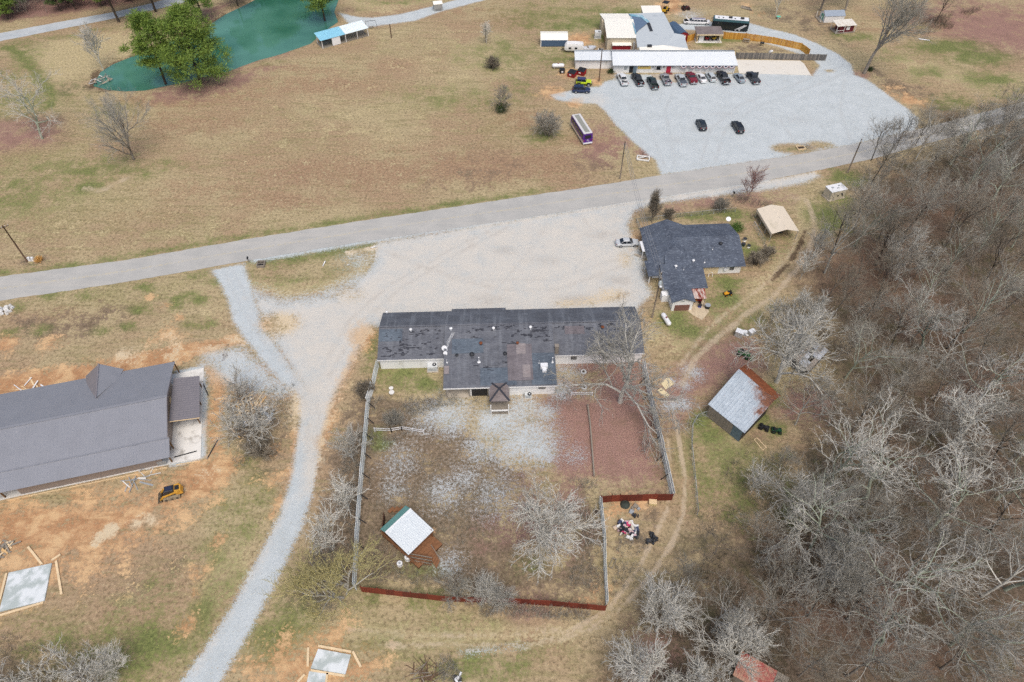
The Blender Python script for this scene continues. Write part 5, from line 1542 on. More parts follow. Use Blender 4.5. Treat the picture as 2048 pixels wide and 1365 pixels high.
for k in range(nb):
    y_ = dn - 1.6 + (up - dn + 2.2) * (k + .5) / nb
    part("deck_board", MB().box((0, y_, .45), (2 * hw_ - .2, (up - dn + 2.2) / nb - .03, .06)), BROWNWOOD, stg)
part("deck_skirt", MB().b2(-hw_ + .12, dn - 1.55, .02, hw_ - .12, up + .5, .40), mat("dark_stained_wood", (86, 58, 42), .8, var=.2), stg)
for k in range(3):
    z_ = .75 + k * .3
    part("rail", MB().bar((-hw_ + .15, dn - .9, z_), (-hw_ + .15, up, z_), .06, .14), BROWNWOOD, stg)
part("side_wall", MB().bar((-hw_ + .3, up + .15, .95), (-hw_ + 2.3, up + 2.0, .95), .08, 1.7), mat("dark_stained_wood", (86, 58, 42)), stg)
for k in range(3):
    a = sl(783 + k * 9, 1022 - k * 1, 0)
    part("step", MB().box((a.x, a.y, .3 - .08 * k), (1.0, .5, .1), R(0)), BROWNWOOD, stg)
# slatted bench-like rail panel and ramp at the front corner
for k in range(6):
    y0_ = k * .0
    a0, a1 = sl(819, 1108 + k * 3.2, 1.25 - k * .2), sl(864, 1116 + k * 3.0, 1.25 - k * .2)
    part("slat", MB().bar(a0, a1, .08, .14), OLDWOOD if k % 2 == 0 else BROWNWOOD, stg)
for px in (822, 843, 862):
    a = sl(px, 1130, 0)
    part("slat_post", MB().box((a.x, a.y, .6), (.1, .1, 1.2)), BROWNWOOD, stg)
rq = [(848, 1102), (862, 1092), (880, 1122), (874, 1138)]
for k in range(7):
    t0, t1 = k / 7, (k + .9) / 7
    A = [sl(*rq[0]).lerp(sl(*rq[3]), t) for t in (t0, t1)]
    B = [sl(*rq[1]).lerp(sl(*rq[2]), t) for t in (t0, t1)]
    zz = [.5 - .45 * t for t in (t0, t1)]
    part("ramp_board", MB().slab([(A[0].x, A[0].y, zz[0]), (A[1].x, A[1].y, zz[1]), (B[1].x, B[1].y, zz[1]), (B[0].x, B[0].y, zz[0])], .05), BROWNWOOD, stg)
part("ramp_rail", MB().bar(sl(862, 1090, 1.1), sl(881, 1120, .8), .07, .12), OLDWOOD, stg)

# red sheet-metal roof at the bottom edge
rd = thing("red_shack", "low shack with faded red sheet roof half hidden by bare branches", "shed", tuple(P(1510, 1352)), R(-32))
REDT = mat("faded_red_tin", (168, 82, 78), .65, var=.2, dirt=(178, 140, 120), dirt_amt=.75, dirt_scale=.8)
for k in range(4):
    part("roof_sheet", MB().ribbed((-2.6 + k * 1.5, -2.2, 2.0 + .02 * (k % 2)), (-1.12 + k * 1.5, -2.2, 2.0 + .02 * (k % 2)), (-1.12 + k * 1.5, 1.0, 2.4 + .02 * (k % 2)), (-2.6 + k * 1.5, 1.0, 2.4 + .02 * (k % 2)), .3, .03), REDT if k != 3 else OLDWOOD, rd)
part("wall", MB().b2(-2.4, -2.0, 0, 3.2, .8, 1.95), OLDWOOD, rd)
# ------------------------------------------------------------------ vehicles
TYRE = mat("tyre_rubber", (34, 34, 36), .85, var=.15)
RIM = mat("alloy_rim", (176, 178, 182), .35, metal=.6, var=.05)
CHROME = mat("chrome", (200, 204, 208), .2, metal=.8, var=.04)
TAIL = mat("tail_light_red", (150, 26, 30), .3, var=.1)
HEAD = mat("head_light", (226, 230, 232), .15, var=.05)
BEDLINE = mat("bed_liner", (54, 54, 58), .8, var=.2)


def paint(name, rgb):
    return mat("paint_" + name, rgb, .25, metal=.15, var=.04, spec=.6)


def loft(st, mi=0):
    """body shell from stations (x, z_low, z_top, half width); ten-sided rings"""
    mb = MB()
    vv, ff = [], []
    for x, zl, zt, hw in st:
        h = zt - zl
        ring = [(-.80, 0), (-.97, .18), (-1.0, .45), (-.97, .75), (-.86, 1.0), (.86, 1.0), (.97, .75), (1.0, .45), (.97, .18), (.80, 0)]
        vv += [(x, hw * a, zl + h * b) for a, b in ring]
    n = 10
    for i in range(len(st) - 1):
        for k in range(n):
            ff.append((i * n + k, i * n + (k + 1) % n, (i + 1) * n + (k + 1) % n, (i + 1) * n + k))
    ff.append(tuple(range(n - 1, -1, -1)))
    e = (len(st) - 1) * n
    ff.append(tuple(e + k for k in range(n)))
    return mb.add(vv, ff, mi)


def pane(name, q, parent, m, inset=.08, out=.018):
    q = [Vector(v) for v in q]
    c = sum(q, Vector()) / 4
    nn = (q[1] - q[0]).cross(q[3] - q[0]).normalized()
    if nn.dot(c - Vector((c.x * .3, 0, .8))) < 0:
        nn = -nn
    p = [v.lerp(c, inset) + nn * out for v in q]
    lo = [v - nn * .03 for v in p]
    return part(name, MB().add(p + lo, [(0, 1, 2, 3), (7, 6, 5, 4), (0, 4, 5, 1), (1, 5, 6, 2), (2, 6, 7, 3), (3, 7, 4, 0)]), m, parent)


def cabin(o, xb0, xb1, xt0, xt1, zb, zt, hb, ht, m, split=(.5,), rear=True, roofm=None):
    """greenhouse: base from xb0 (rear) to xb1 (front), roof from xt0 to xt1"""
    B = [Vector((xb0, -hb, zb)), Vector((xb1, -hb, zb)), Vector((xb1, hb, zb)), Vector((xb0, hb, zb))]
    T = [Vector((xt0, -ht, zt)), Vector((xt1, -ht, zt)), Vector((xt1, ht, zt)), Vector((xt0, ht, zt))]
    T2 = [Vector((xt0 + .12, -ht * .8, zt + .06)), Vector((xt1 - .12, -ht * .8, zt + .06)), Vector((xt1 - .12, ht * .8, zt + .06)), Vector((xt0 + .12, ht * .8, zt + .06))]
    part("cabin", MB().add(B + T + T2, [(0, 1, 5, 4), (1, 2, 6, 5), (2, 3, 7, 6), (3, 0, 4, 7), (4, 5, 9, 8), (5, 6, 10, 9), (6, 7, 11, 10), (7, 4, 8, 11), (8, 9, 10, 11)]), roofm or m, o)
    pane("windshield", [B[1], B[2], T[2], T[1]], o, GLASS, .07)
    if rear:
        pane("rear_window", [B[3], B[0], T[0], T[3]], o, GLASS, .1)
    cuts = [0] + list(split) + [1]
    for a, b in zip(cuts, cuts[1:]):
        for s, (i0, i1) in ((-1, (0, 1)), (1, (3, 2))):
            q = [B[i0].lerp(B[i1], a), B[i0].lerp(B[i1], b), T[i0].lerp(T[i1], b), T[i0].lerp(T[i1], a)]
            pane("side_window", q, o, GLASS, .1)


_wheel_me = {}


def wheels(o, xs, tr, r, w=.24, rim=RIM, n=14):
    for x in xs:
        for s in (-1, 1):
            key = (r, w, rim.name)
            if key not in _wheel_me:
                a = MB().tube([(0, -w / 2, 0), (0, -w * .35, 0), (0, w * .35, 0), (0, w / 2, 0)], [r * .88, r, r, r * .88], n).build("wheel", TYRE)
                b = MB().tube([(0, -w / 2 - .012, 0), (0, w / 2 + .012, 0)], r * .6, n).build("rim", rim)
                _wheel_me[key] = (a.data, b.data)
                bpy.data.objects.remove(a)
                bpy.data.objects.remove(b)
            t = link("wheel", _wheel_me[key][0], o)
            t.location = (x, s * tr, r)
            link("rim", _wheel_me[key][1], t)


def lights(o, xf, xr, hw, zf, zr, plate=True):
    for s in (-1, 1):
        part("headlight", MB().box((xf, s * hw * .72, zf), (.12, hw * .38, .16)), HEAD, o)
        part("taillight", MB().box((xr, s * hw * .80, zr), (.10, hw * .24, .22)), TAIL, o)
    if plate:
        part("licence_plate", MB().box((xr - .03, 0, zr - .28), (.05, .4, .14)), PLASTIC, o)


def mirrors(o, x, hw, z, m):
    for s in (-1, 1):
        part("mirror", MB().box((x, s * (hw + .1), z), (.14, .22, .16)), m, o)


def place(f, r, z=0.02):
    a, b = P(*f), P(*r)
    c = (a + b) / 2
    return (c.x, c.y, z), yaw(b, a)


def sedan(label, f, r, m, L=4.7, hatch=False, group=None, cat="car"):
    loc, rz = place(f, r)
    o = thing("parked_car", label, cat, loc, rz, group)
    h = L / 2
    part("body", loft([(-h, .42, .80, .70), (-h + .15, .30, .92, .84), (-h + .8, .22, .96, .89), (-.4, .2, .95, .9), (.9, .2, .93, .9), (h - .7, .22, .86, .87), (h - .15, .3, .74, .80), (h, .38, .62, .66)]), m, o)
    if hatch:
        cabin(o, -h + .25, h - 1.35, -h + .75, .55, .9, 1.46, .80, .62, m, (.36, .68))
    else:
        cabin(o, -h + .75, h - 1.3, -h + 1.45, .35, .9, 1.42, .80, .60, m, (.5,))
    wheels(o, (-h + .9, h - .92), .80, .33, .22)
    lights(o, h - .12, -h + .05, .82, .62, .76)
    mirrors(o, .75, .82, .95, m)
    part("front_bumper", MB().box((h - .02, 0, .38), (.14, 1.4, .2)), m, o)
    part("rear_bumper", MB().box((-h + .02, 0, .42), (.14, 1.45, .22)), m, o)
    return o


def suv(label, f, r, m, L=4.8, group=None, roofm=None):
    loc, rz = place(f, r)
    o = thing("parked_suv", label, "suv", loc, rz, group)
    h = L / 2
    part("body", loft([(-h, .48, .98, .80), (-h + .12, .36, 1.08, .90), (-.5, .28, 1.08, .94), (.9, .28, 1.06, .94), (h - .8, .3, 1.0, .92), (h - .15, .36, .88, .86), (h, .44, .76, .74)]), m, o)
    cabin(o, -h + .12, h - 1.25, -h + .45, .45, 1.02, 1.66, .84, .68, m, (.32, .66), roofm=roofm)
    wheels(o, (-h + .95, h - .95), .84, .37, .25)
    lights(o, h - .1, -h + .04, .88, .76, 1.0)
    mirrors(o, .8, .88, 1.1, m)
    for s in (-1, 1):
        part("roof_rail", MB().bar((-h + .6, s * .6, 1.76), (.3, s * .6, 1.76), .05, .05), DARKM, o)
    part("rear_bumper", MB().box((-h, 0, .5), (.16, 1.6, .26)), DARKM, o)
    return o


def pickup(label, f, r, m, L=5.7, lift=0.0, bed=BEDLINE, cover=None, box=None, load=None, rims=RIM, crew=True, group=None, open_doors=False):
    loc, rz = place(f, r)
    o = thing("pickup_truck", label, "pickup", loc, rz, group)
    h = L / 2
    z = lift
    bl_ = -h + (1.75 if crew else 2.05)                    # bed front
    part("body", loft([(bl_ - .02, .42 + z, 1.12 + z, .96), (.6, .40 + z, 1.14 + z, .98), (h - 1.0, .42 + z, 1.12 + z, .96), (h - .2, .46 + z, 1.04 + z, .92), (h, .52 + z, .92 + z, .84)]), m, o)
    cabin(o, bl_ + .05, h - 1.5, bl_ + .3, h - 2.15, 1.1 + z, 1.78 + z, .86, .70, m, (.45,) if crew else ())
    b = part("bed", MB().b2(-h + .06, -.98, .5 + z, bl_ - .05, -.84, 1.14 + z).b2(-h + .06, .84, .5 + z, bl_ - .05, .98, 1.14 + z).b2(bl_ - .15, -.84, .5 + z, bl_ - .05, .84, 1.12 + z).b2(-h + .06, -.84, .5 + z, bl_ - .15, .84, .62 + z), m, o)
    MB().b2(-h + .08, -.82, .62 + z, bl_ - .16, .82, .66 + z).build("bed_floor", bed, b)
    t = part("tailgate", MB().b2(-h, -.84, .55 + z, -h + .06, .84, 1.12 + z), m, o)
    MB().box((-h - .02, 0, .98 + z), (.03, .3, .08)).build("tailgate_handle", CHROME, t)
    if cover:
        part("bed_cover", MB().b2(-h + .04, -.9, 1.145 + z, bl_ - .06, .9, 1.2 + z), cover, o)
    if box:
        part("tool_box", MB().b2(bl_ - .62, -.93, 1.0 + z, bl_ - .12, .93, 1.28 + z), box, o)
    if load:
        rr = rng(len(label))
        for k in range(5):
            part("load", MB().box((rr.uniform(-h + .5, bl_ - .5), rr.uniform(-.5, .5), .85 + z), (rr.uniform(.3, .7), rr.uniform(.3, .6), rr.uniform(.25, .5)), rr.uniform(0, 3)), load[k % len(load)], o)
    wheels(o, (-h + 1.15, h - .95), .88, .39 + z * .35, .28, rims)
    lights(o, h - .06, -h - .01, .94, .86 + z, .95 + z)
    mirrors(o, h - 1.75, .94, 1.22 + z, m)
    part("rear_bumper", MB().box((-h - .1, 0, .52 + z), (.2, 1.85, .2)), CHROME, o)
    part("front_bumper", MB().box((h + .02, 0, .56 + z), (.2, 1.8, .24)), CHROME, o)
    if open_doors:
        for s in (-1, 1):
            d = part("door", MB().box((h - 2.0, s * 1.35, .95 + z), (.09, .8, .62), 0), m, o, "open front door")
            MB().box((h - 2.0, s * 1.32, 1.48 + z), (.05, .66, .4)).build("side_window", GLASS, d)
    return o


G = "vehicles parked nose-in along the roadhouse"
pickup("white pickup truck with loaded bed, leftmost of the parking row", (1239, 153), (1250, 174), paint("white", (232, 234, 234)), bed=PLASTIC, load=(DARKM, BLACKP, GALV), group=G)
pickup("black pickup truck with clutter and pale rails in its open bed, beside the white pickup", (1268, 154), (1281, 174), paint("black", (40, 42, 46)), load=(GALV, DARKM, BLACKP), group=G)
pickup("dark green black crew cab pickup with bright tailgate lamps standing further back than its row", (1299, 161), (1310, 181), paint("green_black", (46, 62, 62)), group=G)
pickup("small silver pickup truck with open bed full of odds and ends", (1325, 154), (1336, 173), paint("silver", (158, 160, 164)), L=5.2, load=(mat("mauve_cloth", (150, 140, 158), .8), DARKM, GALV), group=G, crew=False)
pickup("silver pickup truck with flat dark bed cover", (1355, 155), (1367, 175), paint("light_silver", (190, 196, 198)), cover=mat("tonneau", (84, 92, 102), .6, var=.08), group=G)
pickup("maroon pickup truck with matching bed cover", (1376, 151), (1387, 170), paint("maroon", (118, 26, 44)), L=5.4, cover=mat("maroon_cover", (128, 42, 58), .5, var=.06), group=G)
sedan("white sedan between maroon pickup and silver hatchback", (1396, 152), (1407, 168), paint("white", (232, 234, 234)), group=G)
sedan("pale silver hatchback with dark sunroof", (1415, 150), (1426, 166), paint("pale_silver", (196, 204, 206)), L=4.6, hatch=True, group=G)
pickup("tall lifted black pickup truck with chrome tool box across its bed", (1437, 150), (1453, 172), paint("black", (40, 42, 46)), L=6.0, lift=.22, box=CHROME, group=G)
sedan("grey blue sedan near the right end of the parking row", (1471, 152), (1484, 168), paint("grey_blue", (150, 162, 170)), group=G)
pickup("charcoal pickup truck with both front doors open, rightmost of the row", (1497, 150), (1513, 171), paint("charcoal", (58, 62, 68)), cover=mat("charcoal_cover", (70, 74, 80), .5), open_doors=True, group=G)
suv("dark teal suv parked alone left in the middle of the gravel lot", (1397, 245), (1406, 264), paint("dark_teal", (46, 54, 62)), L=4.5)
suv("black suv parked alone right in the middle of the gravel lot", (1467, 248), (1481, 270), paint("suv_black", (36, 40, 46)), L=4.9)
suv("dark navy blue suv parked beside the yellow off-roader", (1181, 185), (1144, 184), paint("navy", (42, 58, 92)), L=4.7)
sedan("silver sedan parked nose-in at the dark roofed house", (1277, 489), (1231, 491), paint("sedan_silver", (204, 208, 210)))
sedan("dark sedan half hidden under the beige carport", (1549, 440), (1556, 468), paint("carport_dark", (70, 78, 88)))
# short yellow off-roader with soft top
loc, rz = place((1184, 171), (1151, 169))
o = thing("off_roader", "bright yellow green off-road four by four with dark blue soft top", "off-roader", loc, rz)
LIME = paint("lime", (206, 232, 36))
part("body", loft([(-2.0, .6, 1.15, .78), (-1.9, .55, 1.2, .82), (-.2, .52, 1.2, .84), (.6, .55, 1.2, .82), (1.7, .6, 1.12, .66), (1.95, .62, 1.05, .62)]), LIME, o)
cabin(o, -1.9, .6, -1.75, .35, 1.18, 1.82, .78, .70, mat("navy_soft_top", (58, 66, 104), .8, var=.08), (.5,))
for sx in (-1.25, 1.3):
    for s in (-1, 1):
        part("fender", MB().box((sx, s * .88, 1.0), (1.0, .3, .1)), BLACKP if s < 0 else LIME, o)
wheels(o, (-1.25, 1.3), .84, .44, .3)
part("spare_wheel", MB().tube([(-2.02, 0, 1.05), (-2.26, 0, 1.05)], .42, 14), TYRE, o)
lights(o, 1.93, -1.98, .66, .95, 1.0, False)
part("bumper", MB().box((2.08, 0, .6), (.16, 1.6, .18)), DARKM, o)
part("roll_cage", MB().bar((.55, -.7, 1.2), (.3, -.68, 1.9), .06).bar((.55, .7, 1.2), (.3, .68, 1.9), .06), LIME, o)

# party bus
loc, rz = place((1150, 251), (1174, 289))
bus = thing("party_bus", "purple and white party bus with black rear window parked on the grass", "bus", loc, rz)
PUR = paint("purple", (88, 46, 146))
BWH = paint("bus_white", (228, 226, 224))
bL = (P(1150, 251) - P(1174, 289)).length / 2 + .3
part("body", MB().b2(-bL, -1.2, .5, bL, 1.2, 1.45), BWH, bus, "white lower body")
part("upper_body", MB().add([(-bL + .02, -1.19, 1.45), (bL - .02, -1.19, 1.45), (bL - .02, 1.19, 1.45), (-bL + .02, 1.19, 1.45), (-bL + .08, -1.12, 2.95), (bL - .35, -1.12, 2.95), (bL - .35, 1.12, 2.95), (-bL + .08, 1.12, 2.95)],
                             [(3, 2, 1, 0), (4, 5, 6, 7), (0, 1, 5, 4), (1, 2, 6, 5), (2, 3, 7, 6), (3, 0, 4, 7)]), PUR, bus, "purple upper body")
part("roof", MB().b2(-bL + .1, -1.08, 2.955, bL - .4, 1.08, 3.08), BWH, bus)
part("roof_panel", MB().b2(-bL + .6, -.55, 3.085, bL - .8, .55, 3.12), mat("roof_weathered", (146, 148, 140), .8, var=.15, scale=2), bus, "grey weathered strip along the roof")
part("rear_window", MB().b2(-bL - .06, -.75, 1.75, -bL + .015, .75, 2.6), GLASS, bus)
for s in (-1, 1):
    for k in range(6):
        x0 = -bL + .7 + k * (2 * bL - 1.6) / 6
        part("side_window", MB().b2(x0, s * 1.21, 1.75, x0 + (2 * bL - 1.6) / 6 - .12, s * 1.13, 2.55), GLASS, bus)
    part("stripe", MB().b2(-bL + .3, s * 1.225, 1.02, bL - 1.2, s * 1.203, 1.2), mat("bus_orange", (226, 196, 150), .5), bus)
    part("taillight", MB().box((-bL - .02, s * 1.0, 1.25), (.06, .22, .3)), TAIL, bus)
pg = part("painted_letters", MB(), BWH, bus) if False else None
for dx_, pts in ((-.25, ((0, 0), (0, .45))), (-.25, ((0, .45), (.22, .45))), (-.25, ((0, .22), (.18, .22))), (.1, ((0, 0), (0, .45))), (.1, ((0, 0), (.22, 0)))):
    a, b = pts
    part("letter", MB().bar((-bL - .045, -(dx_ + a[0]), 1.0 + a[1] * .9), (-bL - .045, -(dx_ + b[0]), 1.0 + b[1] * .9), .06, .08), BWH, bus)
part("rear_panel", MB().b2(-bL - .03, -1.17, .72, -bL - .002, 1.17, 1.74), PUR, bus, "purple rear panel")
for s in (-1, 1):
    part("skirt", MB().b2(-bL + .02, s * 1.215, 1.22, bL - .3, s * 1.202, 1.74), PUR, bus)
part("rear_bumper", MB().b2(-bL - .2, -1.15, .4, -bL - .003, 1.15, .7), PLASTIC, bus)
wheels(bus, (-bL + 1.9, bL - 1.7), 1.05, .45, .28)
part("windshield", MB().add([(bL + .02, -1.1, 1.5), (bL + .02, 1.1, 1.5), (bL - .28, 1.05, 2.7), (bL - .28, -1.05, 2.7)], [(0, 1, 2, 3)]), GLASS, bus)

# limousine with open bonnet
loc, rz = place((1366, 47), (1419, 49))
lim = thing("limousine", "white stretch limousine with its bonnet raised", "limousine", loc, rz)
LW = paint("limo_white", (236, 236, 236))
h = (P(1366, 47) - P(1419, 49)).length / 2
part("body", loft([(-h, .42, .85, .74), (-h + .2, .3, .98, .88), (-h + 1.2, .22, 1.0, .92), (h - 2, .22, 1.0, .92), (h - .7, .25, .9, .9), (h - .1, .32, .78, .8)]), LW, lim)
cabin(lim, -h + .9, h - 1.75, -h + 1.5, h - 2.5, .98, 1.5, .84, .66, LW, (.2, .4, .6, .8))
wheels(lim, (-h + 1.1, h - 1.0), .84, .34, .24)
lights(lim, h - .1, -h + .04, .85, .65, .8)
part("bonnet", MB().bar((h - 1.6, 0, 1.05), (h - .5, 0, 1.95), 1.6, .05), LW, lim, "raised bonnet")
part("engine_bay", MB().b2(h - 1.5, -.7, .88, h - .25, .7, 1.0), BLACKP, lim)
part("roof_strip", MB().b2(-h + 1.7, -.5, 1.565, h - 2.7, .5, 1.59), mat("limo_roof", (150, 146, 160), .5), lim)

# motor coach
loc, rz = place((1422, 56), (1494, 62))
rv = thing("motor_coach", "long black and white motor coach with swoosh stripes behind the timber fence", "motorhome", loc, rz)
h = (P(1422, 56) - P(1494, 62)).length / 2
part("body", MB().b2(-h, -1.25, .45, h, 1.25, 2.6), paint("coach_black", (34, 44, 48)), rv, "dark lower body")
part("upper_body", MB().add([(-h, -1.25, 2.6), (h, -1.25, 2.6), (h, 1.25, 2.6), (-h, 1.25, 2.6), (-h + .1, -1.15, 3.2), (h - .25, -1.15, 3.2), (h - .25, 1.15, 3.2), (-h + .1, 1.15, 3.2)], [(4, 5, 6, 7), (0, 1, 5, 4), (1, 2, 6, 5), (2, 3, 7, 6), (3, 0, 4, 7)]), paint("coach_teal", (70, 108, 116)), rv)
part("roof", MB().b2(-h + .3, -1.1, 3.205, h - .5, 1.1, 3.3), PLASTIC, rv)
for x_ in (-h * .6, h * .05):
    part("roof_air_conditioner", MB().box((x_, 0, 3.45), (1.0, .8, .28)), DARKM, rv)
for x_ in (-h * .2, h * .45, h * .7):
    part("roof_vent", MB().box((x_, .3, 3.36), (.4, .4, .1)), DARKM, rv)
for s in (-1, 1):
    for k in range(4):
        x0 = -h + 2 + k * 2.2
        part("side_window", MB().b2(x0, s * 1.27, 1.8, x0 + 1.6, s * 1.2, 2.45), GLASS, rv)
    for k in range(3):
        part("stripe", MB().bar((-h + 3.4 - k * .5, s * 1.262, .7), (-h + 1.2 - k * .3, s * 1.262, 2.0), .02, .14), PLASTIC, rv)
part("windshield", MB().b2(h - .02, -1.1, 1.5, h + .03, 1.1, 2.7), GLASS, rv)
wheels(rv, (-h + 2.4, -h + 3.5, h - 2.0), 1.1, .5, .3)
for s in (-1, 1):
    part("mirror", MB().box((h + .25, s * 1.3, 2.2), (.12, .2, .5)), DARKM, rv)

# white camping trailer
loc, rz = place((1128, 103), (1166, 104))
tr = thing("camping_trailer", "rounded white camping trailer beside the blue shed", "trailer", loc, rz)
h = (P(1128, 103) - P(1166, 104)).length / 2
part("body", loft([(-h, .6, 2.2, .9), (-h + .3, .5, 2.5, 1.05), (0, .5, 2.6, 1.1), (h - .7, .5, 2.5, 1.08), (h - .1, .7, 1.7, .9)]), mat("trailer_white", (236, 236, 234), .45, var=.03, dirt=(206, 196, 190), dirt_amt=.3), tr)
for x_ in (-.6, 1.1):
    part("side_window", MB().box((x_, -1.12, 1.45), (.7, .06, .5)), GLASS, tr)
    part("side_window", MB().box((x_, 1.12, 1.45), (.7, .06, .5)), GLASS, tr)
part("door", MB().box((-1.7, -1.11, 1.25), (.6, .05, 1.4)), PLASTIC, tr)
wheels(tr, (-.4,), .95, .34, .2)
part("tow_bar", MB().bar((h - .3, -.4, .5), (h + 1.0, 0, .5), .08).bar((h - .3, .4, .5), (h + 1.0, 0, .5), .08), DARKM, tr)
part("gas_bottle", MB().tube([(h + .35, 0, .55), (h + .35, 0, 1.0)], .16, 8), DARKM, tr)

# tracked skid loader
loc, rz = place((324, 996), (368, 985))
sk = thing("skid_loader", "yellow tracked skid loader on orange clay beside the metal building", "loader", loc, rz)
sk.scale = (.92, .92, .92)
YL = mat("loader_yellow", (212, 160, 62), .45, var=.1, dirt=(176, 142, 96), dirt_amt=.3)
TRK = mat("dusty_track", (150, 138, 116), .9, var=.2, scale=6)
for s in (-1, 1):
    t = part("track", MB().add([(x, s * y, z) for y in (.55, 1.0) for x, z in ((-1.2, .15), (-.9, 0), (1.0, 0), (1.35, .2), (1.3, .62), (-.9, .75), (-1.25, .5))],
                               [tuple(range(7)), tuple(range(13, 6, -1))] + [(i, 7 + i, 7 + (i + 1) % 7, (i + 1) % 7) for i in range(7)]), TRK, sk)
    for k in range(9):
        MB().box((-1.0 + k * .26, s * .78, .74 - .012 * k), (.1, .46, .05)).build("track_pad", TRK, t)
    for x_ in (-.8, 0, .9):
        MB().tube([(x_, s * 1.005, .32), (x_, s * 1.04, .32)], .2, 10).build("roller", DARKM, t)
    part("lift_arm", MB().bar((-1.5, s * .72, 1.7), (1.1, s * .72, 1.05), .16, .26).bar((1.1, s * .72, 1.15), (1.75, s * .72, .35), .16, .26), YL, sk)
part("chassis", MB().b2(-1.7, -.54, .4, 1.1, .54, 1.15), DARKM, sk)
part("engine_cover", MB().add([(-1.85, -.62, .7), (-.75, -.62, .7), (-.75, .62, .7), (-1.85, .62, .7), (-1.7, -.58, 1.72), (-.75, -.58, 1.85), (-.75, .58, 1.85), (-1.7, .58, 1.72)], [(3, 2, 1, 0), (4, 5, 6, 7), (0, 1, 5, 4), (1, 2, 6, 5), (2, 3, 7, 6), (3, 0, 4, 7)]), YL, sk)
part("rear_grille", MB().b2(-1.5, -.4, 1.74, -.85, .4, 1.90), BLACKP, sk)
cabin(sk, -.75, .85, -.7, .7, 1.1, 2.05, .58, .54, mat("loader_cab_black", (40, 44, 54), .5, var=.1), (.5,))
part("roof_hatch", MB().b2(-.45, -.35, 2.115, .45, .35, 2.15), mat("navy_cab_roof", (44, 52, 76), .4), sk)
part("bucket", MB().add([(1.55, y, z) for y in (-1.0, 1.0) for z in (.05, .7)] + [(2.3, -1.0, .03), (2.3, 1.0, .03)], [(0, 1, 3, 2), (0, 2, 5, 4), (1, 0, 4), (2, 3, 5), (2, 0, 4, 5), (3, 1, 0, 2)]), mat("bucket_steel", (128, 116, 100), .6, metal=.2, var=.2), sk)


def small_machine(name, label, cat, px, py, rz, body, deck=None, roof=False, s=1.0, wheelr=.28):
    o = thing(name, label, cat, tuple(P(px, py) + Vector((0, 0, .01))), rz)
    part("body", loft([(-.2 * s, .35 * s, .75 * s, .3 * s), (.1 * s, .33 * s, .85 * s, .34 * s), (.7 * s, .33 * s, .8 * s, .32 * s), (.9 * s, .38 * s, .65 * s, .26 * s)]), body, o)
    part("rear_body", MB().box((-.5 * s, 0, .52 * s), (.8 * s, .8 * s, .34 * s)), deck or body, o)
    part("seat", MB().box((-.4 * s, 0, .78 * s), (.45 * s, .45 * s, .14 * s)).box((-.62 * s, 0, .98 * s), (.1 * s, .45 * s, .38 * s)), BLACKP, o)
    part("steering_wheel", MB().tube([(.0, 0, .98 * s), (.04, 0, 1.03 * s)], .19 * s, 10), DARKM, o)
    for x_, r_ in ((-.55 * s, wheelr * 1.15 * s), (.62 * s, wheelr * s)):
        for q_ in (-1, 1):
            w_ = part("wheel", MB().tube([(x_, q_ * .38 * s, r_), (x_, q_ * .6 * s, r_)], r_, 12), TYRE, o)
            MB().tube([(x_, q_ * .37 * s, r_), (x_, q_ * .615 * s, r_)], r_ * .5, 10).build("rim", body, w_)
    if roof:
        part("canopy", MB().box((-.3 * s, 0, 1.9 * s), (1.3 * s, 1.1 * s, .08)), BLACKP, o)
        for x_, y_ in ((-.85, -.45), (-.85, .45), (.25, -.45), (.25, .45)):
            part("canopy_post", MB().box((x_ * s, y_ * s, 1.2 * s), (.06, .06, 1.4 * s)), DARKM, o)
    return o


GRN = mat("tractor_green", (52, 104, 58), .45, var=.1)
YMOW = mat("mower_yellow_paint", (224, 160, 42), .45, var=.1)
t = small_machine("lawn_tractor", "green lawn tractor with green loader at the leafy track by the barn", "tractor", 1487, 712, R(-35), GRN, GRN, False, 1.2)
part("loader_bucket", MB().box((1.5, 0, .4), (.4, 1.1, .4)), GRN, t)
small_machine("riding_mower", "yellow riding mower parked on green grass east of the ranch house", "mower", 1455, 590, R(200), YMOW, BLACKP, False, .85)
small_machine("riding_mower", "red and yellow riding mower under the rusted lean-to", "mower", 1394, 603, R(-20), mat("mower_red", (128, 26, 30), .4, var=.1), YMOW, False, .95)
small_machine("quad_bike", "black quad bike nearer the rusty barn gable", "quad bike", 1527, 858, R(-25), mat("quad_black", (40, 40, 44), .5, var=.2), None, False, .85, .34)
small_machine("quad_bike", "dark green quad bike beside the black one in the grass", "quad bike", 1552, 864, R(-10), mat("quad_green", (32, 72, 50), .4, var=.2), None, False, .85, .34)
small_machine("golf_cart", "black canopied cart with yellow body by the white annex", "golf cart", 1330, 24, R(60), mat("cart_yellow", (220, 176, 48), .5, var=.1), None, True, 1.6)
small_machine("quad_bike", "dark quad bike standing on the bare ground behind the limousine", "quad bike", 1371, 20, R(15), mat("quad_maroon", (84, 44, 44), .5, var=.2), None, False, 1.3, .34)

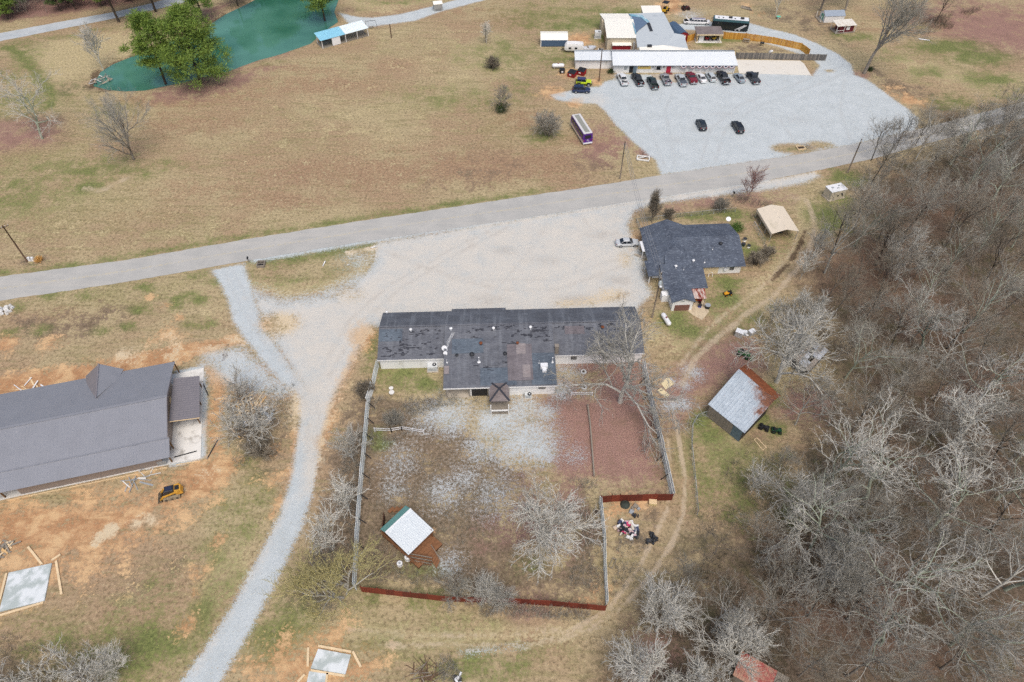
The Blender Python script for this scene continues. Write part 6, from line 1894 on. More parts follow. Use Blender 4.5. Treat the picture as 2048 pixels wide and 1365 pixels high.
# ------------------------------------------------------------------ fences
FW = [mat("fence_grey_white", (238, 241, 239), .8, var=.1, scale=1.2, streak=(1, 1, .3)), mat("fence_pale_blue", (224, 233, 234), .8, var=.12), mat("fence_grey", (212, 216, 212), .85, var=.15)]
FRD = [mat("red_fence_paint", (124, 56, 40), .75, var=.12, scale=1.0), mat("red_fence_paint_dark", (104, 46, 34), .75, var=.14)]
FOR = [mat("cedar_fence", (206, 152, 62), .7, var=.12), mat("cedar_fence_b", (190, 136, 56), .7, var=.14), mat("cedar_fence_c", (214, 164, 78), .7, var=.1)]
FGR = [mat("old_fence_grey", (118, 114, 110), .9, var=.15), mat("old_fence_grey_b", (102, 100, 98), .9, var=.15), mat("old_fence_grey_c", (136, 130, 122), .9, var=.15)]


def panel_fence(name, label, pts, ht, mats_, step, thick=.05, postm=None, seed=1, gap=.02, pw=.12, post_step=2.5, lean=.0, inner_brace=False):
    """board fence along ground points; every board and post a part; alike boards share a mesh"""
    o = thing(name, label, "fence", tuple(pts[0]), 0)
    r_ = rng(seed)
    meshes = []
    for m_ in mats_:
        b = MB().box((0, 0, ht / 2), (step - gap, thick, ht))
        me = bpy.data.meshes.new("board")
        me.from_pydata(b.v, [], b.f)
        me.materials.append(m_)
        meshes.append(me)
    bp_ = MB().box((0, 0, ht / 2 + .05), (pw, pw, ht + .1))
    pm = bpy.data.meshes.new("post")
    pm.from_pydata(bp_.v, [], bp_.f)
    pm.materials.append(postm or mats_[0])
    k0 = 0
    for a, b in zip(pts, pts[1:]):
        L = (b - a).length
        n = max(1, int(round(L / step)))
        ang = yaw(a, b)
        nn = Vector((-math.sin(ang), math.cos(ang), 0))
        for i in range(n):
            c = a.lerp(b, (i + .5) / n) - pts[0]
            q = link("board", meshes[r_.randrange(len(meshes))], o)
            q.location = (c.x, c.y, r_.uniform(-.03, .02))
            q.rotation_euler = (lean + r_.uniform(-.015, .015), 0, ang)
            q.scale = (L / n / step, 1, 1 + r_.uniform(-.015, .02))
        m = max(1, int(round(L / post_step)))
        for i in range(m + 1):
            c = a.lerp(b, i / m) - pts[0] + nn * (thick / 2 + pw / 2)
            q = link("post", pm, o)
            q.location = (c.x, c.y, 0)
            q.rotation_euler = (0, 0, ang)
            if inner_brace and i < m:
                e = a.lerp(b, i / m) - pts[0] + nn * 1.0
                c2 = a.lerp(b, i / m) - pts[0] + nn * .12
                part("brace", MB().bar((e.x, e.y, .05), (c2.x, c2.y, ht * .85), .1, .1), DARKM, o)
        for z_ in (.35, ht - .25):
            s0, s1 = a - pts[0] + nn * (thick / 2 + .03), b - pts[0] + nn * (thick / 2 + .03)
            part("rail", MB().bar((s0.x, s0.y, z_), (s1.x, s1.y, z_), .05, .1), postm or mats_[0], o)
    return o


DKB = mat("dark_brace_wood", (84, 96, 98), .85, var=.15)
panel_fence("yard_fence", "tall pale grey board fence along the left side of the back yard", [P(738, 818), P(733, 880), P(722, 1000), P(716, 1100), P(712, 1180)], 2.1, FW, .9, postm=FW[2], seed=3, lean=.08, post_step=3.4, inner_brace=True)
panel_fence("yard_fence", "short leaning stretch of pale board fence below the building corner", [P(748, 778), P(738, 812)], 2.1, FW, .9, postm=FW[2], seed=4, post_step=3.0, lean=.14)
panel_fence("yard_fence", "short pale board fence joining the building's left corner", [P(757, 735), P(748, 775)], 2.1, FW, .9, postm=FW[2], seed=5, post_step=3.0, lean=.05)
panel_fence("yard_fence", "pale grey board fence with dark braces along the right side of the yard", [P(1343, 1000), P(1318, 885), P(1298, 800), P(1284, 735)], 2.1, FW, .9, postm=FW[2], seed=6, post_step=3.2, inner_brace=True, lean=.09)
panel_fence("yard_fence", "pale board fence from the notch down to the bottom right corner", [P(1212, 1214), P(1208, 1140), P(1207, 1080), P(1199, 1008)], 2.1, FW, .9, postm=FW[2], seed=7, post_step=3.2, lean=.06)
panel_fence("red_fence", "long red brown board fence along the bottom of the yard", [P(724, 1184), P(890, 1203), P(1022, 1207), P(1100, 1212), P(1210, 1222)], 1.7, FRD, 1.2, postm=FRD[1], seed=8, gap=.008)
panel_fence("red_fence", "short red brown board fence with closed gate beside the rubbish pile", [P(1201, 1006), P(1222, 1004), P(1238, 1003), P(1343, 1001)], 1.9, FRD, 1.2, postm=FRD[1], seed=9, gap=.008)
panel_fence("cedar_fence", "new orange cedar fence curving round the beer garden", [P(1374, 85), P(1388, 80)], 1.9, FOR, .3, seed=10, postm=FOR[1])
panel_fence("cedar_fence", "long new orange cedar fence curving behind the pavilion and coach", [P(1446, 78), P(1490, 80), P(1545, 88), P(1600, 100), P(1616, 112)], 1.9, FOR, .3, seed=11, postm=FOR[1])
panel_fence("plank_fence", "weathered grey plank fence above the concrete pad", [P(1470, 118), P(1530, 119), P(1600, 121), P(1650, 122)], 1.8, FGR, .3, seed=12, postm=FGR[1])


def rail_fence(name, label, pts, ht, m, n_rails=2, step=2.4):
    o = thing(name, label, "fence", tuple(pts[0]), 0)
    for a, b in zip(pts, pts[1:]):
        n = max(1, int(round((b - a).length / step)))
        for i in range(n + 1):
            c = a.lerp(b, i / n) - pts[0]
            part("post", MB().box((c.x, c.y, ht / 2), (.14, .14, ht)), m, o)
        for k in range(n_rails):
            z_ = ht * (.45 + .45 * k)
            a_, b_ = a - pts[0], b - pts[0]
            part("rail", MB().bar((a_.x, a_.y, z_), (b_.x, b_.y, z_ - .04 * k), .05, .15), m, o)
    return o


rail_fence("rail_fence", "white two-rail fence crossing the weeds from the left yard fence", [P(750, 864), P(783, 865), P(804, 861), P(848, 868)], 1.1, PLASTIC)
rail_fence("rail_fence", "short white rail fence standing in red leaves behind the building", [P(1142, 792), P(1184, 792)], 1.0, PLASTIC)
lb_ = thing("timber_edging", "long low timber edging dividing the red leaf litter", "edging", tuple(P(1175, 812)), 0)
_pts = [P(1175, 812), P(1180, 850), P(1184, 900), P(1188, 955)]
for a, b in zip(_pts, _pts[1:]):
    part("beam", MB().bar(a - _pts[0] + Vector((0, 0, .25)), b - _pts[0] + Vector((0, 0, .25)), .2, .5), OLDWOOD, lb_)
MESHM = mat("chain_link_wire", (150, 160, 158), .5, metal=.4, var=.1)


def chain_fence(label, pts, ht=1.3, step=2.6, wire=.014):
    o = thing("chain_link_fence", label, "fence", tuple(pts[0]), 0)
    for a, b in zip(pts, pts[1:]):
        L = (b - a).length
        n = max(1, int(round(L / step)))
        a_, b_ = a - pts[0], b - pts[0]
        for i in range(n + 1):
            c = a_.lerp(b_, i / n)
            part("post", MB().tube([(c.x, c.y, 0), (c.x, c.y, ht)], .04, 6), GALV, o)
        part("top_rail", MB().tube([(a_.x, a_.y, ht), (b_.x, b_.y, ht)], .035, 5), GALV, o)
        mb = MB()
        m = int(L / .22)
        for i in range(m):
            p0, p1 = a_.lerp(b_, i / m), a_.lerp(b_, min(1, i / m + ht * .6 / L))
            mb.bar((p0.x, p0.y, .02), (p1.x, p1.y, ht), wire, wire)
            mb.bar((p1.x, p1.y, .02), (p0.x, p0.y, ht), wire, wire)
        w_ = part("wire_mesh", mb, MESHM, o)
        w_["kind"] = "stuff"
    return o


chain_fence("curving chain link fence beside the wheel tracks below the barn", [P(1412, 832), P(1394, 838), P(1383, 856), P(1382, 900), P(1388, 960), P(1394, 1030)])
chain_fence("thin chain link fence along the road side of the ranch house", [P(1283, 470), P(1272, 446), P(1360, 435), P(1470, 424)], 1.1)
chain_fence("green-tinted chain link pen beside the carport", [P(1506, 452), P(1528, 490)], 1.2)
# ------------------------------------------------------------------ vegetation
def bark(name, a, b, lo=.72, rg=.55):
    m = bpy.data.materials.new(name)
    n = NT(m)
    co = n.coord()
    oi = n.new("ShaderNodeObjectInfo")
    f = n.noise(co, 1.3, 3, .6)
    c = n.mix(n.step(f, .3, .7), srgb(*a), srgb(*b))
    v = n.math('ADD', lo, n.math('MULTIPLY', oi.outputs["Random"], rg))
    hs = n.new("ShaderNodeHueSaturation")
    n.put(hs.inputs["Value"], v)
    n.put(hs.inputs["Color"], c)
    n.put(n.bsdf.inputs["Base Color"], hs.outputs[0])
    n.bsdf.inputs["Roughness"].default_value = .9
    n.bsdf.inputs["Specular IOR Level"].default_value = .2
    _mats[name] = m
    return m


BK_PALE = bark("pale_bark", (204, 202, 194), (176, 174, 164))
BK_WHITE = bark("white_bark", (216, 214, 206), (190, 188, 178), .95, .1)
BK_GREY = bark("grey_bark", (150, 142, 132), (122, 114, 104))
BK_TWIG = bark("grey_twigs", (172, 169, 158), (140, 137, 127))
BK_BROWN = bark("brown_twigs", (150, 142, 128), (120, 112, 98))
BK_BRUSH = bark("brush_twigs", (124, 114, 98), (96, 88, 74))
BK_DARK = bark("dark_bark", (92, 84, 76), (66, 60, 54))
BK_GREEN = bark("lichen_bark", (178, 186, 168), (146, 154, 136))
BK_BUD = bark("budding_twigs", (182, 174, 122), (158, 150, 110))
BK_PINK = bark("reddish_twigs", (176, 140, 132), (150, 112, 106))


class Tubes:
    """fast collector of tapered branches"""

    def __init__(self):
        self.v, self.f = [], []

    def tube(self, pts, rad, n):
        b = len(self.v)
        prev = None
        m = len(pts)
        for i in range(m):
            d = pts[min(i + 1, m - 1)] - pts[max(i - 1, 0)]
            a = d.cross(Vector((.31, .17, .93)))
            if a.length < 1e-6:
                a = Vector((1, 0, 0))
            a.normalize()
            c = d.cross(a).normalized()
            if i == m - 1 and n == 3:
                self.v.append(tuple(pts[i]))
                break
            for k in range(n):
                t = 6.28318 * k / n
                self.v.append(tuple(pts[i] + (a * math.cos(t) + c * math.sin(t)) * rad[i]))
        last = m - 1
        for i in range(last):
            tip = (i == last - 1 and n == 3)
            for k in range(n):
                k2 = (k + 1) % n
                if tip:
                    self.f.append((b + i * n + k, b + i * n + k2, b + last * n))
                else:
                    self.f.append((b + i * n + k, b + i * n + k2, b + (i + 1) * n + k2, b + (i + 1) * n + k))

    def mesh(self, name, m, smooth=True):
        me = bpy.data.meshes.new(name)
        me.from_pydata(self.v, [], self.f)
        me.materials.append(m)
        if smooth:
            me.polygons.foreach_set("use_smooth", [True] * len(me.polygons))
        return me


def bare_tree(seed, H=12., r0=.2, fork=.3, limbs=5, spread=.75, levels=4, kids=(6, 6, 7), twig=.55, mats_=(BK_GREY, BK_TWIG), up=.12, wob=.16, lean=0., stems=1, bush=1.0, thick=1.0):
    """leafless tree: trunk mesh (stem and main limbs) and crown mesh (branches and twigs)"""
    r = rng(seed)
    T, C = Tubes(), Tubes()

    def rv():
        return Vector((r.gauss(0, 1), r.gauss(0, 1), r.gauss(0, 1)))

    def grow(pos, d, L, rad, lev):
        nseg = (6, 5, 4, 3, 2)[min(lev, 4)]
        pts, rads = [pos.copy()], [rad]
        d = d.normalized()
        end = rad * (.45 if lev == 0 else .3)
        for i in range(nseg):
            d = (d + rv() * wob * (1 if lev else .35) + Vector((0, 0, up * (.6 if lev < 2 else .35)))).normalized()
            pos = pos + d * (L / nseg)
            pts.append(pos.copy())
            rads.append(rad + (end - rad) * (i + 1) / nseg)
        sides = (8, 6, 4, 3, 3)[min(lev, 4)]
        (T if lev <= 1 else C).tube(pts, rads, sides)
        if lev >= levels:
            return
        n = (limbs if lev == 0 else kids[min(lev - 1, len(kids) - 1)])
        for k in range(n):
            t = (fork + (1 - fork) * (k + r.random() * .8) / n) if lev == 0 else (.22 + .78 * (k + r.random()) / n)
            t = min(t, .99)
            i = min(int(t * nseg), nseg - 1)
            u = t * nseg - i
            p = pts[i].lerp(pts[i + 1], u)
            dd = (pts[i + 1] - pts[i]).normalized()
            a = dd.cross(rv()).normalized()
            ang = r.uniform(.6, 1.05) * (spread if lev == 0 else .8) * (1.15 - .45 * t if lev == 0 else 1)
            nd = dd * math.cos(ang) + a * math.sin(ang)
            LL = L * (r.uniform(.62, .95) * (1.2 - .5 * t) * bush if lev == 0 else r.uniform(.42, .68) * (1.15 - .4 * t))
            if lev == levels - 1:
                LL = max(LL, twig * r.uniform(.6, 1.3))
            grow(p, nd, LL, max((.05, .038, .026, .019)[min(lev, 3)] * thick, min(rads[i] * .62, rad * .6)), lev + 1)
    for s in range(stems):
        a = 6.28 * s / stems + r.random()
        d0 = Vector((lean + (.35 * math.cos(a) if stems > 1 else 0), (.35 * math.sin(a) if stems > 1 else 0), 1))
        grow(Vector((.25 * math.cos(a), .25 * math.sin(a), -.1)) if stems > 1 else Vector((0, 0, -.1)), d0, H * .62, r0, 0)
    return T.mesh("trunk", mats_[0]), C.mesh("crown", mats_[1])


def put_tree(name, label, proto, px, py, s=1., rz=0., group=None, cat="tree", zs=1., tilt=(0, 0), w=None):
    p = w if w is not None else P(px, py)
    o = thing(name, label, cat, (p.x, p.y, 0), rz, group)
    o.scale = (s, s, s * zs)
    o.rotation_euler = (tilt[0], tilt[1], rz)
    link("trunk", proto[0], o)
    link("crown", proto[1], o)
    return o


# --- prototypes
PR_WOOD = [bare_tree(100 + i, H=h, r0=r0, fork=fk, limbs=lm, spread=sp, mats_=mm, kids=kd, wob=.18, up=.14) for i, (h, r0, fk, lm, sp, mm, kd) in enumerate((
    (17, .20, .35, 8, .75, (BK_GREY, BK_TWIG), (6, 5, 4)), (16, .18, .40, 8, .65, (BK_DARK, BK_BROWN), (6, 5, 4)), (18, .22, .30, 9, .85, (BK_GREEN, BK_TWIG), (6, 5, 4)), (14, .14, .35, 7, .7, (BK_GREY, BK_BROWN), (6, 5, 4)),
    (15, .16, .45, 8, .8, (BK_DARK, BK_TWIG), (6, 5, 4)), (12, .12, .25, 8, .8, (BK_GREY, BK_TWIG), (6, 5, 4)), (19, .24, .35, 8, .9, (BK_PALE, BK_TWIG), (6, 5, 4))))]
PR_BIG = bare_tree(201, H=17, r0=.42, fork=.22, bush=1.2, limbs=12, spread=1.05, mats_=(BK_PALE, BK_PALE), kids=(8, 6, 3), wob=.24, up=.08, thick=2.0)
PR_WHITE = bare_tree(202, H=11.5, r0=.24, fork=.18, limbs=16, spread=1.05, mats_=(BK_WHITE, BK_WHITE), kids=(8, 6, 3), wob=.15, up=.12, thick=1.7)
PR_WHITE2 = bare_tree(203, H=20, r0=.36, fork=.25, limbs=9, spread=1.0, mats_=(BK_GREEN, BK_PALE), kids=(6, 5, 3), wob=.26, up=.1, thick=1.7, bush=1.1)
PR_FIELD = bare_tree(204, H=15.5, r0=.26, fork=.14, bush=1.15, limbs=13, spread=.95, mats_=(BK_GREY, BK_PALE), kids=(8, 7, 5), wob=.13, up=.12, thick=.75)
PR_SMALL = bare_tree(205, H=6.5, r0=.08, fork=.12, limbs=12, spread=.7, levels=3, mats_=(BK_GREY, BK_TWIG), kids=(8, 7), wob=.14, up=.16, twig=.4)
PR_MULTI = bare_tree(206, H=7.5, r0=.07, fork=.2, limbs=9, spread=.7, levels=3, mats_=(BK_PALE, BK_PALE), kids=(8, 7), wob=.14, up=.15, stems=3, twig=.4)
PR_WILLOW = bare_tree(207, H=11, r0=.16, fork=.15, limbs=11, spread=.85, mats_=(BK_PALE, BK_BUD), kids=(7, 6, 3), wob=.15, up=.14, stems=2, thick=1.2)
PR_COLUMN = bare_tree(208, H=10, r0=.12, fork=.08, bush=.7, limbs=26, spread=.4, levels=3, mats_=(BK_BROWN, BK_BROWN), kids=(10, 8), wob=.08, up=.4)
PR_PINK = bare_tree(209, H=9.5, r0=.08, fork=.2, limbs=12, spread=.7, levels=3, mats_=(BK_PINK, BK_PINK), kids=(8, 7), wob=.12, up=.2)
PR_SHRUB = bare_tree(210, H=4.2, r0=.05, fork=.05, limbs=9, spread=1.0, levels=3, mats_=(BK_GREY, BK_TWIG), kids=(6, 5), wob=.16, up=.1, stems=6, twig=.35, thick=.8)
PR_SHRUBB = bare_tree(211, H=3.4, r0=.04, fork=.05, limbs=9, spread=.9, levels=3, mats_=(BK_DARK, BK_BROWN), kids=(6, 6), wob=.18, up=.12, stems=6, twig=.35)
PR_TALL = bare_tree(212, H=24, r0=.48, fork=.42, limbs=11, spread=.8, mats_=(BK_GREY, BK_TWIG), kids=(8, 7, 6), wob=.16, up=.2, lean=.0)
PR_SAP = bare_tree(213, H=9, r0=.07, fork=.2, limbs=11, spread=.62, levels=3, mats_=(BK_PALE, BK_PALE), kids=(7, 6), wob=.13, up=.16, thick=1.3)

PR_LUMBER = bare_tree(214, H=8.5, r0=.1, fork=.12, limbs=10, spread=.95, levels=3, mats_=(BK_GREY, BK_PALE), kids=(6, 5), wob=.16, up=.06, stems=4, twig=.5, thick=1.3)
PR_WISP = bare_tree(215, H=6.5, r0=.07, fork=.15, limbs=8, spread=.9, levels=3, mats_=(BK_GREY, BK_PALE), kids=(5, 4), wob=.2, up=.08, stems=3, twig=.5, thick=1.2)
# --- single trees
put_tree("bare_tree", "broad leaning pale bare tree on brown leaves at the left edge", PR_WHITE2, 85, 278, .80, 2.1, zs=1.05, tilt=(0, -.03))
put_tree("bare_tree", "rounded bare tree with fine grey twigs alone in the upper left field", PR_FIELD, 268, 320, .98, .4)
put_tree("bare_tree", "slim grey bare tree at the left tip of the pond", PR_SAP, 207, 140, 1.35, 1.0)
put_tree("bare_tree", "small bare tree growing out of a dark evergreen bush in the field", PR_SMALL, 1006, 222, 1.0, 1.2)
put_tree("bare_tree", "bushy bare tree on a green patch beside the party bus", PR_SHRUB, 1095, 272, 1.55, .3)
put_tree("bare_shrub", "low bare shrub in the field above the evergreen bush", PR_SHRUBB, 985, 138, 1.0, 0, cat="shrub")
put_tree("bare_sapling", "thin bare sapling in the upper field near the green patch", PR_SAP, 973, 88, .7, 0, cat="sapling")
put_tree("bare_tree", "very tall bare tree with long dark trunk beside the parking lot", PR_TALL, 1728, 148, .95, .6, tilt=(0, .05))
put_tree("bare_tree", "narrow upright brown bare tree at the corner of the ranch house", PR_COLUMN, 1303, 445, .9, 0)
put_tree("bare_tree", "small reddish budding tree between the road and the carport", PR_PINK, 1493, 402, .88, 0)
put_tree("bare_tree", "big pale spreading bare tree leaning over the torn roof", PR_BIG, 1240, 805, 1.0, .5)
put_tree("bare_tree", "silvery radiating bare tree in the middle of the back yard", PR_WHITE, 1078, 1085, 1.12, .2)
put_tree("bare_tree", "large multi-stemmed tree with yellow buds outside the left yard fence", PR_WILLOW, 690, 1192, 1.05, .2)
put_tree("bare_tree", "grey sapling cluster outside the left fence, nearest the stage", PR_SAP, 702, 1030, 1.0, .9)
put_tree("bare_tree", "pale sapling outside the left fence, level with the white rail", PR_SAP, 708, 925, .95, 2.2)
put_tree("bare_tree", "slim bare tree outside the left fence above the yellow-budded tree", PR_SAP, 668, 1105, 1.1, 3.3)
put_tree("bare_tree", "small bare tree by the red fence, leftmost of three", PR_SMALL, 919, 1202, .92, 0)
put_tree("bare_tree", "small bare tree by the red fence, middle of three", PR_MULTI, 975, 1205, .72, .8)
put_tree("bare_tree", "small bare tree by the red fence, rightmost of three", PR_MULTI, 1010, 1210, .62, 2.0)
put_tree("bare_tree", "dense grey bare tree growing through the lumber pile", PR_LUMBER, 505, 878, 1.0, .6)
put_tree("bare_tree", "grey shrubby tree at the back of the lumber pile", PR_WISP, 480, 800, 1.0, 1.9)
put_tree("bare_tree", "thicket of dark twigs at the near side of the lumber pile", PR_SHRUBB, 525, 905, 1.25, 3.0)
put_tree("bare_shrub", "weedy bare shrub against the left fence beside the white rail", PR_SHRUB, 790, 850, .8, .9, cat="shrub")
put_tree("bare_shrub", "brown shrub beside the grassy corner of the torn roof building", PR_SHRUBB, 735, 790, .9, 2.0, cat="shrub")
put_tree("bare_shrub", "grey brush between the ranch house fence and road", PR_SHRUB, 1440, 422, .8, 1.0, cat="shrub")
put_tree("bare_shrub", "purplish brush right of the columnar tree", PR_SHRUBB, 1338, 436, .7, 2.0, cat="shrub")
put_tree("bare_shrub", "brown brush near the carport's near end", PR_SHRUBB, 1510, 530, .9, .5, cat="shrub")
put_tree("bare_shrub", "thin brush between house and wheel track", PR_SHRUBB, 1534, 515, .8, 1.5, cat="shrub")
put_tree("bare_tree", "dark thick-trunked bare tree between the barn and the ruined shed", PR_BIG, 1553, 765, .95, 2.4)
put_tree("bare_tree", "pale slender bare tree in the grass beside the quad bikes", PR_WOOD[6], 1590, 850, .62, 1.1)
put_tree("bare_tree", "bare tree with pale forked limbs on the mown slope below the quads", PR_WHITE2, 1640, 965, .78, .2)
put_tree("bare_tree", "wide lichen-pale bare tree at the slope's wood edge", PR_WHITE2, 1730, 1000, .80, 3.0)
put_tree("bare_tree", "crooked pale tree above the bottom wood edge", PR_WHITE2, 1690, 1100, .70, 4.4)
put_tree("bare_tree", "long-limbed lichen green tree in the lower right wood", PR_WHITE2, 1790, 1175, .82, 5.4)
put_tree("bare_tree", "bushy silver bare tree below the yard corner, nearest the wheel tracks", PR_WHITE, 1312, 1262, .78, 2.0)
put_tree("bare_tree", "leaning silver tree right of the bushy one", PR_WOOD[6], 1425, 1265, .70, .9)
put_tree("bare_tree", "silver bare tree above the faded red shack", PR_WHITE, 1468, 1330, .80, 3.1)
put_tree("bare_tree", "spreading bare tree at the bottom edge left of the red shack", PR_WHITE, 1290, 1375, .86, 4.2)
put_tree("bare_tree", "silver tree at the bottom edge between two others", PR_WHITE, 1390, 1390, .8, 5.2)
put_tree("bare_tree", "grey tree by the chain link fence bend", PR_WOOD[5], 1350, 1180, .62, 5.0)
put_tree("bare_tree", "grey brown tree near the lower chain link fence", PR_WOOD[3], 1430, 1110, .60, 1.0)
for i, (px, py, s, pr) in enumerate(((25, 1372, 1.1, PR_WISP), (95, 1368, 1.0, PR_WISP), (165, 1362, .95, PR_WISP), (238, 1335, .7, PR_MULTI), (205, 1395, 1.0, PR_WISP))):
    put_tree("bare_shrub", ("large grey bare thicket in the bottom left corner", "grey thicket second from the bottom left corner", "grey thicket third from the bottom left corner", "lone small silvery shrub on green grass near the driveway's end", "grey thicket at the bottom edge beside the lone shrub")[i], pr, px, py, s, i * 1.3, cat="shrub")
put_tree("bare_tree", "bare tree at the top edge left of the white playhouse", PR_SAP, 1551, 32, 1.3, .5)
put_tree("bare_tree", "dark trunked tree at the top edge behind the white playhouse", PR_TALL, 1640, 22, .7, .2)
put_tree("bare_tree", "dark trunked tree at the top edge right of the playhouse", PR_TALL, 1690, 22, .68, 2.2)
put_tree("bare_tree", "bare grey tree behind the lower right field, top right corner", PR_WOOD[0], 1830, 40, .9, 1.2)
put_tree("bare_tree", "dark bare tree in the brush at the top right", PR_WOOD[1], 1870, 48, .8, 3.2)
for i, (px, py, s, pr) in enumerate(((1742, 322, .66, 1), (1790, 300, .6, 4), (1773, 318, .62, 1), (1830, 292, .6, 4))):
    put_tree("bare_tree", ("dark bare tree by the utility pole at the wood's road corner", "dark bare tree third along the road edge of the wood", "dark bare tree second along the road edge of the wood", "dark bare tree fourth along the road edge of the wood")[i], PR_WOOD[pr], px, py, s, i * 1.7)

for i, (px, py, s, rz, pr, wh) in enumerate(((1590, 640, .8, 0., PR_SAP, "above the ruined shed"), (1565, 690, .9, 1., PR_SAP, "between tractor and ruined shed"), (1540, 650, .7, 2., PR_SAP, "beside the white appliances"), (1620, 655, .85, 3., PR_SAP, "just above the ruined shed's roof"), (1655, 740, .6, 4., PR_WOOD[3], "right below the ruined shed"), (1612, 800, .6, 5., PR_WOOD[5], "behind the barn's rusty corner"), (1660, 850, .62, .7, PR_WOOD[3], "right of the quad bikes"), (1575, 715, .8, 1.7, PR_SAP, "left of the ruined shed"), (1600, 560, .8, 2.2, PR_SAP, "beside the curving track"), (1625, 520, .85, 2.9, PR_SAP, "at the track's outer bend"), (1500, 990, .8, .4, PR_SAP, "on the mown slope right of the chain link fence"), (1560, 950, .55, 1.3, PR_WOOD[5], "in the middle of the mown slope"))):
    put_tree("bare_tree", "thin brownish bare tree " + wh, pr, px, py, s, rz)

# --- the wood on the right: every tree its own object
WOODS = [(1735, 345), (1790, 322), (1900, 285), (2140, 215), (2350, 300), (2420, 700), (2330, 1500), (1560, 1500), (1570, 1330), (1500, 1250), (1520, 1150), (1500, 1080), (1600, 1050), (1820, 1010), (1790, 950), (1720, 890), (1650, 870), (1680, 800), (1690, 720), (1640, 640), (1620, 590), (1640, 520), (1700, 480), (1720, 420)]


def inside(poly, x, y):
    c = False
    n = len(poly)
    for i in range(n):
        a, b = poly[i], poly[(i + 1) % n]
        if (a.y > y) != (b.y > y) and x < (b.x - a.x) * (y - a.y) / (b.y - a.y) + a.x:
            c = not c
    return c


def scatter(poly_px, dmin, seed, tries):
    poly = [P(*q) for q in poly_px]
    r = rng(seed)
    x0, x1 = min(p.x for p in poly), max(p.x for p in poly)
    y0, y1 = min(p.y for p in poly), max(p.y for p in poly)
    out, cell = [], {}
    for _ in range(tries):
        x, y = r.uniform(x0, x1), r.uniform(y0, y1)
        if not inside(poly, x, y):
            continue
        k = (int(x // dmin), int(y // dmin))
        if any((x - u) ** 2 + (y - v) ** 2 < dmin * dmin for i in (-1, 0, 1) for j in (-1, 0, 1) for u, v in cell.get((k[0] + i, k[1] + j), ())):
            continue
        cell.setdefault(k, []).append((x, y))
        out.append((x, y))
    return out


def to_px(x, y, z=0.):
    vz = z - CAM_H
    d = y * _cp - vz * _sp
    u = y * _sp + vz * _cp
    return 1024 + FPX * x / d, 682.5 - FPX * u / d


_r = rng(77)
KEEP = [P(*q) for q in ((1620, 707), (1600, 720), (1640, 700), (1510, 1352), (1530, 1340))]
wood_kinds = ("grey", "dark-stemmed", "lichen-tinted", "slim brownish", "dark pale-twigged", "low bushy", "pale-barked")
_pts = scatter(WOODS, 5.0, 12, 9000)
_pts = [p for p in _pts if -80 < to_px(*p, 12.)[0] < 2140 and -60 < to_px(*p, 12.)[1] and to_px(*p, 12.)[1] < 1440 and to_px(*p, 2)[0] < 2150]
_pts.sort(key=lambda p: p[1])
_pts = [p for p in _pts if all((Vector((p[0], p[1], 0)) - k).length > 4.0 for k in KEEP)]
for x, y in _pts[:300]:
    k = _r.choices(range(7), (6, 4, 3, 6, 4, 5, 2))[0]
    s = _r.uniform(.58, .92)
    tx, ty = to_px(x, y, 6.)
    where = ("nearest the road" if ty < 420 else "level with the ranch house" if ty < 600 else "level with the tin barn" if ty < 860 else "level with the rubbish heap" if ty < 1100 else "near the bottom edge") + (", deep in the wood" if tx > 1850 else ", at the wood's edge")
    put_tree("bare_tree", wood_kinds[k] + " bare tree " + where, PR_WOOD[k], 0, 0, s, _r.uniform(0, 6.28), "bare trees of the wood", w=Vector((x, y, 0)), tilt=(_r.uniform(-.05, .05), _r.uniform(-.05, .05)))

for i, (px, py, s, rz, wh) in enumerate(((1900, 330, .55, 1., "by the road"), (1985, 400, .6, 2., "right of the ranch house's level"), (1790, 560, .6, 3., "above the ruined shed"), (1840, 700, .62, 4., "right of the ruined shed"), (1960, 800, .65, 5., "at the right edge"), (1890, 900, .7, 6., "right of the lichen-pale tree"), (1990, 1000, .66, .6, "near the right edge below the middle"), (1860, 1060, .72, 1.6, "in the lower wood"), (1640, 1180, .62, 2.7, "right of the rubbish heap's level"), (1760, 1290, .66, 3.5, "near the bottom edge"), (1900, 1290, .7, 4.5, "in the bottom right corner"), (1590, 1060, .6, 5.5, "on the mown slope's lower rim"), (2010, 1180, .7, .2, "at the lower right edge"))):
    put_tree("bare_tree", "large bare tree with thick whitish limbs " + wh, (PR_WHITE2, PR_BIG)[i % 3 == 2], px, py, s * 1.1, rz)

# brushwood: uncountable undergrowth, weeds and vines, one mesh per kind


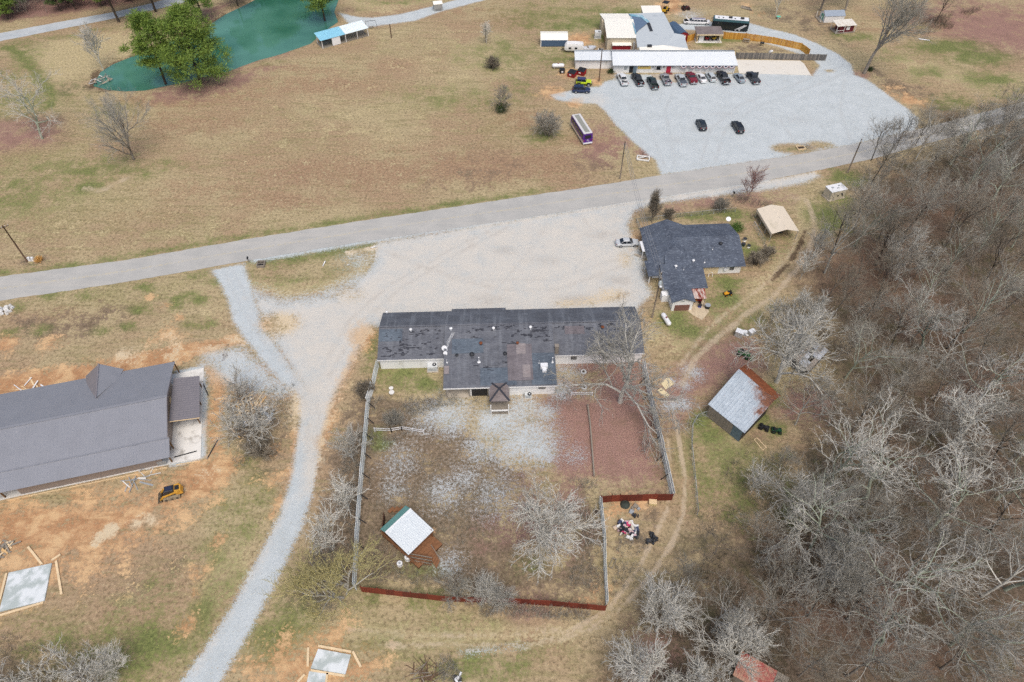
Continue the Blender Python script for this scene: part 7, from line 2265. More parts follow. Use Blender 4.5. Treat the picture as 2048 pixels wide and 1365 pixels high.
def brush(name, label, polys, n, h, seed, m, rad=.014, fan=3):
    """thousands of thin curved stems"""
    r = rng(seed)
    V, Fc = [], []
    for poly_px, cnt in polys:
        poly = [P(*q) for q in poly_px]
        x0, x1 = min(p.x for p in poly), max(p.x for p in poly)
        y0, y1 = min(p.y for p in poly), max(p.y for p in poly)
        got = 0
        while got < cnt:
            x, y = r.uniform(x0, x1), r.uniform(y0, y1)
            if not inside(poly, x, y):
                continue
            if mnoise.noise(Vector((x * .22, y * .22, seed * 3.1))) < -.08 + .25 * r.random() - .12:
                got += .25
                continue
            got += 1
            hh = h * r.uniform(.5, 1.4)
            for _ in range(fan):
                a = r.uniform(0, 6.28)
                o = r.uniform(.3, 1.1)
                p0 = Vector((x + r.gauss(0, .12), y + r.gauss(0, .12), 0))
                p1 = p0 + Vector((math.cos(a) * o * hh * .35, math.sin(a) * o * hh * .35, hh * .6))
                p2 = p1 + Vector((math.cos(a + r.uniform(-.8, .8)) * o * hh * .5, math.sin(a + r.uniform(-.8, .8)) * o * hh * .5, hh * r.uniform(.05, .4)))
                b = len(V)
                w = rad
                nx, ny = -math.sin(a) * w, math.cos(a) * w
                V += [(p0.x - nx, p0.y - ny, 0), (p0.x + nx, p0.y + ny, 0), (p1.x - nx * .7, p1.y - ny * .7, p1.z), (p1.x + nx * .7, p1.y + ny * .7, p1.z + w), tuple(p2), (p0.x, p0.y, w * 2), (p1.x, p1.y, p1.z - w * 1.6)]
                Fc += [(b, b + 1, b + 3, b + 2), (b + 2, b + 3, b + 4), (b + 1, b + 5, b + 6, b + 3), (b + 5, b, b + 2, b + 6), (b + 3, b + 6, b + 4), (b + 6, b + 2, b + 4)]
    me = bpy.data.meshes.new(name)
    me.from_pydata(V, [], Fc)
    me.materials.append(m)
    return tag(link(name, me), label, "undergrowth", kind="stuff")


brush("undergrowth", "leafless brown undergrowth covering the floor of the wood", [(WOODS, 4500), ([(1240, 1300), (1330, 1180), (1480, 1080), (1620, 1060), (1800, 1010), (1820, 1100), (1560, 1340), (1420, 1400), (1240, 1400)], 1600), ([(1800, 280), (1900, 235), (2050, 190), (2060, 240), (1900, 275)], 700), ([(1780, 60), (1900, 30), (1960, 20), (1900, 60), (1820, 75)], 500)], 0, 1.9, 3, BK_BRUSH, .016)
brush("weeds", "dry grey weeds and briars around the back yard fence", [([(640, 1020), (715, 860), (745, 790), (735, 860), (712, 1180), (690, 1220), (600, 1230)], 1500), ([(745, 800), (880, 800), (870, 850), (760, 900), (735, 1000), (740, 860)], 700), ([(1130, 960), (1195, 960), (1200, 1190), (1110, 1170)], 700), ([(760, 930), (980, 900), (1000, 1100), (900, 1170), (740, 1170)], 900), ([(960, 1200), (1190, 1225), (1170, 1245), (940, 1230)], 500), ([(1240, 1050), (1330, 1040), (1290, 1150), (1220, 1200)], 300), ([(430, 780), (590, 770), (580, 920), (470, 940)], 500), ([(880, 790), (960, 795), (960, 812), (870, 815)], 160), ([(830, 1330), (900, 1310), (930, 1365), (800, 1365)], 260)], 0, .9, 9, BK_TWIG, .013)
brush("shrub_layer", "grey twiggy brush along the roadside and orchard slope", [([(1380, 1030), (1500, 880), (1660, 880), (1800, 960), (1700, 1050), (1480, 1070)], 900), ([(1690, 700), (1620, 600), (1560, 620), (1510, 680), (1560, 720)], 700), ([(1430, 400), (1530, 395), (1560, 430), (1500, 440), (1440, 425)], 260), ([(0, 1270), (180, 1290), (230, 1365), (0, 1365)], 200)], 0, 1.2, 21, BK_GREY, .014)


# --- evergreen foliage
def needle_mat(name, a, b):
    m = bpy.data.materials.new(name)
    n = NT(m)
    p = n.pos()
    f = n.noise(p, .9, 3, .6)
    g = n.noise(p, 6., 2, .6)
    c = n.mix(n.step(f, .32, .66), srgb(*a), srgb(*b))
    c = n.mix(n.math('MULTIPLY', n.step(g, .5, .7), .4), c, srgb(140, 162, 72))
    n.put(n.bsdf.inputs["Base Color"], c)
    n.bsdf.inputs["Roughness"].default_value = .7
    n.bsdf.inputs["Subsurface Weight"].default_value = 0.0
    _mats[name] = m
    return m


ND = needle_mat("pine_needles", (82, 112, 46), (130, 154, 64))
ND_DARK = needle_mat("dark_evergreen", (34, 50, 26), (58, 76, 38))
ND_WOOD = needle_mat("dark_pine_needles", (44, 66, 34), (84, 104, 56))  # needles of a darker green


def tuft(F, V, c, r, n, rd, size):
    for _ in range(n):
        u = Vector((rd.gauss(0, 1), rd.gauss(0, 1), rd.gauss(0, .7)))
        p = c + u * r * .45
        d = (u.normalized() + Vector((rd.gauss(0, .5), rd.gauss(0, .5), rd.gauss(.25, .5)))).normalized()
        s = d.cross(Vector((rd.gauss(0, 1), rd.gauss(0, 1), rd.gauss(0, 1)))).normalized()
        L = size * rd.uniform(.6, 1.3)
        b = len(V)
        V += [tuple(p - s * L * .11), tuple(p + s * L * .11), tuple(p + d * L)]
        F.append((b, b + 1, b + 2))


def pine(seed, H, R_, base, ncl, m, per=190, size=.75):
    rd = rng(seed)
    T = Tubes()
    lean = Vector((rd.uniform(-.03, .03), rd.uniform(-.03, .03), 1))
    tp = [Vector((0, 0, -.1)) + lean * (H * .97 * t) + Vector((rd.gauss(0, .08), rd.gauss(0, .08), 0)) for t in (0, .2, .4, .6, .8, 1)]
    T.tube(tp, [H * .016 * (1.05 - t) + .02 for t in (0, .2, .4, .6, .8, 1)], 8)
    V, F = [], []
    for i in range(ncl):
        t = base + (1 - base) * (i + rd.random()) / ncl
        k = min(int(t * 5), 4)
        p = tp[k].lerp(tp[k + 1], t * 5 - k)
        shape = math.sin(min(1., (1 - t) / (1 - base) * 1.15 + .12) * 1.7)
        L = R_ * shape * rd.uniform(.45, 1.25)
        a = rd.uniform(0, 6.28)
        e = p + Vector((math.cos(a) * L, math.sin(a) * L, L * rd.uniform(-.05, .35)))
        mid = p.lerp(e, .5) + Vector((0, 0, -.1 * L))
        T.tube([p, mid, e], [.07, .05, .02], 4)
        tuft(F, V, e, R_ * .21, per * 2 // 3, rd, size)
        tuft(F, V, mid.lerp(e, .4) + Vector((rd.gauss(0, .4), rd.gauss(0, .4), .1)), R_ * .17, per // 3, rd, size)
    me = bpy.data.meshes.new("crown")
    me.from_pydata(V, [], F)
    me.materials.append(m)
    return T.mesh("trunk", BK_DARK), me


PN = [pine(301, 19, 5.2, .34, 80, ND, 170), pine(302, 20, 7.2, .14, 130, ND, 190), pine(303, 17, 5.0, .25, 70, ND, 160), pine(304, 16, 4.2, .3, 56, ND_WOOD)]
put_tree("pine_tree", "tall pine with bare lower trunk at the pond's near bank", PN[0], 332, 168, .98, 0)
put_tree("pine_tree", "broad bright green pine with low branches at the pond's near bank", PN[1], 402, 168, .98, 1.0)
put_tree("pine_tree", "pine on the far bank of the pond behind the two large pines", PN[2], 408, 42, .95, 2.0)
put_tree("pine_tree", "dark trunked pine at the pond's right end by the top edge", PN[2], 650, 42, .95, .6)
put_tree("pine_tree", "pine on the far bank at the top edge", PN[3], 476, 12, .9, 4.0)
for i, (px, py) in enumerate(((515, -22), (545, -42), (585, -66), (625, -78))):
    put_tree("pine_tree", "pine on the pond's far bank, seen mirrored in the water", PN[i % 3], px, py, .95, i * 1.4, "pines mirrored in the pond")
put_tree("pine_tree", "lone pine trunk standing beside the far lane", PN[0], 238, 44, 1.15, 2.0)
put_tree("pine_tree", "slimmer lone pine trunk beside the far lane near the pond", PN[0], 311, 24, 1.1, 4.0)
_pts = scatter([(-80, 60), (0, 42), (110, 26), (230, 8), (330, -14), (340, -48), (230, -28), (110, -12), (0, 0), (-80, 14)], 3.4, 5, 6000)
_r = rng(19)
_pts.sort(key=lambda p: p[1] - .28 * p[0])
for i, (x, y) in enumerate(_pts[:60]):
    if i % 2 == 0:
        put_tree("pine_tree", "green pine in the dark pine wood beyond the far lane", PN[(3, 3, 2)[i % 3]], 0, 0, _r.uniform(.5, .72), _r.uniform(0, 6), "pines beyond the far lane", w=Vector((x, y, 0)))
    else:
        put_tree("bare_tree", "thin bare tree in the dark wood beyond the far lane", PR_WOOD[_r.choice((1, 3, 5))], 0, 0, _r.uniform(.5, .7), _r.uniform(0, 6), "bare trees beyond the far lane", w=Vector((x, y, 0)))


def leafy_bush(label, px, py, R_, hz, m, seed, per=1500):
    rd = rng(seed)
    p = P(px, py)
    o = thing("evergreen_bush", label, "bush", (p.x, p.y, 0), 0)
    V, F = [], []
    for k in range(9):
        a, q = rd.uniform(0, 6.28), rd.random() ** .5
        tuft(F, V, Vector((math.cos(a) * R_ * q * .6, math.sin(a) * R_ * q * .6, hz * rd.uniform(.3, .8))), R_ * .6, per // 9, rd, .3)
    V = [(x, y, max(.02, z)) for x, y, z in V]
    me = bpy.data.meshes.new("foliage")
    me.from_pydata(V, [], F)
    me.materials.append(m)
    link("foliage", me, o)
    mb = MB()
    for k in range(5):
        a = k * 1.26
        mb.tube([(0, 0, -.05), (math.cos(a) * R_ * .3, math.sin(a) * R_ * .3, hz * .6)], .03, 4)
    part("stem", mb, BK_DARK, o)
    return o


leafy_bush("dark round evergreen bush at the foot of a small bare tree in the field", 1005, 224, 1.9, 2.0, ND_DARK, 1, 2600)
leafy_bush("green round bush at the far corner of the ranch house", 1470, 462, 1.5, 1.8, needle_mat("box_green", (58, 92, 32), (92, 128, 50)), 2, 2200)
leafy_bush("small dark bush at the foot of the very tall tree", 1738, 142, .9, 1.0, ND_DARK, 3, 900)
leafy_bush("green weeds clump at the roadhouse annex corner", 1222, 147, 1.1, .9, ND_DARK, 4, 900)
leafy_bush("tan ornamental grass tuft beside the left utility pole", 80, 522, .8, .9, mat("tan_grass", (206, 160, 92), .9, var=.2), 6, 900)
# ------------------------------------------------------------------ poles, wires, tanks, slabs, piles and other small things
POLE = mat("pole_wood", (128, 116, 102), .9, var=.15, streak=(4, 4, .4))
POLE_D = mat("dark_pole_wood", (92, 72, 58), .9, var=.15)
WIRE = mat("power_wire", (150, 152, 156), .6)


def pole(label, px, py, ht, m, arms=1, can=False, rz=0.):
    o = thing("utility_pole", label, "utility pole", tuple(P(px, py)), rz)
    part("pole", MB().tube([(0, 0, -.1), (0, 0, ht * .5), (0, 0, ht)], [.16, .14, .11], 8), m, o)
    for k in range(arms):
        a = part("cross_arm", MB().bar((-.9, 0, ht - .4 - k * .9), (.9, 0, ht - .4 - k * .9), .1, .12), m, o)
        for x_ in (-.8, -.3, .3, .8):
            MB().tube([(x_, 0, ht - .34 - k * .9), (x_, 0, ht - .16 - k * .9)], .05, 6).build("insulator", PLASTIC, a)
    if can:
        part("transformer", MB().tube([(-.35, -.1, ht - 2.6), (-.35, -.1, ht - 2.5), (-.35, -.1, ht - 1.7), (-.35, -.1, ht - 1.6)], [.2, .28, .28, .18], 10), mat("transformer_grey", (190, 200, 202), .5), o)
        part("street_lamp", MB().tube([(0, 0, ht - 2.6), (-.9, -.3, ht - 2.3)], .04, 5).tube([(-.9, -.3, ht - 2.42), (-.95, -.3, ht - 2.2)], .2, 8), PLASTIC, o)
    return o


pole("grey utility pole with transformer between the two dark roofs", 1304, 636, 11.2, POLE, 1, True, R(75))
pole("dark utility pole standing in front of the roadhouse annex", 1198, 163, 8.9, POLE_D, 0)
pole("pale slim pole at the field edge across the road", 1240, 358, 9.6, POLE, 0)
pole("dark wooden pole leaning out of the left field beside the road", 55, 524, 9.2, POLE_D, 1, False, R(40))
pole("grey utility pole at the wood's corner by the road", 1695, 346, 8.8, POLE, 1, False, R(60))
pole("thin post in the upper field right of the pond shelter", 783, 76, 4.0, POLE_D, 0)
pole("thin wire pole in the upper field by the sapling", 972, 86, 5.5, POLE, 0)
# service wires from the transformer pole over the house to the pole beyond the road
PT, PB = P(1304, 636), P(1240, 358)
for k in range(3):
    w_ = tag(MB().tube([Vector((PT.x - .5 + k * .5, PT.y, 10.9)).lerp(Vector((PB.x - .3 + k * .3, PB.y, 9.3)), t / 10) - Vector((0, 0, 1.3 * math.sin(math.pi * t / 10))) for t in range(11)], .03, 4).build("power_wire", WIRE),
             ("left of three parallel power wires crossing the ranch house roof", "middle of three parallel power wires crossing the ranch house roof", "right of three parallel power wires crossing the ranch house roof")[k], "wire")


def tank(label, px, py, rz, L, r_):
    o = thing("propane_tank", label, "tank", tuple(P(px, py)), rz)
    n_ = 6
    pts = [(-L / 2 + r_ - r_ * math.cos(t * math.pi / 2 / n_), 0, r_ + .25) for t in range(n_ + 1)] + [(L / 2 - r_ + r_ * math.sin(t * math.pi / 2 / n_), 0, r_ + .25) for t in range(n_ + 1)]
    rad = [max(.02, r_ * math.sin(t * math.pi / 2 / n_)) for t in range(n_ + 1)] + [max(.02, r_ * math.cos(t * math.pi / 2 / n_)) for t in range(n_ + 1)]
    part("shell", MB().tube(pts, rad, 14), PLASTIC, o)
    part("valve_dome", MB().tube([(0, 0, 2 * r_ + .2), (0, 0, 2 * r_ + .38)], .18, 10), mat("valve_red", (150, 92, 92), .6), o)
    for x_ in (-L * .3, L * .3):
        part("foot", MB().box((x_, 0, .16), (.15, r_ * 1.4, .32)), CONC_OLD, o)
    return o


tank("white propane tank on the grass below the utility pole", 1331, 644, R(-72), 3.1, .45)
tank("white propane tank beside the dumpsters", 1116, 137, R(2), 3.4, .55)


def dumpster(label, px, py, rz):
    o = thing("dumpster", label, "dumpster", tuple(P(px, py)), rz)
    DR = mat("dumpster_red", (150, 28, 40), .5, var=.12, dirt=(110, 40, 40), dirt_amt=.3)
    part("bin", MB().add([(-1, -.8, 0), (1, -.8, 0), (1, .8, 0), (-1, .8, 0), (-1.05, -.95, 1.15), (1.05, -.95, 1.15), (1.05, .85, 1.45), (-1.05, .85, 1.45)], [(3, 2, 1, 0), (4, 5, 6, 7), (0, 1, 5, 4), (1, 2, 6, 5), (2, 3, 7, 6), (3, 0, 4, 7)]), DR, o)
    for s in (-1, 1):
        part("lid", MB().slab([(min(s * .02, s * 1.03), -.98, 1.22), (max(s * .02, s * 1.03), -.98, 1.22), (max(s * .02, s * 1.03), .88, 1.53), (min(s * .02, s * 1.03), .88, 1.53)], .05), BLACKP, o)
        part("side_pocket", MB().box((s * 1.09, 0, .7), (.1, 1.3, .16)), DR, o)
    part("sticker", MB().box((-.2, -.93, .75), (.6, .03, .3)), PLASTIC, o)
    return o


dumpster("red dumpster with dark lids nearer the black bin", 1144, 153, R(-28))
dumpster("red dumpster with dark lids nearer the roadhouse annex", 1163, 149, R(-28))
o = thing("rubbish_bin", "black open bin with white label beside the dumpsters", "bin", tuple(P(1124, 146)), R(5))
part("bin", MB().box((0, 0, .55), (1.3, 1.0, 1.1), 0, 0, (1.1, 1.1)), BLACKP, o)
part("sticker", MB().box((.0, -.54, .55), (.5, .04, .45)), PLASTIC, o)

# concrete slabs with their formwork boards
SLABC = bpy.data.materials.new("fresh_concrete")
_n = NT(SLABC)
_co = _n.coord()
_f = _n.noise(_co, .55, 4, .6)
_c = _n.mix(_n.step(_f, .42, .6), srgb(176, 186, 184), srgb(218, 224, 226))
_n.put(_n.bsdf.inputs["Base Color"], _c)
_n.bsdf.inputs["Roughness"].default_value = .7


def slab_thing(label, px4, boards):
    v = [P(*q) for q in px4]
    c = sum(v, Vector()) / len(v)
    o = thing("concrete_slab", label, "slab", tuple(c), 0)
    part("slab", MB().prism([(q.x - c.x, q.y - c.y) for q in v], 0, .22), SLABC, o)
    for a, b in boards:
        A, B = P(*a) - c, P(*b) - c
        part("form_board", MB().bar(A + Vector((0, 0, .13)), B + Vector((0, 0, .13)), .3, .14), TIMBER, o)
    return o


slab_thing("grey concrete slab with loose form boards on bare earth at the left edge", ((19, 1147), (105, 1128), (90, 1203), (0, 1225), ), (((57, 1095), (85, 1130)), ((104, 1122), (122, 1110)), ((113, 1123), (124, 1190)), ((0, 1232), (88, 1206)), ((1, 1200), (14, 1148))))
slab_thing("small grey concrete slab with timber forms at the bottom edge", ((637, 1299), (702, 1311), (691, 1350), (622, 1338)), (((637, 1293), (703, 1305)), ((706, 1304), (722, 1335)), ((622, 1342), (690, 1353)), ((617, 1296), (616, 1334))))
slab_thing("second concrete slab cut off by the bottom edge", ((619, 1344), (653, 1349), (646, 1400), (608, 1396)), (((596, 1365), (610, 1350)), ((655, 1347), (648, 1400))))
tag(MB().prism([(v.x, v.y) for v in (P(*q) for q in ((1472, 120), (1600, 122), (1608, 128), (1622, 151), (1540, 149), (1478, 147)))], 0, .05).build("concrete_pad", mat("pale_concrete", (220, 216, 206), .85, var=.05, scale=.5, dirt=(204, 198, 186), dirt_amt=.3)), kind="structure")
tag(MB().prism([(v.x, v.y) for v in (P(*q) for q in ((1300, 149), (1364, 149), (1364, 156), (1352, 166), (1312, 160)))], 0, .045).build("walkway", CONC_OLD), kind="structure")


def scrap(name, label, cat, px, py, R_, n_, mats_, seed, long=False, group=None, hmax=.5, wid=1.):
    """heap of separate discarded pieces, every piece a part"""
    r_ = rng(seed)
    o = thing(name, label, cat, tuple(P(px, py)), 0, group)
    for k in range(n_):
        a, q = r_.uniform(0, 6.28), R_ * r_.random() ** .6
        z_ = r_.uniform(.03, hmax * (1 - q / R_ * .8) + .05)
        if long:
            L = r_.uniform(1.0, 2.8)
            t_ = r_.uniform(0, 3.14)
            part("board", MB().bar((math.cos(a) * q - math.cos(t_) * L / 2, math.sin(a) * q - math.sin(t_) * L / 2, z_), (math.cos(a) * q + math.cos(t_) * L / 2, math.sin(a) * q + math.sin(t_) * L / 2, z_ + r_.uniform(-.05, .2)), r_.uniform(.1, .28) * wid, .05 * wid), r_.choice(mats_), o)
        else:
            part("piece", MB().box((math.cos(a) * q, math.sin(a) * q, z_ + .12), (r_.uniform(.25, .9), r_.uniform(.2, .7), r_.uniform(.1, .5)), r_.uniform(0, 3), 0, (r_.uniform(.6, 1), r_.uniform(.6, 1))), r_.choice(mats_), o)
    return o


TR = [mat("bag_white", (228, 228, 226), .6, var=.06), mat("bag_cream", (210, 200, 184), .7, var=.1), mat("bag_black", (44, 46, 52), .4, var=.15), mat("card_pink", (208, 178, 182), .7), mat("card_tan", (196, 178, 158), .8), mat("magenta_toy", (196, 62, 108), .6), mat("navy_cloth", (62, 70, 96), .7)]
scrap("rubbish_pile", "heap of white, black and pink household rubbish by the red fence", "rubbish pile", 1253, 1062, 1.7, 46, [TR[0], TR[0], TR[0], TR[1], TR[2], TR[2], TR[3], TR[4], TR[5], TR[6]], 4, hmax=.8)
scrap("rubbish_pile", "dark heap of black scrap right of the white rubbish heap", "rubbish pile", 1303, 1078, .8, 12, [TR[2], BLACKP, DARKM], 5)
scrap("rubbish_pile", "flat burnt grey debris above the white rubbish heap", "rubbish pile", 1272, 1024, .9, 9, [DARKM, OLDWOOD, GALV], 6, hmax=.15)
o = thing("tarp_bundle", "dark green round tarp bundle below the red fence", "tarp", tuple(P(1250, 1010)), 0)
part("cover", MB().tube([(0, 0, 0), (0, 0, .2), (0, 0, .42), (0, 0, .5)], [.75, .72, .4, .05], 12), mat("dark_green_tarp", (58, 66, 60), .8, var=.2), o)
o = thing("wooden_crate", "pale wooden crate lying below the red fence", "crate", tuple(P(1305, 1007)), R(-5))
part("side", MB().box((0, 0, .25), (1.1, .8, .5)), mat("pale_crate", (206, 190, 142), .8, var=.1), o)
for k in range(4):
    part("slat", MB().box((0, -.3 + k * .2, .52), (1.15, .14, .04)), TIMBER, o)
o = thing("bench_frame", "small wooden bench frame beside the lower pale fence", "bench", tuple(P(1225, 1128)), R(62))
for y_ in (-.25, .25):
    part("rail", MB().bar((-.8, y_, .35), (.8, y_, .35), .08, .06), OLDWOOD, o)
for x_ in (-.7, .7):
    part("leg", MB().box((x_, 0, .16), (.08, .5, .32)), OLDWOOD, o)
o = thing("planter", "round pale planter ring against the pale fence at the notch", "planter", tuple(P(1193, 1027)), 0)
part("ring", MB().tube([(0, 0, 0), (0, 0, .35)], [.42, .5], 12), CONC_OLD, o)
part("soil", MB().tube([(0, 0, .352), (0, 0, .37)], .36, 12), mat("dark_soil", (70, 58, 48), .95), o)
# lumber and sheet scrap under the dense tree
WL = [TIMBER, TIMBER, OLDWOOD, mat("orange_lumber", (206, 170, 120), .7, var=.12)]
scrap("lumber_pile", "pile of pale boards at the far side of the scrap under the dense tree", "lumber pile", 500, 815, 3.0, 22, WL, 11, True, hmax=.9)
scrap("lumber_pile", "pile of pale boards at the near side of the scrap under the dense tree", "lumber pile", 500, 862, 2.8, 20, WL, 12, True, hmax=.9)
scrap("scrap_metal", "crumpled silver sheet metal in the lumber under the dense tree", "scrap", 530, 830, 1.6, 18, [GALV, PLASTIC, mat("foil", (206, 218, 222), .3, metal=.4)], 13)
scrap("scrap_metal", "silver scrap beside the trunk of the dense tree", "scrap", 490, 850, .8, 9, [GALV, PLASTIC], 14)
scrap("scaffold_pile", "heap of pale scaffold trusses beside the metal building", "scaffold", 283, 958, 2.4, 16, [GALV, mat("truss_grey", (206, 206, 202), .5), CONC], 15, True, hmax=.3)
scrap("lumber_pile", "stack of white and pale boards behind the metal building's far left corner", "lumber pile", 62, 775, 2.2, 10, [PLASTIC, TIMBER], 16, True)
scrap("brush_heap", "heap of pale cut sticks at the left edge above the concrete slab", "brush heap", 4, 1100, 1.2, 26, [TIMBER, OLDWOOD, WL[3]], 17, True, hmax=.35)
scrap("rock_pile", "heap of pale grey stones at the left edge below the road", "rock pile", 10, 622, 1.5, 22, [mat("pale_stone", (206, 206, 204), .9, var=.1), CONC], 18, hmax=.4)
for i, (a, b, lb) in enumerate((((415, 918), (436, 880), "dark beam leaning on the clay right of the concrete slab"), ((350, 916), (394, 904), "thin dark pipe lying on the concrete slab"), ((430, 800), (448, 797), "short pale board between slab and dense tree"), ((405, 765), (417, 792), "dark stake line at the slab's outer edge"))):
    A, B = P(*a), P(*b)
    z_ = .2 if i == 1 else .06
    o = thing("loose_beam", lb, "beam", (A.x, A.y, 0), 0)
    part("beam", MB().bar((0, 0, z_), (B.x - A.x, B.y - A.y, z_), .16, .1), DARKM if i != 2 else TIMBER, o)
    part("end_block", MB().box((0, 0, .09), (.22, .22, .18)), OLDWOOD, o)
# things around the ranch house and barn
scrap("porch_clutter", "white and brown odds and ends against the garage wall", "clutter", 1362, 608, .9, 13, [TR[0], TR[1], TR[4], DARKM, GALV], 21)
for i, (px, py, m_, lb, nm) in enumerate(((1399, 615, mat("blue_bucket", (52, 66, 150), .5), "blue bucket on the wooden patio", "bucket"), (1414, 617, BLACKP, "round black barrel at the patio's right edge", "barrel"), (1489, 482, PLASTIC, "white topped barrel nearest the ranch house corner", "barrel"), (1486, 492, mat("dark_green_can", (44, 66, 58), .5), "dark green can by the ranch house gable", "barrel"), (1497, 495, PLASTIC, "white bucket beyond the dark green can", "bucket"))):
    o = thing(nm, lb, nm, tuple(P(px, py) + Vector((0, 0, .1 if i < 2 else 0))), 0)
    s_ = (.35, .5, .4, .4, .35)[i]
    part("shell", MB().tube([(0, 0, 0), (0, 0, s_ * 1.5)], [s_ * .85, s_], 12), m_, o)
    part("rim", MB().tube([(0, 0, s_ * 1.5), (0, 0, s_ * 1.6)], s_ * 1.06, 12), DARKM if i != 1 else GALV, o)
o = thing("ice_chest", "white appliance carcass left of the grey junk by the leafy track", "appliance", tuple(P(1477, 672)), R(-30))
part("cabinet", MB().box((0, 0, .6), (1.3, 1.0, 1.2)), mat("appliance_grey", (186, 186, 182), .6, var=.08), o)
part("lid", MB().box((0, 0, 1.24), (1.4, 1.1, .08)), PLASTIC, o)
o = thing("ice_chest", "white appliance with open top right of the grey junk", "appliance", tuple(P(1503, 668)), R(30))
part("cabinet", MB().box((0, 0, .4), (1.3, .9, .8)), mat("appliance_grey", (186, 186, 182)), o)
part("lid", MB().box((-.1, 0, .84), (1.1, .9, .08)), PLASTIC, o)
scrap("junk_pile", "grey junk between the two white appliances", "junk", 1491, 668, .8, 9, [GALV, OLDWOOD, PLASTIC], 23, hmax=.3)
for i, (q, lb) in enumerate(((((1322, 768), (1335, 755), (1349, 768), (1331, 780)), "square pale plywood sheet lying beside the right yard fence"), (((1314, 782), (1322, 776), (1340, 791), (1332, 797)), "long narrow plywood sheet below the square one"))):
    v = [P(*t) for t in q]
    o = thing("plywood_sheet", lb, "plywood", tuple(v[0]), 0)
    part("sheet", MB().slab([tuple(t - v[0] + Vector((0, 0, .07))) for t in v], .04), mat("pale_ply", (222, 206, 166), .8, var=.06), o)
    part("support", MB().bar((v[1] + v[3]) / 2 - v[0] + Vector((-.3, 0, .015)), (v[1] + v[3]) / 2 - v[0] + Vector((.3, 0, .015)), .1, .03), OLDWOOD, o)
o = thing("wooden_ladder", "pale wooden ladder frame on the grass below the barn", "ladder", tuple(P(1512, 878)), 0)
A, B, C_, D_ = [P(*q) - P(1512, 878) for q in ((1508, 880), (1526, 902), (1514, 877), (1533, 897))]
for a, b in ((A, B), (C_, D_)):
    part("rail", MB().bar(a + Vector((0, 0, .06)), b + Vector((0, 0, .06)), .1, .08), TIMBER, o)
for t in (0, .95):
    part("rung", MB().bar(A.lerp(B, t) + Vector((0, 0, .12)), C_.lerp(D_, t) + Vector((0, 0, .12)), .08, .05), TIMBER, o)
for px, py, lb in ((1167, 745, "pale stone ring with dark centre behind the right wing, upper one"), (1168, 776, "pale stone ring beside the white rail, lower one")):
    o = thing("tyre_planter", lb, "planter", tuple(P(px, py)), 0)
    part("ring", MB().tube([(0, 0, .0), (0, 0, .12), (0, 0, .22)], [.5, .58, .5], 14), mat("white_tyre", (214, 214, 210), .7), o)
    part("soil", MB().tube([(0, 0, .222), (0, 0, .235)], .26, 10), mat("dark_soil", (70, 58, 48)), o)
for i, (px, py, s_, lb) in enumerate(((783, 780, .5, "pale urn in the weeds left of the patched roof, upper one"), (784, 789, .6, "pale round stone table in the weeds, lower one"))):
    o = thing("garden_urn", lb, "urn", tuple(P(px, py)), 0)
    part("base", MB().tube([(0, 0, 0), (0, 0, .5 * s_), (0, 0, .9 * s_)], [.4 * s_, .25 * s_, .35 * s_], 10), CONC_OLD, o)
    part("top", MB().tube([(0, 0, .9 * s_), (0, 0, 1.0 * s_)], .75 * s_, 14), CONC, o)
for px, py, s_, lb in ((816, 1118, .45, "white propane bottle at the stage pavilion's front post"), (800, 1130, .4, "pale bucket in the grass below the stage pavilion")):
    o = thing("white_can", lb, "can", tuple(P(px, py)), 0)
    part("shell", MB().tube([(0, 0, 0), (0, 0, s_ * 1.3)], s_, 10), PLASTIC, o)
    part("cap", MB().tube([(0, 0, s_ * 1.3), (0, 0, s_ * 1.6)], s_ * .4, 8), GALV, o)
# road side: culvert box, mailbox, white posts, sign frames
o = thing("drain_box", "square dark drain frame in the grass beside the driveway mouth", "drain", tuple(P(523, 531)), R(4))
for x_, y_, sx, sy in ((-.7, 0, .16, 1.6), (.7, 0, .16, 1.6), (0, -.75, 1.24, .14), (0, .75, 1.24, .14)):
    part("frame_side", MB().box((x_, y_, .3), (sx, sy, .6)), OLDWOOD, o)
part("pit_shade", MB().box((0, 0, .05), (1.2, 1.3, .08)), BLACKP, o)  # black plate on the ground imitates the shade down the hole
part("grate_bar", MB().box((0, -.1, .5), (1.2, .12, .08)), OLDWOOD, o)
for i, (px, py, lb) in enumerate(((498, 525, "dark mailbox on a post beside the driveway mouth"), (1466, 394, "dark mailbox on a post at the ranch house roadside"))):
    o = thing("mailbox", lb, "mailbox", tuple(P(px, py)), R(100))
    part("post", MB().box((0, 0, .5), (.12, .12, 1.0)), OLDWOOD, o)
    part("box", MB().box((0, 0, 1.12), (.55, .28, .22)).tube([(-.275, 0, 1.22), (.275, 0, 1.22)], .14, 10), BLACKP, o)
for i, (px, py, ln_, lb) in enumerate(((646, 533, (5, -8), "white marker pipe standing in the roadside grass"), (742, 497, (12, -2), "pale pipe end at the gravel yard's upper corner"), (696, 531, (3, 1), "pale stone cap in the roadside grass"))):
    A, B = P(px, py), P(px + ln_[0], py + ln_[1])
    o = thing("marker_pipe", lb, "pipe", tuple(A), 0)
    part("pipe", MB().tube([(0, 0, .12), (B.x - A.x, B.y - A.y, .3)], .11, 8), PLASTIC, o)
    part("collar", MB().tube([(0, 0, .0), (0, 0, .14)], .18, 8), CONC_OLD, o)
o = thing("utility_pedestal", "pair of white utility pedestals at the foot of the left pole", "pedestal", tuple(P(64, 522)), 0)
for x_ in (-.35, .35):
    part("box", MB().box((x_, 0, .45), (.45, .35, .9)), PLASTIC, o)
part("base", MB().box((0, 0, .04), (1.4, .6, .08)), CONC_OLD, o)
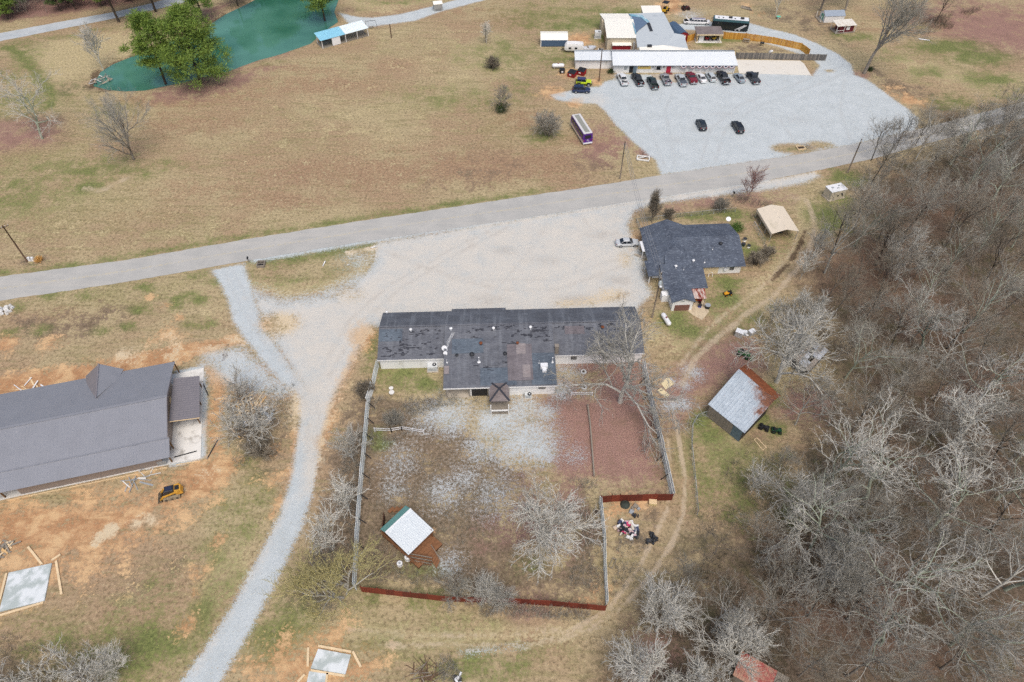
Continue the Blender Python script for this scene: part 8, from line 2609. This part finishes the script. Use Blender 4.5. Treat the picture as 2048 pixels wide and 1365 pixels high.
o = thing("sign_frame", "white framed sign board lying flat at the field corner by the parking lot", "sign frame", tuple(P(1286, 319)), R(-12))
for a, b in (((-1.4, -.8), (1.4, -.8)), ((1.4, -.8), (1.4, .8)), ((1.4, .8), (-1.4, .8)), ((-1.4, .8), (-1.4, -.8))):
    part("frame_side", MB().bar((*a, .3), (*b, .3), .18, .3), TRIM, o)
part("brace", MB().bar((-1.3, -.7, .5), (.9, .7, .5), .14, .14), TRIM, o)
part("post", MB().box((-.2, 1.0, .6), (.14, .14, 1.2)), DARKM, o)
o = thing("raised_bed", "small pale timber frame on the weedy island by the road", "planter", tuple(P(1601, 297)), R(10))
for x_, y_, sx, sy in ((-.9, 0, .16, 1.4), (.9, 0, .16, 1.4), (0, -.65, 1.64, .14), (0, .65, 1.64, .14)):
    part("frame_side", MB().box((x_, y_, .15), (sx, sy, .3)), TIMBER, o)
part("soil", MB().box((0, 0, .05), (1.6, 1.1, .08)), mat("dark_soil", (70, 58, 48)), o)
# swing frame, table, grill, board by the pond and beer garden
o = thing("swing_frame", "dark metal swing frame at the end of the pond shelter", "swing", tuple(P(743, 57)), R(14))
part("top_bar", MB().tube([(-1.4, 0, 2.2), (1.4, 0, 2.2)], .06, 6), DARKM, o)
for s in (-1, 1):
    for y_ in (-.8, .8):
        part("leg", MB().tube([(s * 1.4, 0, 2.2), (s * 1.7, y_, 0)], .05, 6), DARKM, o)
part("seat", MB().box((0, 0, .5), (1.4, .5, .06)), OLDWOOD, o)
for x_ in (-.65, .65):
    part("chain", MB().bar((x_, 0, .5), (x_, 0, 2.2), .03), GALV, o)
o = thing("picnic_table", "grey picnic table in the beer garden", "picnic table", tuple(P(1492, 84)), R(-20))
part("table_top", MB().box((0, 0, .75), (1.9, .8, .06)), OLDWOOD, o)
for y_ in (-.7, .7):
    part("bench", MB().box((0, y_, .45), (1.9, .28, .05)), OLDWOOD, o)
for x_ in (-.7, .7):
    part("leg", MB().bar((x_, -.75, 0), (x_, .3, .74), .08).bar((x_, .75, 0), (x_, -.3, .74), .08), OLDWOOD, o)
o = thing("barbecue", "dark barrel barbecue at the right of the beer garden", "barbecue", tuple(P(1523, 92)), 0)
part("drum", MB().tube([(-.5, 0, .85), (.5, 0, .85)], .33, 12), DARKM, o)
for x_, y_ in ((-.4, -.25), (.4, -.25), (-.4, .25), (.4, .25)):
    part("leg", MB().box((x_, y_, .3), (.06, .06, .6)), DARKM, o)
part("chimney", MB().tube([(-.35, 0, 1.1), (-.35, 0, 1.6)], .06, 6), DARKM, o)
o = thing("white_barrel", "white drum lying against the grey plank fence", "barrel", tuple(P(1541, 106)), R(30))
part("drum", MB().tube([(-.5, 0, .35), (.5, 0, .35)], .35, 12), PLASTIC, o)
part("band", MB().tube([(-.05, 0, .35), (.05, 0, .35)], .37, 12), GALV, o)
o = thing("log_pile", "grey logs lying behind the motor coach", "log pile", tuple(P(1493, 18)), R(-35))
for k in range(4):
    part("log", MB().tube([(-1.8, k * .3 - .5, .15 + (.22 if k == 3 else 0)), (1.9 - .3 * k, k * .32 - .5, .15 + (.22 if k == 3 else 0))], .14, 7), OLDWOOD, o)
scrap("junk_pile", "white junk and mowers behind the roadhouse annex", "junk", 1200, 104, 2.0, 16, [PLASTIC, GALV, DARKM, OLDWOOD], 31, hmax=.6)
o = thing("pontoon_boat", "small grey boat hull behind the camping trailer", "boat", tuple(P(1178, 100)), R(8))
part("hull", loft([(-1.8, .25, .8, .7), (-.5, .15, .85, .85), (1.0, .2, .9, .75), (2.0, .6, .95, .1)]), mat("boat_grey", (200, 204, 210), .5), o)
part("bench", MB().box((-.4, 0, .87), (.5, 1.3, .06)), OLDWOOD, o)
o = thing("birdbath", "teal birdbath under the tree at the top edge", "birdbath", tuple(P(1556, 38)), 0)
part("bowl", MB().tube([(0, 0, .5), (0, 0, .7)], [.3, .7], 12), mat("teal_bowl", (110, 196, 170), .5), o)
part("pedestal", MB().tube([(0, 0, 0), (0, 0, .52)], [.3, .14], 8), PLASTIC, o)
o = thing("fallen_board", "white board lying in the upper right field", "board", tuple(P(1848, 80)), R(-18))
part("board", MB().box((0, 0, .08), (3.0, .5, .06)), PLASTIC, o)
part("batten", MB().box((0, 0, .025), (.2, .5, .05)), OLDWOOD, o)
scrap("junk_pile", "pale sheets and black scrap on the grass at the bottom edge", "junk", 915, 1362, .9, 8, [PLASTIC, PLASTIC, DARKM], 41, hmax=.2)
scrap("brush_heap", "brown brush heap at the bottom edge", "brush heap", 850, 1345, 1.6, 40, [mat("brown_stick", (110, 88, 70), .9, var=.2), OLDWOOD, mat("brown_stick_b", (88, 70, 56), .9, var=.2)], 42, True, hmax=.5, wid=.4)
scrap("rock_pile", "white debris and brush at the left tip of the pond", "rock pile", 200, 162, 2.6, 24, [mat("pale_reed", (204, 184, 160), .9, var=.1), OLDWOOD, mat("pale_stone", (206, 206, 204))], 43, True, hmax=.4)
o = thing("lumber_bundle", "two white joists stacked in the grass at the lower right fence", "lumber", tuple(P(1140, 783)), R(2)) if False else None
